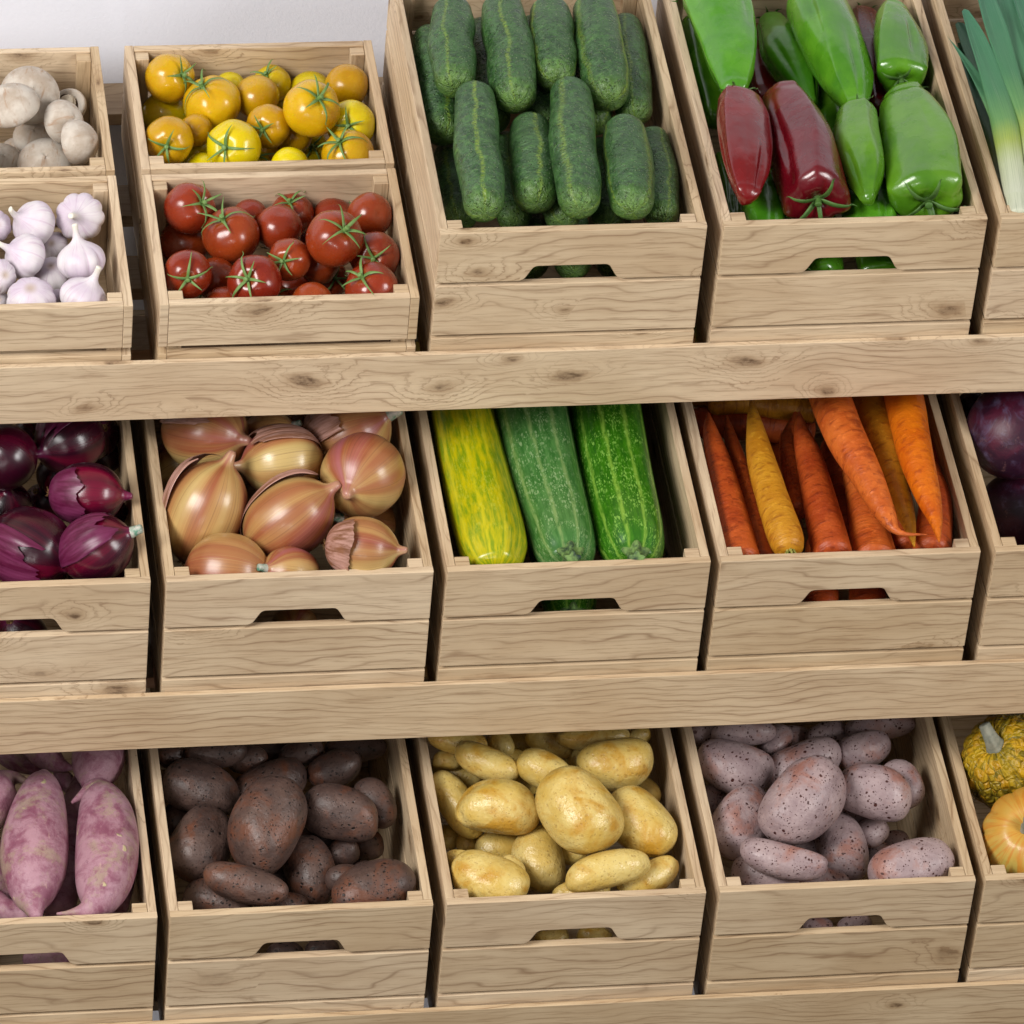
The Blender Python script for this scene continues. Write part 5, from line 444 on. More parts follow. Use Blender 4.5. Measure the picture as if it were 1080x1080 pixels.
# ------------------------------------------------------------------ node helpers
class NT:
    def __init__(self, name):
        self.m = bpy.data.materials.new(name); self.m.use_nodes = True
        self.t = self.m.node_tree; self.t.nodes.clear()
        self.out = self.t.nodes.new('ShaderNodeOutputMaterial')
    def n(self, typ, ins=None, **props):
        d = self.t.nodes.new('ShaderNode'+typ)
        for k, v in props.items(): setattr(d, k, v)
        for k, v in (ins or {}).items():
            s = d.inputs[k]
            if isinstance(v, bpy.types.NodeSocket): self.t.links.new(v, s)
            else: s.default_value = v
        return d
    def math(self, op, a, b=0., c=0., clamp=False):
        return self.n('Math', {0: a, 1: b, 2: c}, operation=op, use_clamp=clamp).outputs[0]
    def vm(self, op, a, b):
        return self.n('VectorMath', {0: a, 1: b}, operation=op).outputs[0]
    def mix(self, f, a, b, blend='MIX'):
        return self.n('Mix', {0: f, 6: a, 7: b}, data_type='RGBA', blend_type=blend).outputs[2]
    def ramp(self, f, stops, interp='LINEAR'):
        d = self.n('ValToRGB', {0: f}); cr = d.color_ramp; cr.interpolation = interp
        while len(cr.elements) < len(stops): cr.elements.new(.5)
        for e, (p, c) in zip(cr.elements, stops):
            e.position = p; e.color = c if not isinstance(c, (int, float)) else (c, c, c, 1)
        return d.outputs[0]
    def step(self, f, a, b, lo=0., hi=1.):
        return self.n('MapRange', {0: f, 1: a, 2: b, 3: lo, 4: hi}, interpolation_type='SMOOTHSTEP').outputs[0]
    def obj(self): return self.n('TexCoord').outputs['Object']
    def uv(self): return self.n('UVMap').outputs[0]
    def rnd(self): return self.n('ObjectInfo').outputs['Random']
    def noise(self, v, scale, detail=3., rough=.55, dist=0., w=None):
        ins = {'Vector': v, 'Scale': scale, 'Detail': detail, 'Roughness': rough, 'Distortion': dist}
        if w is not None:
            return self.n('TexNoise', {**ins, 'W': w}, noise_dimensions='4D').outputs[0]
        return self.n('TexNoise', ins).outputs[0]
    def vor(self, v, scale, feature='F1', rand=1., out=0):
        return self.n('TexVoronoi', {'Vector': v, 'Scale': scale, 'Randomness': rand}, feature=feature).outputs[out]
    def bump(self, h, strength=.3, dist=.002, normal=None):
        ins = {'Height': h, 'Strength': strength, 'Distance': dist}
        if normal is not None: ins['Normal'] = normal
        return self.n('Bump', ins).outputs[0]
    def finish(self, color, rough=.5, normal=None, spec=.5, coat=0., coat_rough=.1, sss=0., sss_r=None, metal=0., tint=None):
        b = self.n('BsdfPrincipled', {'Base Color': color, 'Roughness': rough, 'Specular IOR Level': spec, 'Coat Weight': coat, 'Coat Roughness': coat_rough})
        if normal is not None: self.t.links.new(normal, b.inputs['Normal'])
        if sss:
            b.inputs['Subsurface Weight'].default_value = sss
            b.inputs['Subsurface Radius'].default_value = sss_r or (.01, .006, .004)
            b.inputs['Subsurface Scale'].default_value = 1.
        self.t.links.new(b.outputs[0], self.out.inputs[0])
        return self.m

# ------------------------------------------------------------------ materials
def wood(name, knots=.45, light=(.71, .545, .358), mid=(.595, .432, .268), dark=(.26, .148, .078), freq=55.):
    t = NT(name)
    uv = t.uv(); sep = t.n('SeparateXYZ', {0: uv}); u, v = sep.outputs[0], sep.outputs[1]
    comb = lambda x, y, z=0.: t.n('CombineXYZ', {0: x, 1: y, 2: z}).outputs[0]
    mu = lambda a, k: t.math('MULTIPLY', a, k)
    # slow drift of the grain
    w1 = t.math('SUBTRACT', t.noise(comb(mu(u, 2.2), mu(v, 5.)), 1., 2.), .5)
    w2 = t.math('SUBTRACT', t.noise(comb(mu(u, 9.), mu(v, 26.)), 1., 2.), .5)
    # knots: a sparse cell pattern whose distance field bends the grain round each knot
    kv = comb(mu(u, 6.5), t.math('ADD', mu(v, 13.), mu(w1, 1.2)))
    vo = t.n('TexVoronoi', {'Vector': kv, 'Scale': 1., 'Randomness': 1.}, voronoi_dimensions='2D')
    d, rc = vo.outputs['Distance'], t.n('SeparateColor', {0: vo.outputs['Color']})
    size = t.math('ADD', mu(rc.outputs[1], .75), .35)
    dn = t.math('DIVIDE', d, size)
    wob = t.math('MULTIPLY', t.math('SUBTRACT', t.noise(kv, 2.6, 4., .65), .5), .46)
    dn = t.math('ADD', dn, wob)
    on = t.step(rc.outputs[0], 1-knots-.01, 1-knots+.01)
    kf = t.math('MULTIPLY', t.step(dn, .0, .62, 1., 0.), on)
    core = t.math('MULTIPLY', t.step(dn, .03, .15, 1., 0.), on)
    halo = t.math('MULTIPLY', t.step(dn, .06, .30, 1., 0.), on)
    g = t.math('ADD', t.math('ADD', mu(v, freq), mu(w1, 9.)), t.math('ADD', mu(w2, 1.6), mu(kf, 3.9)))
    fr = t.math('FRACT', g)
    line = t.ramp(fr, [(0., .75), (.10, .12), (.5, 0.), (.86, .25), (.965, 1.), (1., .75)])
    amp = t.step(t.noise(comb(mu(u, 3.), mu(v, 14.), 4.), 1., 3.), .34, .62, .30, 1.)
    line = t.math('MULTIPLY', line, amp)
    fib = t.noise(comb(mu(u, 13.), mu(v, 330.)), 1., 4., .68)
    fib2 = t.noise(comb(mu(u, 4.), mu(v, 95.)), 1., 4., .65)
    blotch = t.noise(comb(mu(u, 5.), mu(v, 12.), 2.), 1., 3.)
    c = t.mix(t.step(blotch, .3, .7), (*light, 1), (*mid, 1))
    c = t.mix(t.math('MULTIPLY', line, .74), c, (*dark, 1))
    c = t.mix(t.step(fib2, .46, .66, 0., .30), c, (mid[0]*.72, mid[1]*.68, mid[2]*.64, 1))
    c = t.mix(t.step(fib, .52, .66, 0., .50), c, (dark[0]*1.1, dark[1]*1.1, dark[2]*1.1, 1))
    c = t.mix(t.step(fib, .22, .46, .22, 0.), c, (.66, .52, .36, 1))
    c = t.mix(t.math('MULTIPLY', halo, .55), c, (.33, .195, .095, 1))
    kn = t.step(t.noise(kv, 9., 4., .7), .38, .66)
    c = t.mix(t.math('MULTIPLY', core, t.math('ADD', mu(kn, .6), .25)), c, (.085, .042, .020, 1))
    # short dark checks along the grain
    chk = t.math('MULTIPLY', t.step(t.noise(comb(mu(u, 14.), mu(v, 150.), 7.), 1., 2.), .70, .78), t.step(t.noise(comb(mu(u, 5.), mu(v, 20.), 9.), 1., 1.), .52, .66))
    c = t.mix(t.math('MULTIPLY', chk, .7), c, (.12, .066, .034, 1))
    h = t.math('SUBTRACT', t.math('MULTIPLY', fib, .6), t.math('ADD', t.math('MULTIPLY', line, .5), core))
    rough = t.step(fib2, .3, .7, .50, .66)
    # each board a little lighter or darker
    tone = t.n('Attribute', attribute_name='tone').outputs['Fac']
    c = t.n('HueSaturation', {'Value': t.math('ADD', mu(tone, .16), .90), 'Saturation': t.math('ADD', mu(tone, -.14), 1.06), 'Color': c}).outputs[0]
    return t.finish(c, rough, t.bump(h, .35, .0007), spec=.35)

def m_tomato(name, base, dark, light):
    t = NT(name); o = t.obj(); r = t.rnd()
    nz = t.noise(o, 22., 3., w=r)
    c = t.mix(t.step(nz, .35, .7), base, dark)
    v = t.n('SeparateXYZ', {0: t.uv()}).outputs[1]
    c = t.mix(t.step(v, .86, .97, 0., .5), c, light)
    sp = t.vor(o, 420.); c = t.mix(t.step(sp, .12, .2, .16, 0.), c, light)
    c = t.n('HueSaturation', {'Hue': t.math('ADD', t.math('MULTIPLY', r, .012), .498), 'Value': t.math('ADD', t.math('MULTIPLY', r, .25), .86), 'Color': c}).outputs[0]
    return t.finish(c, t.step(t.noise(o, 60., 3.), .3, .7, .20, .33), t.bump(t.noise(o, 45., 2.), .12, .002), spec=.5, coat=.15, coat_rough=.12, sss=.08, sss_r=(.008, .002, .001))

def m_green_stem(name, a, b, scale=60.):
    t = NT(name); o = t.obj()
    c = t.mix(t.noise(o, scale, 3.), a, b)
    return t.finish(c, .5, t.bump(t.noise(o, 300., 2.), .3, .0006), spec=.4)

def m_cucumber():
    t = NT('cucumber_skin'); o = t.obj(); uv = t.uv(); r = t.rnd(); s = t.n('SeparateXYZ', {0: uv}); u, v = s.outputs[0], s.outputs[1]
    wr = t.n('CombineXYZ', {0: t.math('MULTIPLY', u, 17.), 1: t.math('MULTIPLY', v, 40.), 2: r}).outputs[0]
    wrn = t.noise(wr, 1., 3., .65, .8, w=r)
    mott = t.noise(o, 70., 4., .65, w=r)
    c = t.mix(t.step(mott, .32, .68), lin(30, 64, 26), lin(66, 104, 54))
    c = t.mix(t.step(wrn, .50, .68, 0., .45), c, lin(96, 142, 66))
    dots = t.vor(o, 190.); c = t.mix(t.math('MULTIPLY', t.step(dots, .10, .30, .80, 0.), t.step(t.noise(o, 40., 2.), .36, .52)), c, lin(150, 176, 122))
    # two or three narrow yellow streaks that wander along the length
    ww = t.math('MULTIPLY', t.math('SUBTRACT', t.noise(t.n('CombineXYZ', {0: 0., 1: t.math('MULTIPLY', v, 6.), 2: r}).outputs[0], 1., 3., w=r), .5), .10)
    uu = t.math('FRACT', t.math('ADD', t.math('ADD', u, ww), t.math('MULTIPLY', r, .9)))
    def streak(p, wd, amt):
        dd = t.math('ABSOLUTE', t.math('SUBTRACT', uu, p)); br = t.step(t.noise(wr, 2.6, 4., .7), .36, .60)
        return t.math('MULTIPLY', t.step(t.math('ADD', dd, t.math('MULTIPLY', t.math('SUBTRACT', wrn, .5), wd*1.6)), wd*.2, wd, amt, 0.), br)
    for p, wd, amt in ((.16, .024, .50), (.47, .034, .32), (.80, .020, .42)):
        c = t.mix(streak(p, wd, amt), c, lin(158, 182, 52))
    ends = t.math('MULTIPLY', t.math('ADD', t.step(v, .05, .0, 0., 1.), t.step(v, .86, 1., 0., 1.)), t.step(wrn, .3, .6, .25, .9))
    c = t.mix(t.math('MULTIPLY', ends, .7), c, lin(118, 150, 66))
    h = t.math('ADD', t.math('MULTIPLY', wrn, 1.), t.math('MULTIPLY', t.step(dots, .05, .32, .7, 0.), 1.))
    return t.finish(c, t.step(mott, .3, .7, .30, .46), t.bump(h, 1., .0055), spec=.5, coat=.1, coat_rough=.3)

def m_pepper(name, a, b, d, hv=.03):
    t = NT(name); o = t.obj(); r = t.rnd()
    n1 = t.noise(o, 16., 3., w=r)
    c = t.mix(t.step(n1, .35, .68), a, b)
    v = t.n('SeparateXYZ', {0: t.uv()}).outputs[1]
    c = t.mix(t.step(t.noise(o, 26., 4., .6, 1., w=r), .58, .76, 0., .45), c, d)
    c = t.n('HueSaturation', {'Hue': t.math('ADD', t.math('MULTIPLY', r, hv), .5-hv/2), 'Value': t.math('ADD', t.math('MULTIPLY', r, .3), .8), 'Color': c}).outputs[0]
    h = t.math('ADD', t.noise(o, 24., 2., w=r), t.math('MULTIPLY', t.noise(o, 70., 2.), .25))
    return t.finish(c, t.step(n1, .3, .7, .20, .32), t.bump(h, .5, .008), spec=.5, coat=.45, coat_rough=.10)

def m_leek():
    t = NT('leek_skin'); uv = t.uv(); s = t.n('SeparateXYZ', {0: uv}); u, v = s.outputs[0], s.outputs[1]; r = t.rnd()
    fv = t.n('CombineXYZ', {0: t.math('MULTIPLY', u, 90.), 1: t.math('MULTIPLY', v, 3.), 2: r}).outputs[0]
    f = t.noise(fv, 1., 3., .6)
    tt = t.n('Attribute', attribute_name='along').outputs['Fac']
    tt = t.math('ADD', tt, t.math('MULTIPLY', t.math('SUBTRACT', f, .5), .10))
    c = t.ramp(tt, [(0., lin(200, 202, 182)), (.20, lin(188, 194, 160)), (.31, lin(156, 170, 82)), (.42, lin(100, 144, 84)), (.58, lin(72, 122, 84)), (1., lin(64, 114, 88))])
    c = t.mix(t.step(f, .45, .75, 0., .30), c, lin(52, 84, 62))
    c = t.mix(t.step(f, .2, .42, .22, 0.), c, lin(190, 206, 182))
    return t.finish(c, .42, t.bump(f, .3, .001), spec=.4)

def m_garlic():
    t = NT('garlic_skin'); uv = t.uv(); s = t.n('SeparateXYZ', {0: uv}); u, v = s.outputs[0], s.outputs[1]; r = t.rnd()
    f = t.noise(t.n('CombineXYZ', {0: t.math('MULTIPLY', u, 70.), 1: t.math('MULTIPLY', v, 2.5), 2: r}).outputs[0], 1., 3., .6, w=r)
    b = t.noise(t.obj(), 28., 3., w=r)
    c = t.mix(t.step(b, .35, .68), lin(222, 214, 216), lin(206, 190, 204))
    c = t.mix(t.step(f, .5, .74, 0., .55), c, lin(186, 152, 178))
    c = t.mix(t.step(v, .80, .95), c, lin(232, 226, 212))
    c = t.mix(t.step(v, .12, .0, 0., .7), c, lin(176, 152, 122))
    return t.finish(c, .5, t.bump(f, .25, .001), spec=.35, sss=.15, sss_r=(.006, .005, .005))

def m_mushroom():
    t = NT('mushroom_skin'); o = t.obj(); r = t.rnd()
    b = t.noise(o, 30., 4., .6, w=r)
    c = t.mix(t.step(b, .38, .66), lin(206, 196, 184), lin(178, 162, 146))
    st = t.noise(t.vm('MULTIPLY', o, (18., 60., 18.)), 1., 4., .6, 1.2, w=r)
    c = t.mix(t.step(st, .54, .72, 0., .7), c, lin(166, 128, 96))
    c = t.mix(t.step(t.noise(o, 160., 3.), .58, .75, 0., .35), c, lin(150, 124, 104))
    return t.finish(c, .7, t.bump(t.noise(o, 140., 4.), .3, .0012), spec=.25, sss=.1, sss_r=(.006, .004, .003))

def m_gills():
    t = NT('mushroom_gills'); u = t.n('SeparateXYZ', {0: t.uv()}).outputs[0]
    w = t.math('SINE', t.math('MULTIPLY', u, 520.)); c = t.mix(t.step(w, -.6, .8), lin(52, 40, 34), lin(128, 104, 86))
    return t.finish(c, .8, t.bump(w, .5, .001), spec=.1)

def m_onion(name, cols, pink, gloss=.28, lines=.5, hilite=None):
    """papery skin: broad colour bands and fine veins running from root to neck"""
    t = NT(name); uv = t.uv(); s = t.n('SeparateXYZ', {0: uv}); u, v = s.outputs[0], s.outputs[1]; r = t.rnd(); o = t.obj()
    cosu = t.math('COSINE', t.math('MULTIPLY', u, 6.28318)); sinu = t.math('SINE', t.math('MULTIPLY', u, 6.28318))
    wv = t.math('ADD', t.math('MULTIPLY', v, .35), t.math('MULTIPLY', t.noise(o, 14., 2.), .3))
    band = t.noise(t.n('CombineXYZ', {0: cosu, 1: sinu, 2: wv}).outputs[0], 1.25, 2., .5, w=t.math('MULTIPLY', r, 9.))
    c = t.ramp(band, [(.30, cols[0]), (.44, cols[1]), (.56, cols[2]), (.70, cols[3])])
    vein = t.noise(t.n('CombineXYZ', {0: t.math('MULTIPLY', cosu, 20.), 1: t.math('MULTIPLY', sinu, 20.), 2: wv}).outputs[0], 1., 4., .65)
    c = t.mix(t.step(vein, .52, .74, 0., lines), c, cols[4])
    c = t.mix(t.step(vein, .25, .44, lines*.6, 0.), c, cols[0])
    c = t.mix(t.step(v, .16, .02, 0., .75), c, pink)
    c = t.mix(t.step(v, .84, .97, 0., .6), c, pink)
    return t.finish(c, t.step(band, .3, .7, gloss, gloss+.12), t.bump(vein, .22, .0012), spec=.5, coat=.3, coat_rough=.22)

def m_peel(name, a, b, d):
    t = NT(name); uv = t.uv(); s = t.n('SeparateXYZ', {0: uv}); u, v = s.outputs[0], s.outputs[1]; o = t.obj()
    ve = t.noise(t.n('CombineXYZ', {0: t.math('MULTIPLY', u, 26.), 1: t.math('MULTIPLY', v, 2.)}).outputs[0], 1., 4., .65, .4)
    c = t.mix(t.step(ve, .35, .68), a, b); c = t.mix(t.step(t.noise(o, 40., 3.), .5, .75, 0., .6), c, d)
    return t.finish(c, .36, t.bump(ve, .35, .0012), spec=.45)

def m_zucchini(name, base, alt, stripe, speck, fleck=1.):
    t = NT(name); uv = t.uv(); s = t.n('SeparateXYZ', {0: uv}); u, v = s.outputs[0], s.outputs[1]; r = t.rnd(); o = t.obj()
    wob = t.math('MULTIPLY', t.math('SUBTRACT', t.noise(t.n('CombineXYZ', {0: t.math('MULTIPLY', u, 8.), 1: t.math('MULTIPLY', v, 9.)}).outputs[0], 1., 3.), .5), .035)
    uu = t.math('MULTIPLY', t.math('ADD', u, wob), 10.)
    tri = t.math('ABSOLUTE', t.math('SUBTRACT', t.math('FRACT', uu), .5))
    strip = t.step(tri, .13, .02)
    strip = t.math('MULTIPLY', t.step(tri, .02, .15, 1., 0.), t.step(t.noise(t.n('CombineXYZ', {0: t.math('MULTIPLY', u, 60.), 1: t.math('MULTIPLY', v, 26.)}).outputs[0], 1., 3.), .25, .6))
    fl = t.noise(t.n('CombineXYZ', {0: t.math('MULTIPLY', u, 42.), 1: t.math('MULTIPLY', v, 13.)}).outputs[0], 1., 3., .6)
    c = t.mix(t.step(fl, .35, .66), base, alt)
    c = t.mix(t.math('MULTIPLY', strip, .85), c, stripe)
    wn = t.n('TexNoise', {'Vector': o, 'Scale': 60., 'Detail': 2.}).outputs[1]
    for su, sv, th, keep, am in ((84., 66., .36, .42, .75), (150., 110., .34, .35, .6)):
        spv = t.vm('ADD', t.n('CombineXYZ', {0: t.math('MULTIPLY', u, su), 1: t.math('MULTIPLY', v, sv)}).outputs[0], t.vm('MULTIPLY', wn, (1.4, 1.4, 0.)))
        vo = t.n('TexVoronoi', {'Vector': spv, 'Scale': 1., 'Randomness': 1.}, voronoi_dimensions='2D')
        rc = t.n('SeparateColor', {0: vo.outputs['Color']})
        sz = t.math('MULTIPLY', t.math('ADD', rc.outputs[1], .3), th)
        dot = t.math('MULTIPLY', t.step(t.math('SUBTRACT', vo.outputs[0], sz), -.12, .04, 1., 0.), t.step(rc.outputs[0], keep, keep+.04))
        dot = t.math('MULTIPLY', dot, t.step(t.noise(o, 34., 2.), .34, .58))
        c = t.mix(t.math('MULTIPLY', dot, am*fleck), c, speck)
    return t.finish(c, .30, t.bump(t.noise(o, 40., 3.), .15, .003), spec=.45, coat=.2, coat_rough=.2)

def m_carrot(name, a, b, d):
    t = NT(name); uv = t.uv(); s = t.n('SeparateXYZ', {0: uv}); u, v = s.outputs[0], s.outputs[1]; r = t.rnd(); o = t.obj()
    rv = t.n('CombineXYZ', {0: t.math('MULTIPLY', u, 5.), 1: t.math('MULTIPLY', v, 42.), 2: r}).outputs[0]
    ring = t.noise(rv, 1., 4., .65, .4, w=r)
    c = t.mix(t.step(t.noise(o, 22., 4., .6, w=r), .33, .68), a, b)
    c = t.mix(t.step(ring, .50, .66, 0., .75), c, d)
    c = t.mix(t.step(t.noise(o, 110., 3.), .56, .74, 0., .4), c, (min(a[0]*1.5, 1), min(a[1]*1.7, 1), min(a[2]*2.4, 1), 1))
    h = t.math('ADD', ring, t.math('MULTIPLY', t.noise(o, 130., 3.), .3))
    return t.finish(c, .42, t.bump(h, .8, .003), spec=.4, coat=.1, coat_rough=.3)

def m_beet():
    t = NT('beetroot_skin'); o = t.obj(); r = t.rnd()
    a = t.noise(o, 16., 4., .62, .8, w=r); b = t.noise(o, 26., 5., .65, 1.2, w=t.math('ADD', r, 3.))
    c = t.mix(t.step(a, .38, .66), lin(42, 16, 36), lin(78, 22, 44))
    c = t.mix(t.step(b, .48, .70, 0., .75), c, lin(92, 80, 108))
    c = t.mix(t.step(t.noise(o, 60., 5., .7, 1., w=r), .58, .72, 0., .6), c, lin(122, 84, 84))
    return t.finish(c, .42, t.bump(b, .3, .004), spec=.4)

def m_sweet():
    t = NT('sweet_potato_skin'); o = t.obj(); r = t.rnd(); w = t.math('MULTIPLY', r, 9.)
    a = t.noise(o, 26., 6., .7, .5, w=w)
    c = t.mix(t.step(a, .36, .60), lin(136, 80, 100), lin(176, 134, 146))
    tan = t.noise(o, 19., 6., .72, .4, w=t.math('ADD', w, 5.))
    c = t.mix(t.step(tan, .50, .62, 0., .72), c, lin(166, 146, 124))
    fine = t.noise(o, 130., 5., .75, w=w)
    c = t.mix(t.step(fine, .54, .68, 0., .5), c, lin(112, 66, 86)); c = t.mix(t.step(fine, .30, .44, .4, 0.), c, lin(196, 160, 164))
    # lengthwise scars
    ln = t.noise(t.vm('MULTIPLY', o, (150., 30., 30.)), 1., 3., .6, w=w); c = t.mix(t.step(ln, .66, .76, 0., .6), c, lin(200, 168, 150))
    wp = t.vm('ADD', o, t.vm('MULTIPLY', t.n('TexNoise', {'Vector': o, 'Scale': 70., 'Detail': 4.}).outputs[1], (.02, .02, .02)))
    vo = t.n('TexVoronoi', {'Vector': wp, 'Scale': 34.}); rc = t.n('SeparateColor', {0: vo.outputs['Color']}).outputs
    scab = t.math('MULTIPLY', t.step(t.math('SUBTRACT', vo.outputs[0], t.math('MULTIPLY', rc[1], .22)), -.02, .10, 1., 0.), t.step(rc[0], .62, .66))
    c = t.mix(t.math('MULTIPLY', scab, .85), c, lin(200, 188, 140))
    h = t.math('ADD', t.math('ADD', t.noise(o, 50., 5.), t.math('MULTIPLY', fine, .35)), t.math('MULTIPLY', scab, .6))
    return t.finish(c, .5, t.bump(h, .6, .0035), spec=.4)

def m_potato(name, a, b, patch, speck, dots, gloss=.4, patch_amt=.7, scale=1.):
    t = NT(name); o = t.obj(); r = t.rnd(); w = t.math('MULTIPLY', r, 12.)
    n1 = t.noise(o, 24., 4., .6, .3, w=w)
    c = t.mix(t.step(n1, .34, .66), a, b)
    grain = t.noise(o, 240., 4., .7)
    c = t.mix(t.step(grain, .42, .70, 0., .35), c, b)
    pn = t.noise(o, 17., 4., .62, .6, w=t.math('ADD', w, 3.))
    c = t.mix(t.step(pn, .50, .66, 0., patch_amt), c, patch)
    # lenticels: scattered dark dots of uneven size
    wp = t.vm('ADD', o, t.vm('MULTIPLY', t.n('TexNoise', {'Vector': o, 'Scale': 90., 'Detail': 2.}).outputs[1], (.006, .006, .006)))
    dsum = None
    for sc, th, keep in ((90., .18, .48), (170., .20, .40), (320., .22, .45)):
        vo = t.n('TexVoronoi', {'Vector': wp, 'Scale': sc}); rc = t.n('SeparateColor', {0: vo.outputs['Color']})
        sz = t.math('MULTIPLY', t.math('ADD', rc.outputs[1], .35), th)
        dd = t.math('MULTIPLY', t.step(t.math('SUBTRACT', vo.outputs[0], sz), -.05, .06, 1., 0.), t.step(rc.outputs[0], keep, keep+.03))
        dsum = dd if dsum is None else t.math('MAXIMUM', dsum, dd)
    c = t.mix(t.math('MULTIPLY', dsum, dots), c, speck)
    h = t.math('SUBTRACT', t.math('ADD', t.math('ADD', t.math('MULTIPLY', t.noise(o, 60., 4.), .7), t.math('MULTIPLY', t.noise(o, 26., 3., .6, .5, w=w), 1.1)), t.math('MULTIPLY', grain, .12)), t.math('MULTIPLY', dsum, .5*dots))
    return t.finish(c, t.step(n1, .3, .7, gloss, gloss+.12), t.bump(h, .5, .006), spec=.45, coat=.12, coat_rough=.3)

def m_squash(name, a, b, d, warts):
    t = NT(name); o = t.obj(); uv = t.uv(); s = t.n('SeparateXYZ', {0: uv}); u, v = s.outputs[0], s.outputs[1]
    st = t.noise(t.n('CombineXYZ', {0: t.math('MULTIPLY', u, 46.), 1: t.math('MULTIPLY', v, 3.)}).outputs[0], 1., 4., .6, .6)
    c = t.mix(t.step(t.noise(o, 11., 3.), .36, .66), a, b)
    c = t.mix(t.step(st, .46, .60, 0., .8), c, d)
    if warts:
        wp = t.vm('ADD', o, t.vm('MULTIPLY', t.n('TexNoise', {'Vector': o, 'Scale': 60., 'Detail': 3.}).outputs[1], (.012, .012, .012)))
        e = t.n('TexVoronoi', {'Vector': wp, 'Scale': 88.}, feature='DISTANCE_TO_EDGE').outputs[0]
        zone = t.step(v, .80, .62)
        crack = t.math('MULTIPLY', t.step(e, .02, .13, 1., 0.), t.step(t.noise(o, 24., 3.), .25, .5))
        c = t.mix(t.math('MULTIPLY', crack, t.math('MULTIPLY', zone, .8)), c, lin(84, 70, 18))
        rc = t.n('SeparateColor', {0: t.n('TexVoronoi', {'Vector': wp, 'Scale': 88.}).outputs['Color']}).outputs[0]
        c = t.mix(t.step(rc, .55, .85, 0., .5), c, lin(214, 156, 24))
        return t.finish(c, .4, t.bump(t.math('SUBTRACT', t.step(e, 0., .3), t.math('MULTIPLY', st, .3)), .7, .004), spec=.4)
    return t.finish(c, .36, t.bump(st, .2, .002), spec=.4, coat=.1)

def m_plain(name, a, b, scale, rough=.6, bump=.3, dist=.001):
    t = NT(name); o = t.obj(); n = t.noise(o, scale, 4., .6)
    return t.finish(t.mix(t.step(n, .32, .68), a, b), rough, t.bump(n, bump, dist), spec=.35)

def m_wall():
    t = NT('wall_paint'); o = t.obj()
    n = t.noise(o, 2.2, 3.); f = t.noise(o, 190., 4., .7)
    c = t.mix(n, (.715, .712, .775, 1), (.75, .748, .805, 1))
    return t.finish(c, .85, t.bump(f, .35, .002), spec=.2)

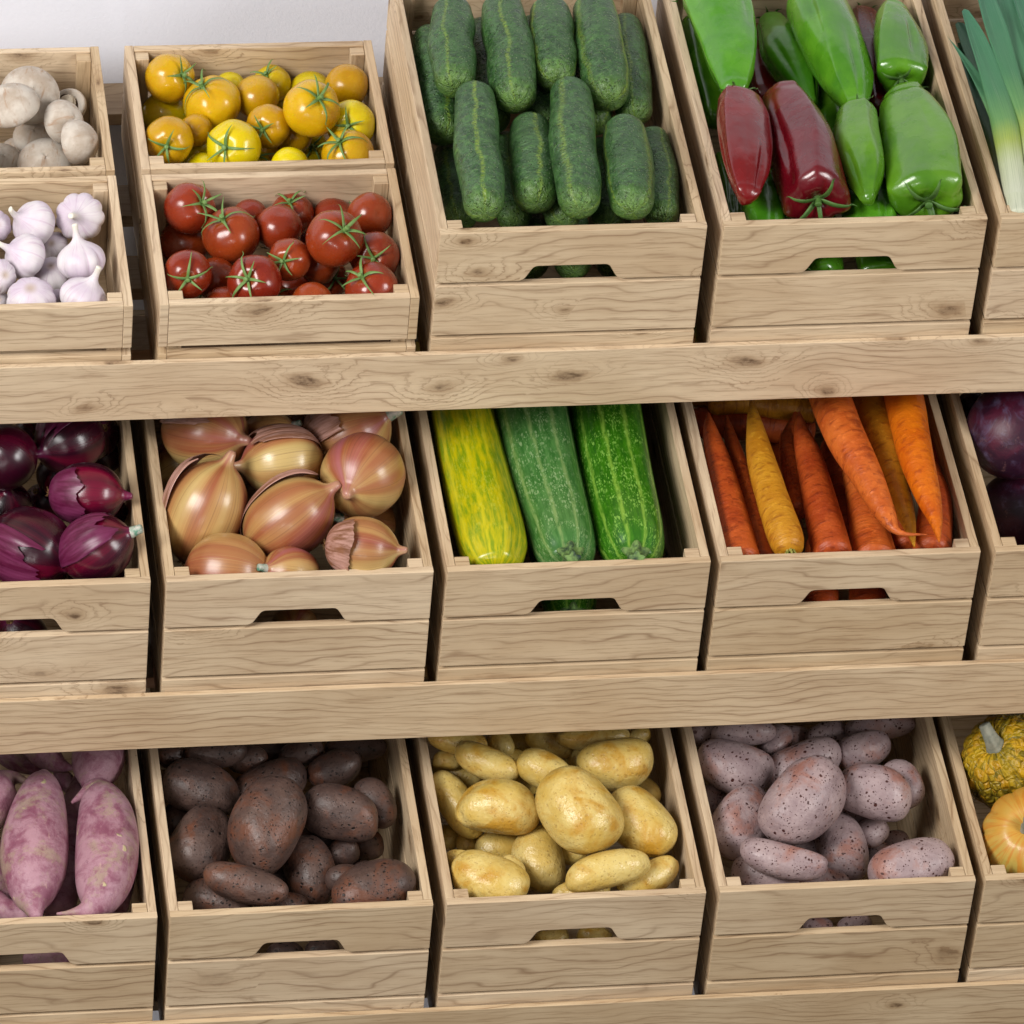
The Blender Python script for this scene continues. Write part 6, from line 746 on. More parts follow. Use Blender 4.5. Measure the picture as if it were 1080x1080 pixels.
M = {}
def mats():
    M['wood'] = wood('oak_boards', .16); M['wood_knotty'] = wood('oak_boards_knotty', .55); M['rail'] = wood('oak_rail', .75, freq=66.); M['rail_plain'] = wood('oak_rail_plain', .08, freq=74.)
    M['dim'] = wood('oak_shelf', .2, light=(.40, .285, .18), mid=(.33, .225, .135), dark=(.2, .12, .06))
    M['red_tomato'] = m_tomato('red_tomato_skin', lin(146, 48, 22), lin(126, 32, 16), lin(158, 84, 32))
    M['amber_tomato'] = m_tomato('amber_tomato_skin', lin(206, 158, 14), lin(196, 142, 10), lin(190, 168, 36))
    M['lemon_tomato'] = m_tomato('lemon_tomato_skin', lin(222, 198, 12), lin(212, 178, 8), lin(206, 206, 60))
    M['calyx'] = m_green_stem('calyx_green', lin(74, 112, 52), lin(132, 160, 92))
    M['pcalyx'] = m_green_stem('pepper_calyx', lin(44, 84, 28), lin(98, 132, 66))
    M['cucumber'] = m_cucumber()
    M['green_pepper'] = m_pepper('green_pepper_skin', lin(70, 126, 24), lin(94, 150, 30), lin(60, 112, 42))
    M['red_pepper'] = m_pepper('red_pepper_skin', lin(98, 10, 18), lin(114, 14, 22), lin(124, 30, 36), .006)
    M['leek'] = m_leek(); M['garlic_bulb'] = m_garlic(); M['mushroom'] = m_mushroom(); M['gills'] = m_gills()
    M['mstem'] = m_plain('mushroom_stem', lin(214, 204, 186), lin(186, 170, 148), 90., .75)
    M['red_onion'] = m_onion('red_onion_skin', [lin(108, 10, 42), lin(62, 5, 28), lin(38, 4, 21), lin(88, 8, 34), lin(28, 4, 18)], lin(112, 36, 80), .22, .45)
    M['brown_onion'] = m_onion('brown_onion_skin', [lin(196, 168, 108), lin(178, 134, 82), lin(152, 84, 54), lin(164, 92, 96), lin(106, 62, 42)], lin(186, 138, 124), .30, .55)
    M['red_peel'] = m_peel('red_onion_peel', lin(84, 16, 50), lin(112, 44, 80), lin(66, 8, 36))
    M['brown_peel'] = m_peel('brown_onion_peel', lin(126, 84, 60), lin(190, 146, 134), lin(148, 96, 62))
    M['neck'] = m_plain('onion_neck', lin(206, 196, 186), lin(74, 132, 108), 90., .5)
    M['root'] = m_plain('onion_root', lin(96, 62, 34), lin(176, 138, 92), 260., .8, .8, .003)
    M['zucchini0'] = m_zucchini('yellow_zucchini_skin', lin(190, 178, 10), lin(122, 146, 14), lin(200, 190, 26), lin(190, 194, 70), .45)
    M['zucchini1'] = m_zucchini('grey_zucchini_skin', lin(54, 104, 44), lin(78, 126, 62), lin(128, 156, 92), lin(140, 168, 116))
    M['zucchini2'] = m_zucchini('green_zucchini_skin', lin(38, 94, 12), lin(58, 118, 16), lin(132, 172, 62), lin(134, 182, 78))
    M['zstem'] = m_plain('zucchini_stem', lin(34, 54, 44), lin(120, 152, 84), 80., .55)
    M['carrot0'] = m_carrot('orange_carrot_skin', lin(210, 108, 42), lin(184, 82, 28), lin(138, 54, 20))
    M['carrot1'] = m_carrot('golden_carrot_skin', lin(202, 142, 36), lin(184, 120, 24), lin(146, 84, 18))
    M['carrot2'] = m_carrot('bright_carrot_skin', lin(214, 112, 14), lin(196, 90, 10), lin(158, 64, 12))
    M['carrot3'] = m_carrot('rust_carrot_skin', lin(186, 84, 32), lin(160, 62, 22), lin(118, 40, 16))
    M['crown'] = m_plain('carrot_crown', lin(96, 112, 44), lin(168, 160, 84), 160., .6)
    M['beetroot'] = m_beet(); M['sweet_potato'] = m_sweet()
    M['brown_potato'] = m_potato('brown_potato_skin', lin(100, 78, 70), lin(70, 52, 47), lin(112, 62, 36), lin(24, 14, 11), 1., .42, .65)
    M['mauve_potato'] = m_potato('mauve_potato_skin', lin(178, 156, 156), lin(146, 124, 126), lin(156, 98, 78), lin(70, 32, 28), 1., .38, .75)
    M['yellow_potato'] = m_potato('yellow_potato_skin', lin(220, 196, 124), lin(206, 172, 84), lin(190, 138, 36), lin(150, 104, 44), .35, .24, .85)
    M['warty_squash'] = m_squash('warty_squash_skin', lin(190, 154, 28), lin(160, 134, 30), lin(92, 84, 22), True)
    M['orange_squash'] = m_squash('orange_squash_skin', lin(206, 152, 62), lin(188, 164, 82), lin(196, 128, 44), False)
    M['sqstem'] = m_plain('squash_stem', lin(150, 148, 132), lin(112, 116, 104), 60., .8, .6, .003)
    M['wall'] = m_wall()

# ------------------------------------------------------------------ boards, crates, rack
RB = random.Random(3)
def add_board(bm, lo, hi, axis, bev=.0011, poly=None):
    """one bevelled board; its grain runs along axis. poly: outline in (axis, z) for a shaped front slat, extruded over y."""
    b = bmesh.new(); uvl = b.loops.layers.uv.new('UVMap'); tl = b.faces.layers.float.new('tone')
    if poly is None:
        bmesh.ops.create_cube(b, size=1)
        for v in b.verts: v.co = [lo[i]+(v.co[i]+.5)*(hi[i]-lo[i]) for i in range(3)]
        es = list(b.edges)
    else:
        vs = [b.verts.new((x, lo[1], z)) for x, z in poly]; f = b.faces.new(vs)
        r = bmesh.ops.extrude_face_region(b, geom=[f])
        for v in r['geom']:
            if isinstance(v, bmesh.types.BMVert): v.co.y = hi[1]
        bmesh.ops.recalc_face_normals(b, faces=b.faces)
        es = [e for e in b.edges if abs(e.verts[0].co.y-e.verts[1].co.y) < 1e-6]
    bmesh.ops.bevel(b, geom=es, offset=bev, segments=2, affect='EDGES', profile=.5)
    b.normal_update()
    ou, ov, tone = RB.uniform(0, 40), RB.uniform(0, 40), RB.random()
    oth = [i for i in range(3) if i != axis]
    for f in b.faces:
        n = f.normal; k = max(range(3), key=lambda i: abs(n[i])); f[tl] = tone
        for l in f.loops:
            c = l.vert.co
            if k == axis: l[uvl].uv = (ou+c[oth[0]]*.35+9, ov+c[oth[1]])
            else:
                w = [i for i in oth if i != k][0]
                l[uvl].uv = (ou+c[axis], ov+c[w]+(.9*(c[k]) if k != axis else 0))
    me = bpy.data.meshes.new('tmp'); b.to_mesh(me); b.free(); bm.from_mesh(me); bpy.data.meshes.remove(me)

def fillet(pts, rad, n=4):
    out = []
    for i, p in enumerate(pts):
        r = rad[i]
        if not r: out.append(p); continue
        a, b = Vector(pts[i-1]), Vector(pts[(i+1) % len(pts)]); q = Vector(p)
        d1, d2 = (a-q).normalized(), (b-q).normalized()
        p0, p1 = q+d1*r, q+d2*r
        for k in range(n+1):
            t = k/n; out.append(tuple(p0*(1-t)**2+q*2*t*(1-t)+p1*t*t))
    return out

def panel(name, boards, mat, parent):
    bm = bmesh.new(); bm.loops.layers.uv.new('UVMap'); bm.faces.layers.float.new('tone')
    for a in boards: add_board(bm, *a[:3], **(a[3] if len(a) > 3 else {}))
    me = bpy.data.meshes.new(name); bm.to_mesh(me); bm.free()
    return link(name, me, mat, parent, smooth=False)

def make_crate(kind, x0, v0, rim, W, D, H, label, knotty=False):
    root = empty('crate', RACK @ Matrix.Translation((x0, v0, rim-H)))
    tag(root, label, 'crate', 'wooden crates set out on the rack')
    m = M['wood_knotty' if knotty else 'wood']; T = .012
    if kind == 'large':
        lv = [(H-.0855, H), (H-.177, H-.0915), (0, H-.183)]
        notch = fillet([(0, lv[0][0]), (.1175, lv[0][0]), (.1312, H-.0603), (.2322, H-.0603), (.2455, lv[0][0]), (W, lv[0][0]), (W, H), (0, H)], [0, .008, .006, .006, .008, 0, 0, 0])
        panel('front_panel', [((0, 0, lv[0][0]), (W, T, H), 0, dict(poly=notch))]+[((0, 0, a), (W, T, b), 0) for a, b in lv[1:]], m, root)
        panel('back_panel', [((0, D-T, a), (W, D, b), 0) for a, b in lv], m, root)
        for s in (0, 1):
            xa = 0 if s == 0 else W-T
            panel('side_panel', [((xa, T+.0002, a), (xa+T, D-T-.0002, b-.0003), 1) for a, b in lv], m, root)
    else:
        lv = [(H-.074, H), (0, H-.086)]
        for s in (0, 1):
            xa = 0 if s == 0 else W-T
            panel('side_panel', [((xa, 0, a), (xa+T, D, b), 1) for a, b in lv], m, root)
        panel('front_panel', [((T+.0003, .0004, a), (W-T-.0003, T, b-.0003), 0) for a, b in lv], m, root)
        panel('back_panel', [((T+.0003, D-T, a), (W-T-.0003, D-.0004, b-.0003), 0) for a, b in lv], m, root)
    for xa in (T+.0004, W-T-.0204):
        for ya in (T+.0004, D-T-.0178):
            panel('corner_post', [((xa, ya, .008), (xa+.02, ya+.0174, H-(.0008 if ya < .1 else .003)), 2)], m, root)
    panel('bottom_panel', [((T+.0004, T+.001+i*(D-2*T-.002)/4, .001), (W-T-.0004, T+.001+(i+1)*(D-2*T-.002)/4-.004, .009), 0) for i in range(4)], m, root)
    return root

def make_rack(Vr, Nr):
    root = empty('display_rack', RACK.copy())
    tag(root, 'stepped wooden display rack with three front rails and tilted slatted shelves', 'display rack')
    XL, XR = -1.62, .98
    for r in range(3):
        v, n = Vr[r], Nr[r]-.2695
        for a, b in ((.004, .06), (.097, .169), (.226, .298), (.384, .453), (.612, .684)):
            panel('shelf_slat', [((XL, v+a, n-.021), (XR, v+b, n-.0006), 0)], M['dim'], root)
        panel('front_rail', [((XL-.02, v-.010, n-.0325), (XR+.02, v-.002, n+.0675), 0)], M['rail'] if r == 0 else M['rail_plain'], root)
        for xb in (XL+.02, XR-.06):
            panel('shelf_bearer', [((xb, v+.002, n-.062), (xb+.04, v+.684, n-.0215), 1)], M['dim'], root)
    # the upright frames at both ends, outside the picture
    for xb in (XL-.045, XR+.021):
        panel('end_frame', [((xb, -.50+k*.02, Nr[2]-.75), (xb+.024, -.44+k*.02, Nr[0]-.17), 2) for k in (0,)]+[((xb, .60, Nr[2]-.40), (xb+.024, .66, Nr[0]-.17), 2)], M['dim'], root)
    return root

# ------------------------------------------------------------------ vegetables
def basis(ax, roll, loc):
    z = Vector(ax).normalized(); x = Vector(roll); x = (x-z*x.dot(z)).normalized(); y = z.cross(x)
    m = Matrix((x, y, z)).transposed().to_4x4(); m.translation = Vector(loc)
    return RACK @ m

def blade(name, L, w, h, lift, seed, thick=.0006, n=14):
    """one thin pointed leaf along +X from the origin, following the height h(x) of what it lies on and lifting toward its tip"""
    r = random.Random(seed); s = np.linspace(0, 1, n); P = np.zeros((n, 6, 3))
    tw = r.uniform(-.35, .35); hx = np.array([h(L*t) for t in s]); ln = lift*L
    roll = r.uniform(-.5, .5)
    for i, t in enumerate(s):
        x = L*t*(1-.12*abs(lift)*t); z = hx[i]+.0011+ln*t**2.2; yo = tw*L*.4*t*t
        ww = w*(1-t)**.7*(.62+1.5*t*(1-t))+.00025; th = thick*(1-t*.5)
        ring = [(-ww, th+.25*ww), (0, th), (ww, th+.25*ww), (ww*.98, .25*ww), (0, -th*.3), (-ww*.98, .25*ww)]
        for j, (yy, zz) in enumerate(ring): P[i, j] = (x, yy*math.cos(roll*t)+yo, z+zz+yy*math.sin(roll*t))
    return P

def calyx(name, nleaf, L, w, stub, mat, parent, local, seed, h, lift=(.1, .5), stub_r=.0032):
    r = random.Random(seed); ms = []
    for k in range(nleaf):
        a = (k+r.uniform(-.22, .22))*2*math.pi/nleaf; l = L*r.uniform(.78, 1.18)
        P = blade('b', l, w*r.uniform(.8, 1.15), h, r.uniform(*lift), seed*31+k)
        c, s = math.cos(a), math.sin(a); Q = P.copy(); Q[..., 0] = P[..., 0]*c-P[..., 1]*s; Q[..., 1] = P[..., 0]*s+P[..., 1]*c
        ms.append(grid_mesh('b', Q))
    bx, by = r.uniform(-.5, .5), r.uniform(-.5, .5); z = h(0)
    st, _ = tube('s', [(0, 0, z-.002, stub_r*1.6), (0, 0, z+stub*.4, stub_r), (bx*stub*.4, by*stub*.4, z+stub, stub_r*1.15)], 12, 10, .3, .35)
    o = link(name, join_meshes(name, ms), mat, parent); o.matrix_local = local
    k = link('stalk', st, mat, o); k.matrix_local = Matrix()
    return o

def ellipsoid_pts(n=30, p=2.0):
    a = np.linspace(-math.pi/2, math.pi/2, n); e = 2/p
    return np.stack([np.sign(np.sin(a))*np.abs(np.sin(a))**e, np.maximum(np.cos(a), 0)**e], 1)

def v_tomato(it, i, world):
    R = it['W']/2; sd = i*7+1; r = random.Random(sd); yellow = it['kind'] == 'yellow_tomato'
    pr = []
    for a in np.linspace(-math.pi/2, math.pi/2, 34):
        z = math.sin(a)*R*.93; rr = math.cos(a)**.88*R if math.cos(a) > 0 else 0
        q = rr/R
        if z > 0: z -= R*.17*math.exp(-(q/.27)**2)
        else: z += R*.05*math.exp(-(q/.2)**2)
        pr.append((z, max(rr, 1e-5)))
    nl = r.choice((5, 6, 7)); ph = r.uniform(0, 6); nf = noise_fn(sd, 4, .8, 1.6)
    def mod(t, th, z, rr):
        lob = 1+.032*np.cos(nl*th+ph)*max(0, z/R+.25)**.6
        d = np.stack([np.cos(th)*rr/R, np.sin(th)*rr/R, np.full_like(th, z/R)], -1)
        return lob*(1+.085*nf(d)), 0
    me = revolve('tomato', pr, 44, mod)
    mat = M['red_tomato'] if not yellow else (M['lemon_tomato'] if it.get('c') else M['amber_tomato'])
    o = link(it['kind'], me, mat, None, world)
    top = sorted((rr, z) for z, rr in pr if z > 0); xs, zs = [q[0] for q in top], [q[1] for q in top]
    calyx('calyx', r.choice((5, 5, 6)), R*.98, R*.066, R*.22, M['calyx'], o, Matrix(), sd, lambda x: float(np.interp(x, xs, zs))+R*.035, (.12, .80), R*.08)
    return o

def v_garlic(it, i, world):
    R = it['W']/2; r = random.Random(i*5+2)
    k = [(-.80, .0), (-.82, .22), (-.72, .55), (-.45, .86), (-.08, 1.0), (.28, .92), (.55, .66), (.74, .36), (.92, .20), (1.15, .135), (1.42, .12), (1.56, .115), (1.575, .06), (1.57, 0)]
    pr = smooth_prof([(z*R, rr*R) for z, rr in k], 46)
    n = r.choice((8, 9, 10)); ph = r.uniform(0, 6); bx, by = r.uniform(-.35, .35), r.uniform(-.35, .35); nf = noise_fn(i+40, 4, .8, 2.)
    amps = [r.uniform(.6, 1.3) for _ in range(3)]
    def mod(t, th, z, rr):
        b = math.exp(-((z/R+.05)/.62)**2)
        cre = np.abs(np.cos((n*th+ph+.5*np.sin(2*th+ph))/2))
        d = np.stack([np.cos(th), np.sin(th), np.full_like(th, z/R)], -1)
        return 1+b*(-.10*(1-cre**.6)*amps[0]+.02)+.05*nf(d)*b, 0
    me = revolve('garlic', pr, 90, mod)
    co = np.empty(len(me.vertices)*3); me.vertices.foreach_get('co', co); co = co.reshape(-1, 3)
    h = np.clip((co[:, 2]/R-.8), 0, 1); co[:, 0] += bx*R*h*h; co[:, 1] += by*R*h*h
    me.vertices.foreach_set('co', co.ravel()); me.update()
    return link('garlic_bulb', me, M['garlic_bulb'], None, world)

def v_mushroom(it, i, world):
    R = it['W']/2; nf = noise_fn(i+9, 5, .9, 2.4); r = random.Random(i)
    op = it.get('open')
    k = [(-.10, .42), (-.22, .62), (-.34, .86), (-.30, .97), (-.12, 1.02), (.12, .985), (.38, .86), (.60, .62), (.73, .34), (.78, .0)]
    pr = smooth_prof([(z*R, rr*R) for z, rr in k], 34)
    def mod(t, th, z, rr):
        d = np.stack([np.cos(th)*rr/R, np.sin(th)*rr/R, np.full_like(th, z/R)], -1); return 1+.09*nf(d), .03*R*np.cos(th*2+i)
    o = link('mushroom', revolve('mushroom', pr, 48, mod), M['mushroom'], None, world)
    g = revolve('gills', [(-.16*R, .30*R), (-.20*R, .60*R), (-.29*R, .84*R)], 48); link('gills', g, M['gills'], o).matrix_local = Matrix()
    sr = .40 if not op else .44
    sk = [(-.10, sr*1.05), (-.32, sr*1.18), (-.42, sr*1.26), (-.48, sr*1.16), (-.54, sr*1.02), (-.64, sr*1.0), (-.69, sr*.85), (-.70, 0)]
    def fr(t, th, z, rr): return 1+.05*np.cos(19*th)*math.exp(-((z/R+.42)/.08)**2)+.04*np.cos(3*th+i), 0
    st = link('stem', revolve('stem', smooth_prof([(z*R, rr*R) for z, rr in sk], 30), 64, fr), M['mstem'], o); st.matrix_local = Matrix()
    return o

def v_cucumber(it, i, world):
    nf = noise_fn(i+70, 4, 2., 6.); r = random.Random(i)
    pts = [tuple(p) for p in it['pts']]
    a, b = np.array(pts[0]), np.array(pts[-1]); mid = (a+b)/2; mid[3] *= 1.04
    mid[0] += r.uniform(-.005, .005); mid[2] += r.uniform(-.001, .004)
    a = a.copy(); b = b.copy(); a[3] *= .90; b[3] *= .93
    q1 = a*.75+b*.25; q1[3] = mid[3]*.985; q2 = a*.25+b*.75; q2[3] = mid[3]*1.0
    def mod(t, th):
        p = np.stack([np.cos(th), np.sin(th), np.full_like(th, t*6)], -1)
        return 1+.045*nf(p)+.014*np.cos(3*th+i)
    me, _ = tube('cucumber', [a, q1, mid, q2, b], 56, 60, .88, .92, mod)
    o = link('cucumber', me, M['cucumber'], None, world)
    return o

def v_pepper(it, i, world):
    r = random.Random(i*3+5); pts = [tuple(p) for p in it['pts']]; nf = noise_fn(i+11, 5, 1.2, 3.2); nfb = noise_fn(i+12, 6, 3., 7.)
    nl = r.choice((3, 3, 4)); ph = r.uniform(0, 6.28); tw = r.uniform(-.8, .8)
    cr = [(r.uniform(0, 6.28), r.uniform(.1, .9), r.uniform(.07, .17)) for _ in range(5)]
    def mod(t, th):
        p = np.stack([np.cos(th)*1.2, np.sin(th)*1.2, np.full_like(th, t*3)], -1)
        tt_ = th+ph+tw*t; pw = 3.4; fac = (np.abs(np.cos(tt_))**pw+np.abs(np.sin(tt_))**pw)**(-1/pw) if nl == 4 else 1/np.cos((tt_ % (2*math.pi/3))-math.pi/3)**.42
        k = .30+.66*fac+.06*(np.abs(np.cos((nl*th+ph+tw*t)/2))**.8-.6)+.15*nf(p)+.045*nfb(p)
        for c, tc, am in cr:
            k -= am*np.exp(-(((th-c+math.pi) % (2*math.pi)-math.pi)/.16)**2)*math.exp(-((t-tc)/.20)**2)
        return k
    cal = it.get('cal')
    me, rg = tube('pepper', pts, 72, 46, .42 if cal else .6, 1.0, mod, 14, .55)
    if cal:   # dimple the shoulder round the stalk
        co = np.empty(len(me.vertices)*3); me.vertices.foreach_get('co', co); co = co.reshape(-1, 3)
        c0 = np.array(pts[0][:3]); T = rg[0][2]; r0 = pts[0][3]
        rel = co-c0; al = rel@T; rad = np.linalg.norm(rel-al[:, None]*T, axis=1)
        m_ = al < 0
        co[m_] += T*(r0*.30*np.exp(-(rad[m_]/(r0*.34))**2))[:, None]
        me.vertices.foreach_set('co', co.ravel()); me.update()
    o = link(it['kind'], me, M[it['kind']], None, world)
    T = Vector(rg[0][2]) ; r0 = pts[0][3]
    cap = .42 if cal else .6
    hh = lambda x: r0*cap*math.sqrt(max(.04, 1-min(1, x/r0/1.05)**3.6))-r0*(.26 if cal else 0)*math.exp(-(x/(r0*.34))**2)+r0*.05
    q = (-T).to_track_quat('Z', 'Y').to_matrix().to_4x4(); q.translation = Vector(pts[0][:3])
    calyx('calyx', 5, r0*1.15, r0*.105, r0*.22, M['pcalyx'], o, q, i*3, hh, (.12, .45), r0*.10)
    return o

def set_along(me, vals):
    a = me.attributes.new('along', 'FLOAT', 'POINT'); a.data.foreach_set('value', vals)

def v_leek(it, i, world):
    P = np.array(it['pts']); r = random.Random(i)
    full = catmull(P, 80); cut = 34
    sh = full[:cut-4].copy(); me, rg = tube('leek', sh, 36, 50, .4, .2)
    n = len(me.vertices)//36
    set_along(me, np.repeat(np.linspace(0, .36, n), 36))
    o = link('leek', me, M['leek'], None, world)
    # the folded leaf: a flattening V-shaped sheath that wraps the shaft and leaves it
    lf = full[6:]; T, U, W = frames(lf[:, :3]); m = len(lf); segs = 40; th = np.arange(segs)*2*math.pi/segs; G = np.zeros((m, segs, 3))
    up = np.array([0, 0, 1.])
    for k in range(m):
        t = k/(m-1); rr = lf[k, 3]*1.03
        u = up-T[k]*(up@T[k]); u /= np.linalg.norm(u); w = np.cross(T[k], u)
        fl = 1-.86*min(1, max(0, (t-.36)/.40))
        x = np.cos(th)*rr*(1.0+.10*(1-fl)); y = np.sin(th)*rr*fl
        y += (np.abs(np.cos(th))**1.4-.5)*rr*.50*(1-fl)
        y += .05*rr*np.sin(6*th+t*5+i)*(1-fl)
        G[k] = lf[k, :3]+x[:, None]*w+y[:, None]*u
    G[-1] = lf[-1, :3]+(G[-1]-lf[-1, :3])*.02; G[0] = lf[0, :3]+(G[0]-lf[0, :3])*.97
    ml = grid_mesh('leaf', G); set_along(ml, np.repeat(np.linspace(.04, 1., m), segs))
    link('leaf', ml, M['leek'], o).matrix_local = Matrix()
    for sd in (-1, 1):      # narrower side leaves that fan out of the same sheath
        if len(lf) < 40: break
        k0 = int(m*.40); G2 = np.zeros((m-k0, segs, 3)); end = r.uniform(.80, 1.0)
        for k in range(k0, m):
            q = (k-k0)/(m-1-k0); rr = lf[k, 3]*(.62*(1-q**3)+.02); t = k/(m-1)
            u = up-T[k]*(up@T[k]); u /= np.linalg.norm(u); w = np.cross(T[k], u)
            c = lf[k0, :3]+(lf[k, :3]-lf[k0, :3])*end+w*sd*(lf[k, 3]*.25+.030*q**1.3)-u*(.003+.012*q)
            y = np.sin(th)*rr*(.75-.55*min(1, q*2))+(np.abs(np.cos(th))**1.4-.5)*rr*.5*q
            G2[k-k0] = c+(np.cos(th)*rr)[:, None]*w+y[:, None]*u
        mb = grid_mesh('leaf', G2); set_along(mb, np.repeat(np.linspace(.34, 1., m-k0), segs))
        link('leaf', mb, M['leek'], o).matrix_local = Matrix()
    return o

def peel_mesh(R, asp, az, seed, span, t0, t1, lift):
    """a loose flake of skin: a patch of the bulb's surface that stands off toward its torn edge"""
    n, m = 40, 30; rag = noise_fn(seed, 6, 1.5, 6.); r = random.Random(seed)
    P = np.zeros((n, m, 3)); fold = r.uniform(-1, 1)
    for i in range(n):
        for j in range(m):
            u = j/(m-1); e = 1+.30*rag(np.array([[u*4, 0., seed*.7]]))[0]+.10*rag(np.array([[u*22, 3., seed]]))[0]
            v = i/(n-1)*e
            t = t0+(t1-t0)*v
            a = az+span*(u-.5)*(1-.25*abs(v-.5))
            rr = max(math.cos(max(-1.55, min(1.55, t))), .02)**.85*R; z = math.sin(t)*R*asp
            f = 1.015+lift*max(0, v)**2.2*(1+.5*fold*(u-.5))+.05*math.sin(u*9+seed)*max(0, v)**2+.012*math.sin(u*30+v*5)*v
            P[i, j] = (math.cos(a)*rr*f, math.sin(a)*rr*f, z*(1+.08*v*v))
    G = np.concatenate([P, (P*.994)[:, ::-1]], axis=1)
    return grid_mesh('peel', G)

def v_onion(it, i, world):
    R = it['W']/2; asp = it['L']/it['W']; red = it['kind'] == 'red_onion'; r = random.Random(i*3); nf = noise_fn(i+20, 4, .8, 1.8)
    k = [(-1.0, 0), (-.985, .10), (-.93, .30), (-.76, .62), (-.42, .91), (-.02, 1.0), (.36, .955), (.66, .79), (.85, .57), (.96, .37), (1.03, .22), (1.12, .15), (1.22, .12), (1.28, .085), (1.29, 0)]
    pr = smooth_prof([(z*R*asp, rr*R) for z, rr in k], 50)
    bx, by = r.uniform(-.25, .25), r.uniform(-.25, .25)
    def mod(t, th, z, rr):
        d = np.stack([np.cos(th), np.sin(th), np.full_like(th, z/R)], -1); return 1+.05*nf(d)+.006*np.cos(11*th+i), 0
    me = revolve('onion', pr, 64, mod)
    co = np.empty(len(me.vertices)*3); me.vertices.foreach_get('co', co); co = co.reshape(-1, 3)
    h = np.clip(co[:, 2]/(R*asp)-.8, 0, 1); co[:, 0] += bx*R*h; co[:, 1] += by*R*h
    me.vertices.foreach_set('co', co.ravel()); me.update()
    o = link(it['kind'], me, M[it['kind']], None, world)
    if 'green' in it['label']:
        nk, _ = tube('neck', [(bx*R*.36, by*R*.36, R*asp*1.06, R*.18), (bx*R*.45, by*R*.45, R*asp*1.24, R*.15), (bx*R*.55, by*R*.55, R*asp*1.36, R*.14)], 14, 14, .3, .35)
        link('neck', nk, M['neck'], o).matrix_local = Matrix()
    rt = [blade('b', R*r.uniform(.10, .2), R*.018, lambda x: 0, .4, i*17+q) for q in range(16)]
    ms = []
    for q, P in enumerate(rt):
        a = q*2*math.pi/16+r.uniform(-.2, .2); c, s = math.cos(a), math.sin(a); G = P.copy(); G[..., 0] = P[..., 0]*c-P[..., 1]*s; G[..., 1] = P[..., 0]*s+P[..., 1]*c; G[..., 2] = -P[..., 2]-R*asp*.985
        ms.append(grid_mesh('b', G))
    dk = revolve('d', [(-R*asp*1.012, 0), (-R*asp*1.01, R*.08), (-R*asp*.985, R*.15), (-R*asp*.94, R*.17)], 20)
    link('root', join_meshes('root', ms+[dk]), M['root'], o).matrix_local = Matrix()
    for q, (deg, span, t0, t1, lift) in enumerate(it.get('peel', [])):
        pm = peel_mesh(R, asp, math.radians(deg), i*7+q, span, t0, t1, lift)
        link('peel', pm, M['red_peel' if red else 'brown_peel'], o).matrix_local = Matrix()
    return o

def v_zucchini(it, i, world):
    nf = noise_fn(i+33, 4, .8, 2.)
    pts = [tuple(p) for p in it['pts']]; ph = i*1.3
    def mod(t, th):
        p = np.stack([np.cos(th), np.sin(th), np.full_like(th, t*4)], -1); return 1+.03*np.cos(5*th+ph)+.02*nf(p)
    c = it.get('c', 0)
    me, rg = tube('zucchini', pts, 64, 70, .6, .42, mod, 10)
    o = link('zucchini', me, M['zucchini%d' % c], None, world)
    if c:
        T = Vector(rg[-1][2]); r1 = pts[-1][3]; e = Vector(pts[-1][:3])+T*r1*.34
        up = Vector((0, 0, 1)); up = (up-T*up.dot(T)).normalized(); e += up*r1*.62
        def sm(t, th): return 1+.22*np.cos(5*th)
        ms, _ = tube('stem', [tuple(e-T*.006)+(r1*.52,), tuple(e+T*.006+up*.004)+(r1*.36,), tuple(e+T*.016+up*.010)+(r1*.30,)], 40, 14, .2, .12, sm)
        link('stem', ms, M['zstem'], o).matrix_local = Matrix()
    return o

def v_carrot(it, i, world):
    nf = noise_fn(i+3, 5, 1., 3.); nr = noise_fn(i+90, 6, 20., 60.)
    def mod(t, th):
        p = np.stack([np.cos(th), np.sin(th), np.full_like(th, t*5)], -1); q = np.array([[t, 0, 0]])
        return 1+.05*nf(p)+.022*nr(q)[0]
    pts = [tuple(p) for p in it['pts']]
    me, rg = tube('carrot', pts, 44, 80, 1., .5, mod)
    o = link('carrot', me, M['carrot%d' % it['c']], None, world)
    if it.get('crown'):
        T = Vector(rg[-1][2]); r1 = pts[-1][3]; e = Vector(pts[-1][:3])+T*r1*.40
        ms = []
        for q in range(7):
            a = q*.9; d = Vector(rg[-1][3])*math.cos(a)*r1*.22+Vector(rg[-1][4])*math.sin(a)*r1*.22
            b, _ = tube('s', [tuple(e+d-T*.004)+(r1*.13,), tuple(e+d*1.3+T*.006)+(r1*.10,), tuple(e+d*1.6+T*.010)+(r1*.08,)], 10, 6, .3, .4); ms.append(b)
        link('crown', join_meshes('crown', ms), M['crown'], o).matrix_local = Matrix()
    return o

def v_beet(it, i, world):
    R = it['W']/2; nf = noise_fn(i+2, 6, 1., 3.)
    pr = smooth_prof([(z*R, rr*R) for z, rr in [(-1.12, 0), (-1.05, .06), (-.93, .24), (-.72, .62), (-.32, .94), (.06, 1.), (.42, .90), (.70, .66), (.86, .36), (.90, .12), (.88, 0)]], 40)
    def mod(t, th, z, rr):
        d = np.stack([np.cos(th)*rr/R, np.sin(th)*rr/R, np.full_like(th, z/R)], -1); return 1+.07*nf(d), 0
    return link('beetroot', revolve('beetroot', pr, 56, mod), M['beetroot'], None, world)

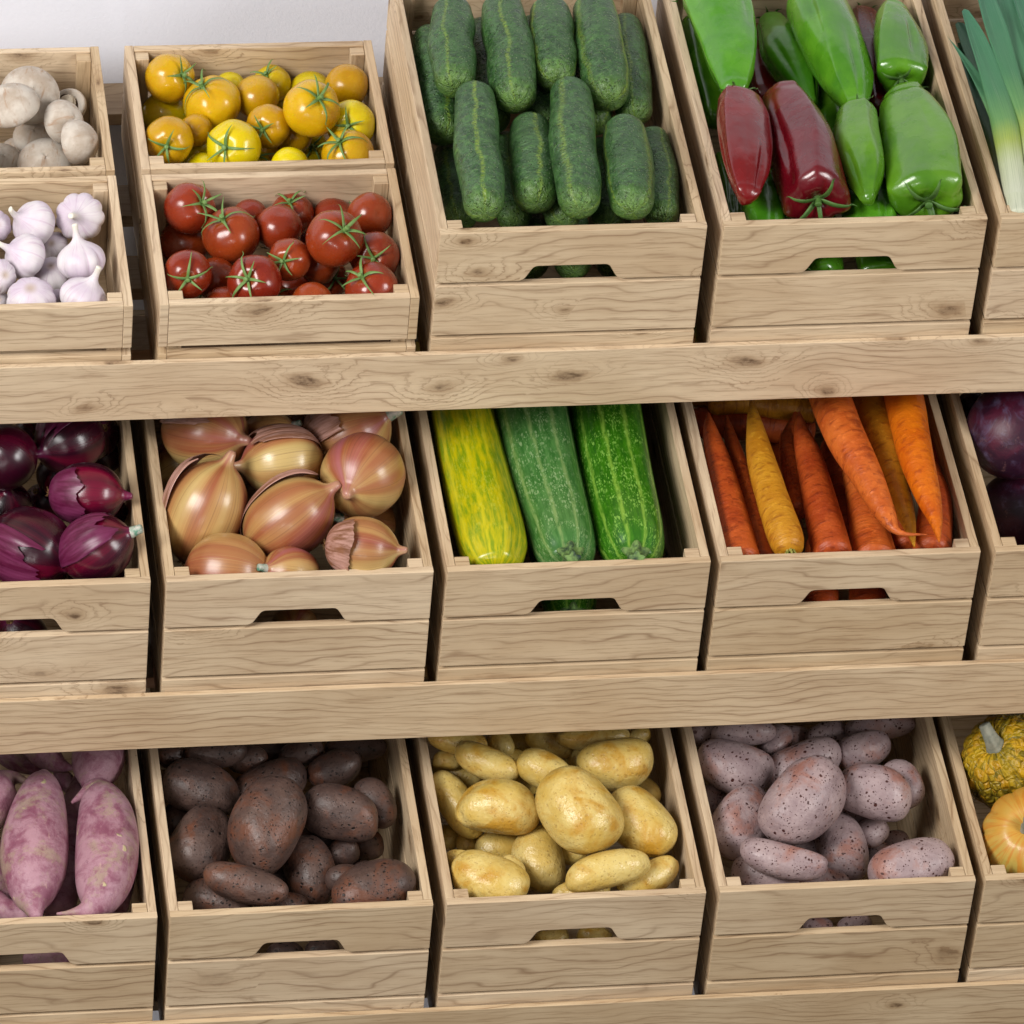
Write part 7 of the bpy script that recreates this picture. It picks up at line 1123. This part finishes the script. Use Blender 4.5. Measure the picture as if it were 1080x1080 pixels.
def v_sweet(it, i, world):
    nf = noise_fn(i+5, 6, 1., 3.5); r = random.Random(i); dents = [(r.uniform(0, 6.28), r.uniform(.15, .85), r.uniform(.02, .06)) for _ in range(6)]
    def mod(t, th):
        p = np.stack([np.cos(th), np.sin(th), np.full_like(th, t*4)], -1); k = 1+.10*nf(p)
        for a, tc, am in dents: k -= am*np.exp(-(((th-a+math.pi) % (2*math.pi)-math.pi)/.25)**2)*math.exp(-((t-tc)/.05)**2)
        return k
    me, _ = tube('sweet_potato', [tuple(p) for p in it['pts']], 56, 80, .8, .8, mod)
    return link('sweet_potato', me, M['sweet_potato'], None, world)

def v_potato(it, i, world):
    a, b = it['L']/2, it['W']/2; nf = noise_fn(i+13, 6, 1.1, 3.2); r = random.Random(i)
    pr = ellipsoid_pts(40, 2.45); th0 = 48
    dents = []
    for _ in range(7):
        d = np.array([r.gauss(0, 1) for _ in range(3)]); dents.append((d/np.linalg.norm(d), r.uniform(.02, .07), r.uniform(.10, .24)))
    bend = r.uniform(-.16, .16)*(2.2 if 'kidney' in it['label'] else 1); taper = r.uniform(-.10, .10); fl = r.uniform(.90, 1.0)
    th = np.arange(th0)*2*math.pi/th0; P = np.zeros((40, th0, 3))
    for k, (z, rr) in enumerate(pr):
        d = np.stack([np.cos(th)*rr, np.sin(th)*rr, np.full_like(th, z)], -1); s = 1+.25*nf(d)
        for c, am, w in dents: s -= am*np.exp(-((d-c)**2).sum(-1)/w**2*1.)
        x, y, zz = d[:, 0]*s*b*fl, d[:, 1]*s*b, d[:, 2]*s*a
        q = 1+taper*z; x = x*q; y = y*q+bend*b*(z*z-.4)
        P[k] = np.stack([x, y, zz], -1)
    for ax, half in ((0, b), (1, b), (2, a)):      # keep the measured size whatever the lumps did
        lo, hi = P[..., ax].min(), P[..., ax].max(); P[..., ax] = (P[..., ax]-(lo+hi)/2)*(2*half/(hi-lo)*(fl if ax == 0 else 1))
    return link(it['kind'], grid_mesh('potato', P), M[it['kind']], None, world)

def v_squash(it, i, world):
    R = it['W']/2; asp = it['L']/it['W']; w = it['kind'] == 'warty_squash'; n = 16 if w else 11; nf = noise_fn(i, 6, 3., 9.); n2 = noise_fn(i+1, 5, 1., 2.5)
    pr = smooth_prof([(z*R*asp, rr*R) for z, rr in [(-.84, 0), (-.86, .2), (-.80, .5), (-.55, .82), (-.1, 1.), (.3, .95), (.62, .74), (.80, .48), (.80, .28), (.72, .12), (.70, 0)]], 60)
    def mod(t, th, z, rr):
        b = min(1, rr/R*1.4); cre = np.abs(np.cos(n*th/2+.25*np.sin(3*th)))**.5
        d = np.stack([np.cos(th)*rr/R, np.sin(th)*rr/R, np.full_like(th, z/R)], -1)
        return 1-(.085 if w else .065)*(1-cre)*b+(.05*nf(d*1.6)*b if w else 0)+.05*n2(d), 0
    o = link(it['kind'], revolve('squash', pr, 160, mod), M[it['kind']], None, world)
    r0 = R*(.17 if w else .11); L = R*(.42 if w else .22)
    def sm(t, th): return 1+.12*np.cos(5*th+1)*(1-t*.6)
    ms, _ = tube('stem', [(0, 0, R*asp*.68, r0*1.75), (0, 0, R*asp*.76, r0*1.15), (-.10*L, .10*L, R*asp*.78+L*.45, r0*.82), (-.50*L, .30*L, R*asp*.78+L*.95, r0*.66)], 30, 24, .2, .25, sm)
    link('stem', ms, M['sqstem'], o).matrix_local = Matrix()
    return o

BUILD = dict(red_tomato=v_tomato, yellow_tomato=v_tomato, garlic_bulb=v_garlic, mushroom=v_mushroom, cucumber=v_cucumber, green_pepper=v_pepper, red_pepper=v_pepper,
             leek=v_leek, red_onion=v_onion, brown_onion=v_onion, zucchini=v_zucchini, carrot=v_carrot, beetroot=v_beet, sweet_potato=v_sweet,
             brown_potato=v_potato, mauve_potato=v_potato, yellow_potato=v_potato, warty_squash=v_squash, orange_squash=v_squash)
INFO = dict(red_tomato=('tomato', 'red tomatoes in the small crate'), yellow_tomato=('tomato', 'yellow tomatoes in the small crate'), garlic_bulb=('garlic', 'garlic bulbs in the small crate'),
            mushroom=('mushroom', 'mushrooms in the small crate'), cucumber=('cucumber', 'cucumbers in the top shelf crate'), green_pepper=('pepper', 'peppers in the top shelf crate'), red_pepper=('pepper', 'peppers in the top shelf crate'),
            leek=('leek', 'leeks in the top shelf crate'), red_onion=('onion', 'red onions in the middle shelf crate'), brown_onion=('onion', 'brown onions in the middle shelf crate'), zucchini=('zucchini', 'zucchini in the middle shelf crate'),
            carrot=('carrot', 'carrots in the middle shelf crate'), beetroot=('beetroot', 'beetroots in the middle shelf crate'), sweet_potato=('sweet potato', 'sweet potatoes in the bottom shelf crate'),
            brown_potato=('potato', 'brown potatoes in the bottom shelf crate'), mauve_potato=('potato', 'mauve potatoes in the bottom shelf crate'), yellow_potato=('potato', 'yellow potatoes in the bottom shelf crate'),
            warty_squash=('squash', 'squashes in the bottom shelf crate'), orange_squash=('squash', 'squashes in the bottom shelf crate'))
BODY = dict(red_tomato='fruit', yellow_tomato='fruit', green_pepper='fruit', red_pepper='fruit', mushroom='cap', red_onion='bulb', brown_onion='bulb', garlic_bulb='bulb',
            leek='shaft', zucchini='fruit', carrot='taproot', warty_squash='fruit', orange_squash='fruit')
CRATE_LABELS = dict(mushroom='small wooden crate of white mushrooms, behind the garlic crate', garlic='small wooden crate of garlic bulbs in front of the mushrooms',
    yellow='small wooden crate of yellow tomatoes, behind the red tomato crate', red='small wooden crate of red tomatoes in front of the yellow ones',
    cucumber='deep wooden crate of cucumbers with handle hole on the top shelf', pepper='deep wooden crate of green and dark red peppers on the top shelf',
    leek='deep wooden crate of leeks on the top shelf', redonion='wooden crate of dark red onions on the middle shelf', onion='wooden crate of brown onions on the middle shelf',
    zucchini='wooden crate of three big zucchini on the middle shelf', carrot='wooden crate of orange and golden carrots on the middle shelf', beet='wooden crate of dark purple beetroots on the middle shelf',
    sweet='wooden crate of pink sweet potatoes on the bottom shelf', dark='wooden crate of dark brown potatoes on the bottom shelf', potato='wooden crate of yellow potatoes on the bottom shelf',
    mauve='wooden crate of speckled mauve potatoes on the bottom shelf', squash='wooden crate of yellow and orange squashes on the bottom shelf')

# ------------------------------------------------------------------ build
mats()
make_rack(CAM['V'], CAM['N'])
for k, v in DATA['crates'].items(): make_crate(*v, CRATE_LABELS[k], k in ('cucumber', 'redonion', 'leek'))
for i, it in enumerate(DATA['items']):
    if 'pts' in it: world = RACK @ Matrix.Translation(it['loc'])
    else: world = basis(it['ax'], it['roll'], it['loc'])
    o = BUILD[it['kind']](it, i, world)
    if o.children:      # a thing of several parts: an Empty that parents the body and the rest
        nm = o.name.split('.')[0]; kids = list(o.children); o.name = BODY[it['kind']]
        root = bpy.data.objects.new(nm, None); root.empty_display_size = .03; C.objects.link(root); root.matrix_world = world
        for q in [o]+kids:
            loc = q.matrix_basis.copy() if q is not o else Matrix()
            q.parent = root; q.matrix_parent_inverse = Matrix(); q.matrix_basis = loc
        o = root
    cat, grp = INFO[it['kind']]; tag(o, it['label'], cat, grp)
bpy.context.view_layer.update()

# the wall behind the rack: vertical in the world, just behind the topmost shelf slat
p = RACK @ Vector((0, .690, CAM['N'][0]-.2695))
bm = bmesh.new(); bmesh.ops.create_cube(bm, size=1)
for v in bm.verts: v.co = Vector((v.co.x*6, v.co.y*.12, v.co.z*4.4))
me = bpy.data.meshes.new('wall'); bm.to_mesh(me); bm.free()
w = link('wall', me, M['wall'], None, Matrix.Translation((0, p.y+.06, 1.2)), smooth=False)
tag(w, 'plain off white plaster wall behind the rack', 'wall')

# ------------------------------------------------------------------ camera
cam = bpy.data.cameras.new('camera'); co = bpy.data.objects.new('camera', cam); C.objects.link(co)
Rm = np.array(CAM['R']); t = np.array(CAM['t']); pos = -Rm.T @ t
m = Matrix([[Rm[0][i], -Rm[1][i], -Rm[2][i]] for i in range(3)]).to_4x4(); m.translation = Vector(pos)
co.matrix_world = RACK @ m
cam.sensor_width = 36; cam.lens = 36*CAM['f']/1080; cam.clip_start = .1; cam.clip_end = 200
S = bpy.context.scene; S.camera = co

# ------------------------------------------------------------------ light: a softly lit shop
wd = bpy.data.worlds.new('World'); S.world = wd; wd.use_nodes = True
nt = wd.node_tree; bg = nt.nodes['Background']; bg.inputs[0].default_value = (1.0, .985, .97, 1)
# a pale room: bright ceiling, dimmer walls, dark floor
tc = nt.nodes.new('ShaderNodeTexCoord'); sx = nt.nodes.new('ShaderNodeSeparateXYZ'); mr = nt.nodes.new('ShaderNodeMapRange')
nt.links.new(tc.outputs['Generated'], sx.inputs[0]); nt.links.new(sx.outputs[2], mr.inputs[0]); mr.interpolation_type = 'SMOOTHSTEP'
mr.inputs[1].default_value = -.75; mr.inputs[2].default_value = .1; mr.inputs[3].default_value = .05; mr.inputs[4].default_value = .26
nt.links.new(mr.outputs[0], bg.inputs[1])
def area(name, loc, target, size, power, color, size_y=None):
    l = bpy.data.lights.new(name, 'AREA'); l.energy = power; l.color = color; l.size = size
    if size_y: l.shape = 'RECTANGLE'; l.size_y = size_y
    o = bpy.data.objects.new(name, l); C.objects.link(o); o.location = loc
    o.rotation_euler = (Vector(target)-Vector(loc)).to_track_quat('-Z', 'Y').to_euler()
    return o
TG = (0, 0, 1.2)
area('key_softbox', (-3.6, -3.0, 3.9), TG, 2.3, 300, (1, .985, .955), 2.0)
area('right_fill', (4.0, -3.6, 3.0), TG, 1.7, 158, (1, .99, .97), 1.7)  # unseen fill light, added to brighten the crates from the right
area('lamp_low', (-1.9, -4.5, 1.1), TG, .3, 12, (1, .97, .93))
area('lamp_low', (-.9, -4.8, .9), TG, .25, 10, (1, .97, .93))
S.view_settings.view_transform = 'Standard'; S.view_settings.look = 'None'; S.view_settings.exposure = 0; S.view_settings.gamma = 1
S.render.engine = 'CYCLES'
S.cycles.use_denoising = True; S.cycles.use_adaptive_sampling = True; S.cycles.adaptive_threshold = .02
try: S.cycles.denoiser = 'OPENIMAGEDENOISE'
except Exception: pass
S.cycles.max_bounces = 8; S.cycles.diffuse_bounces = 2; S.cycles.caustics_reflective = False; S.cycles.caustics_refractive = False
S.cycles.sample_clamp_indirect = 4.
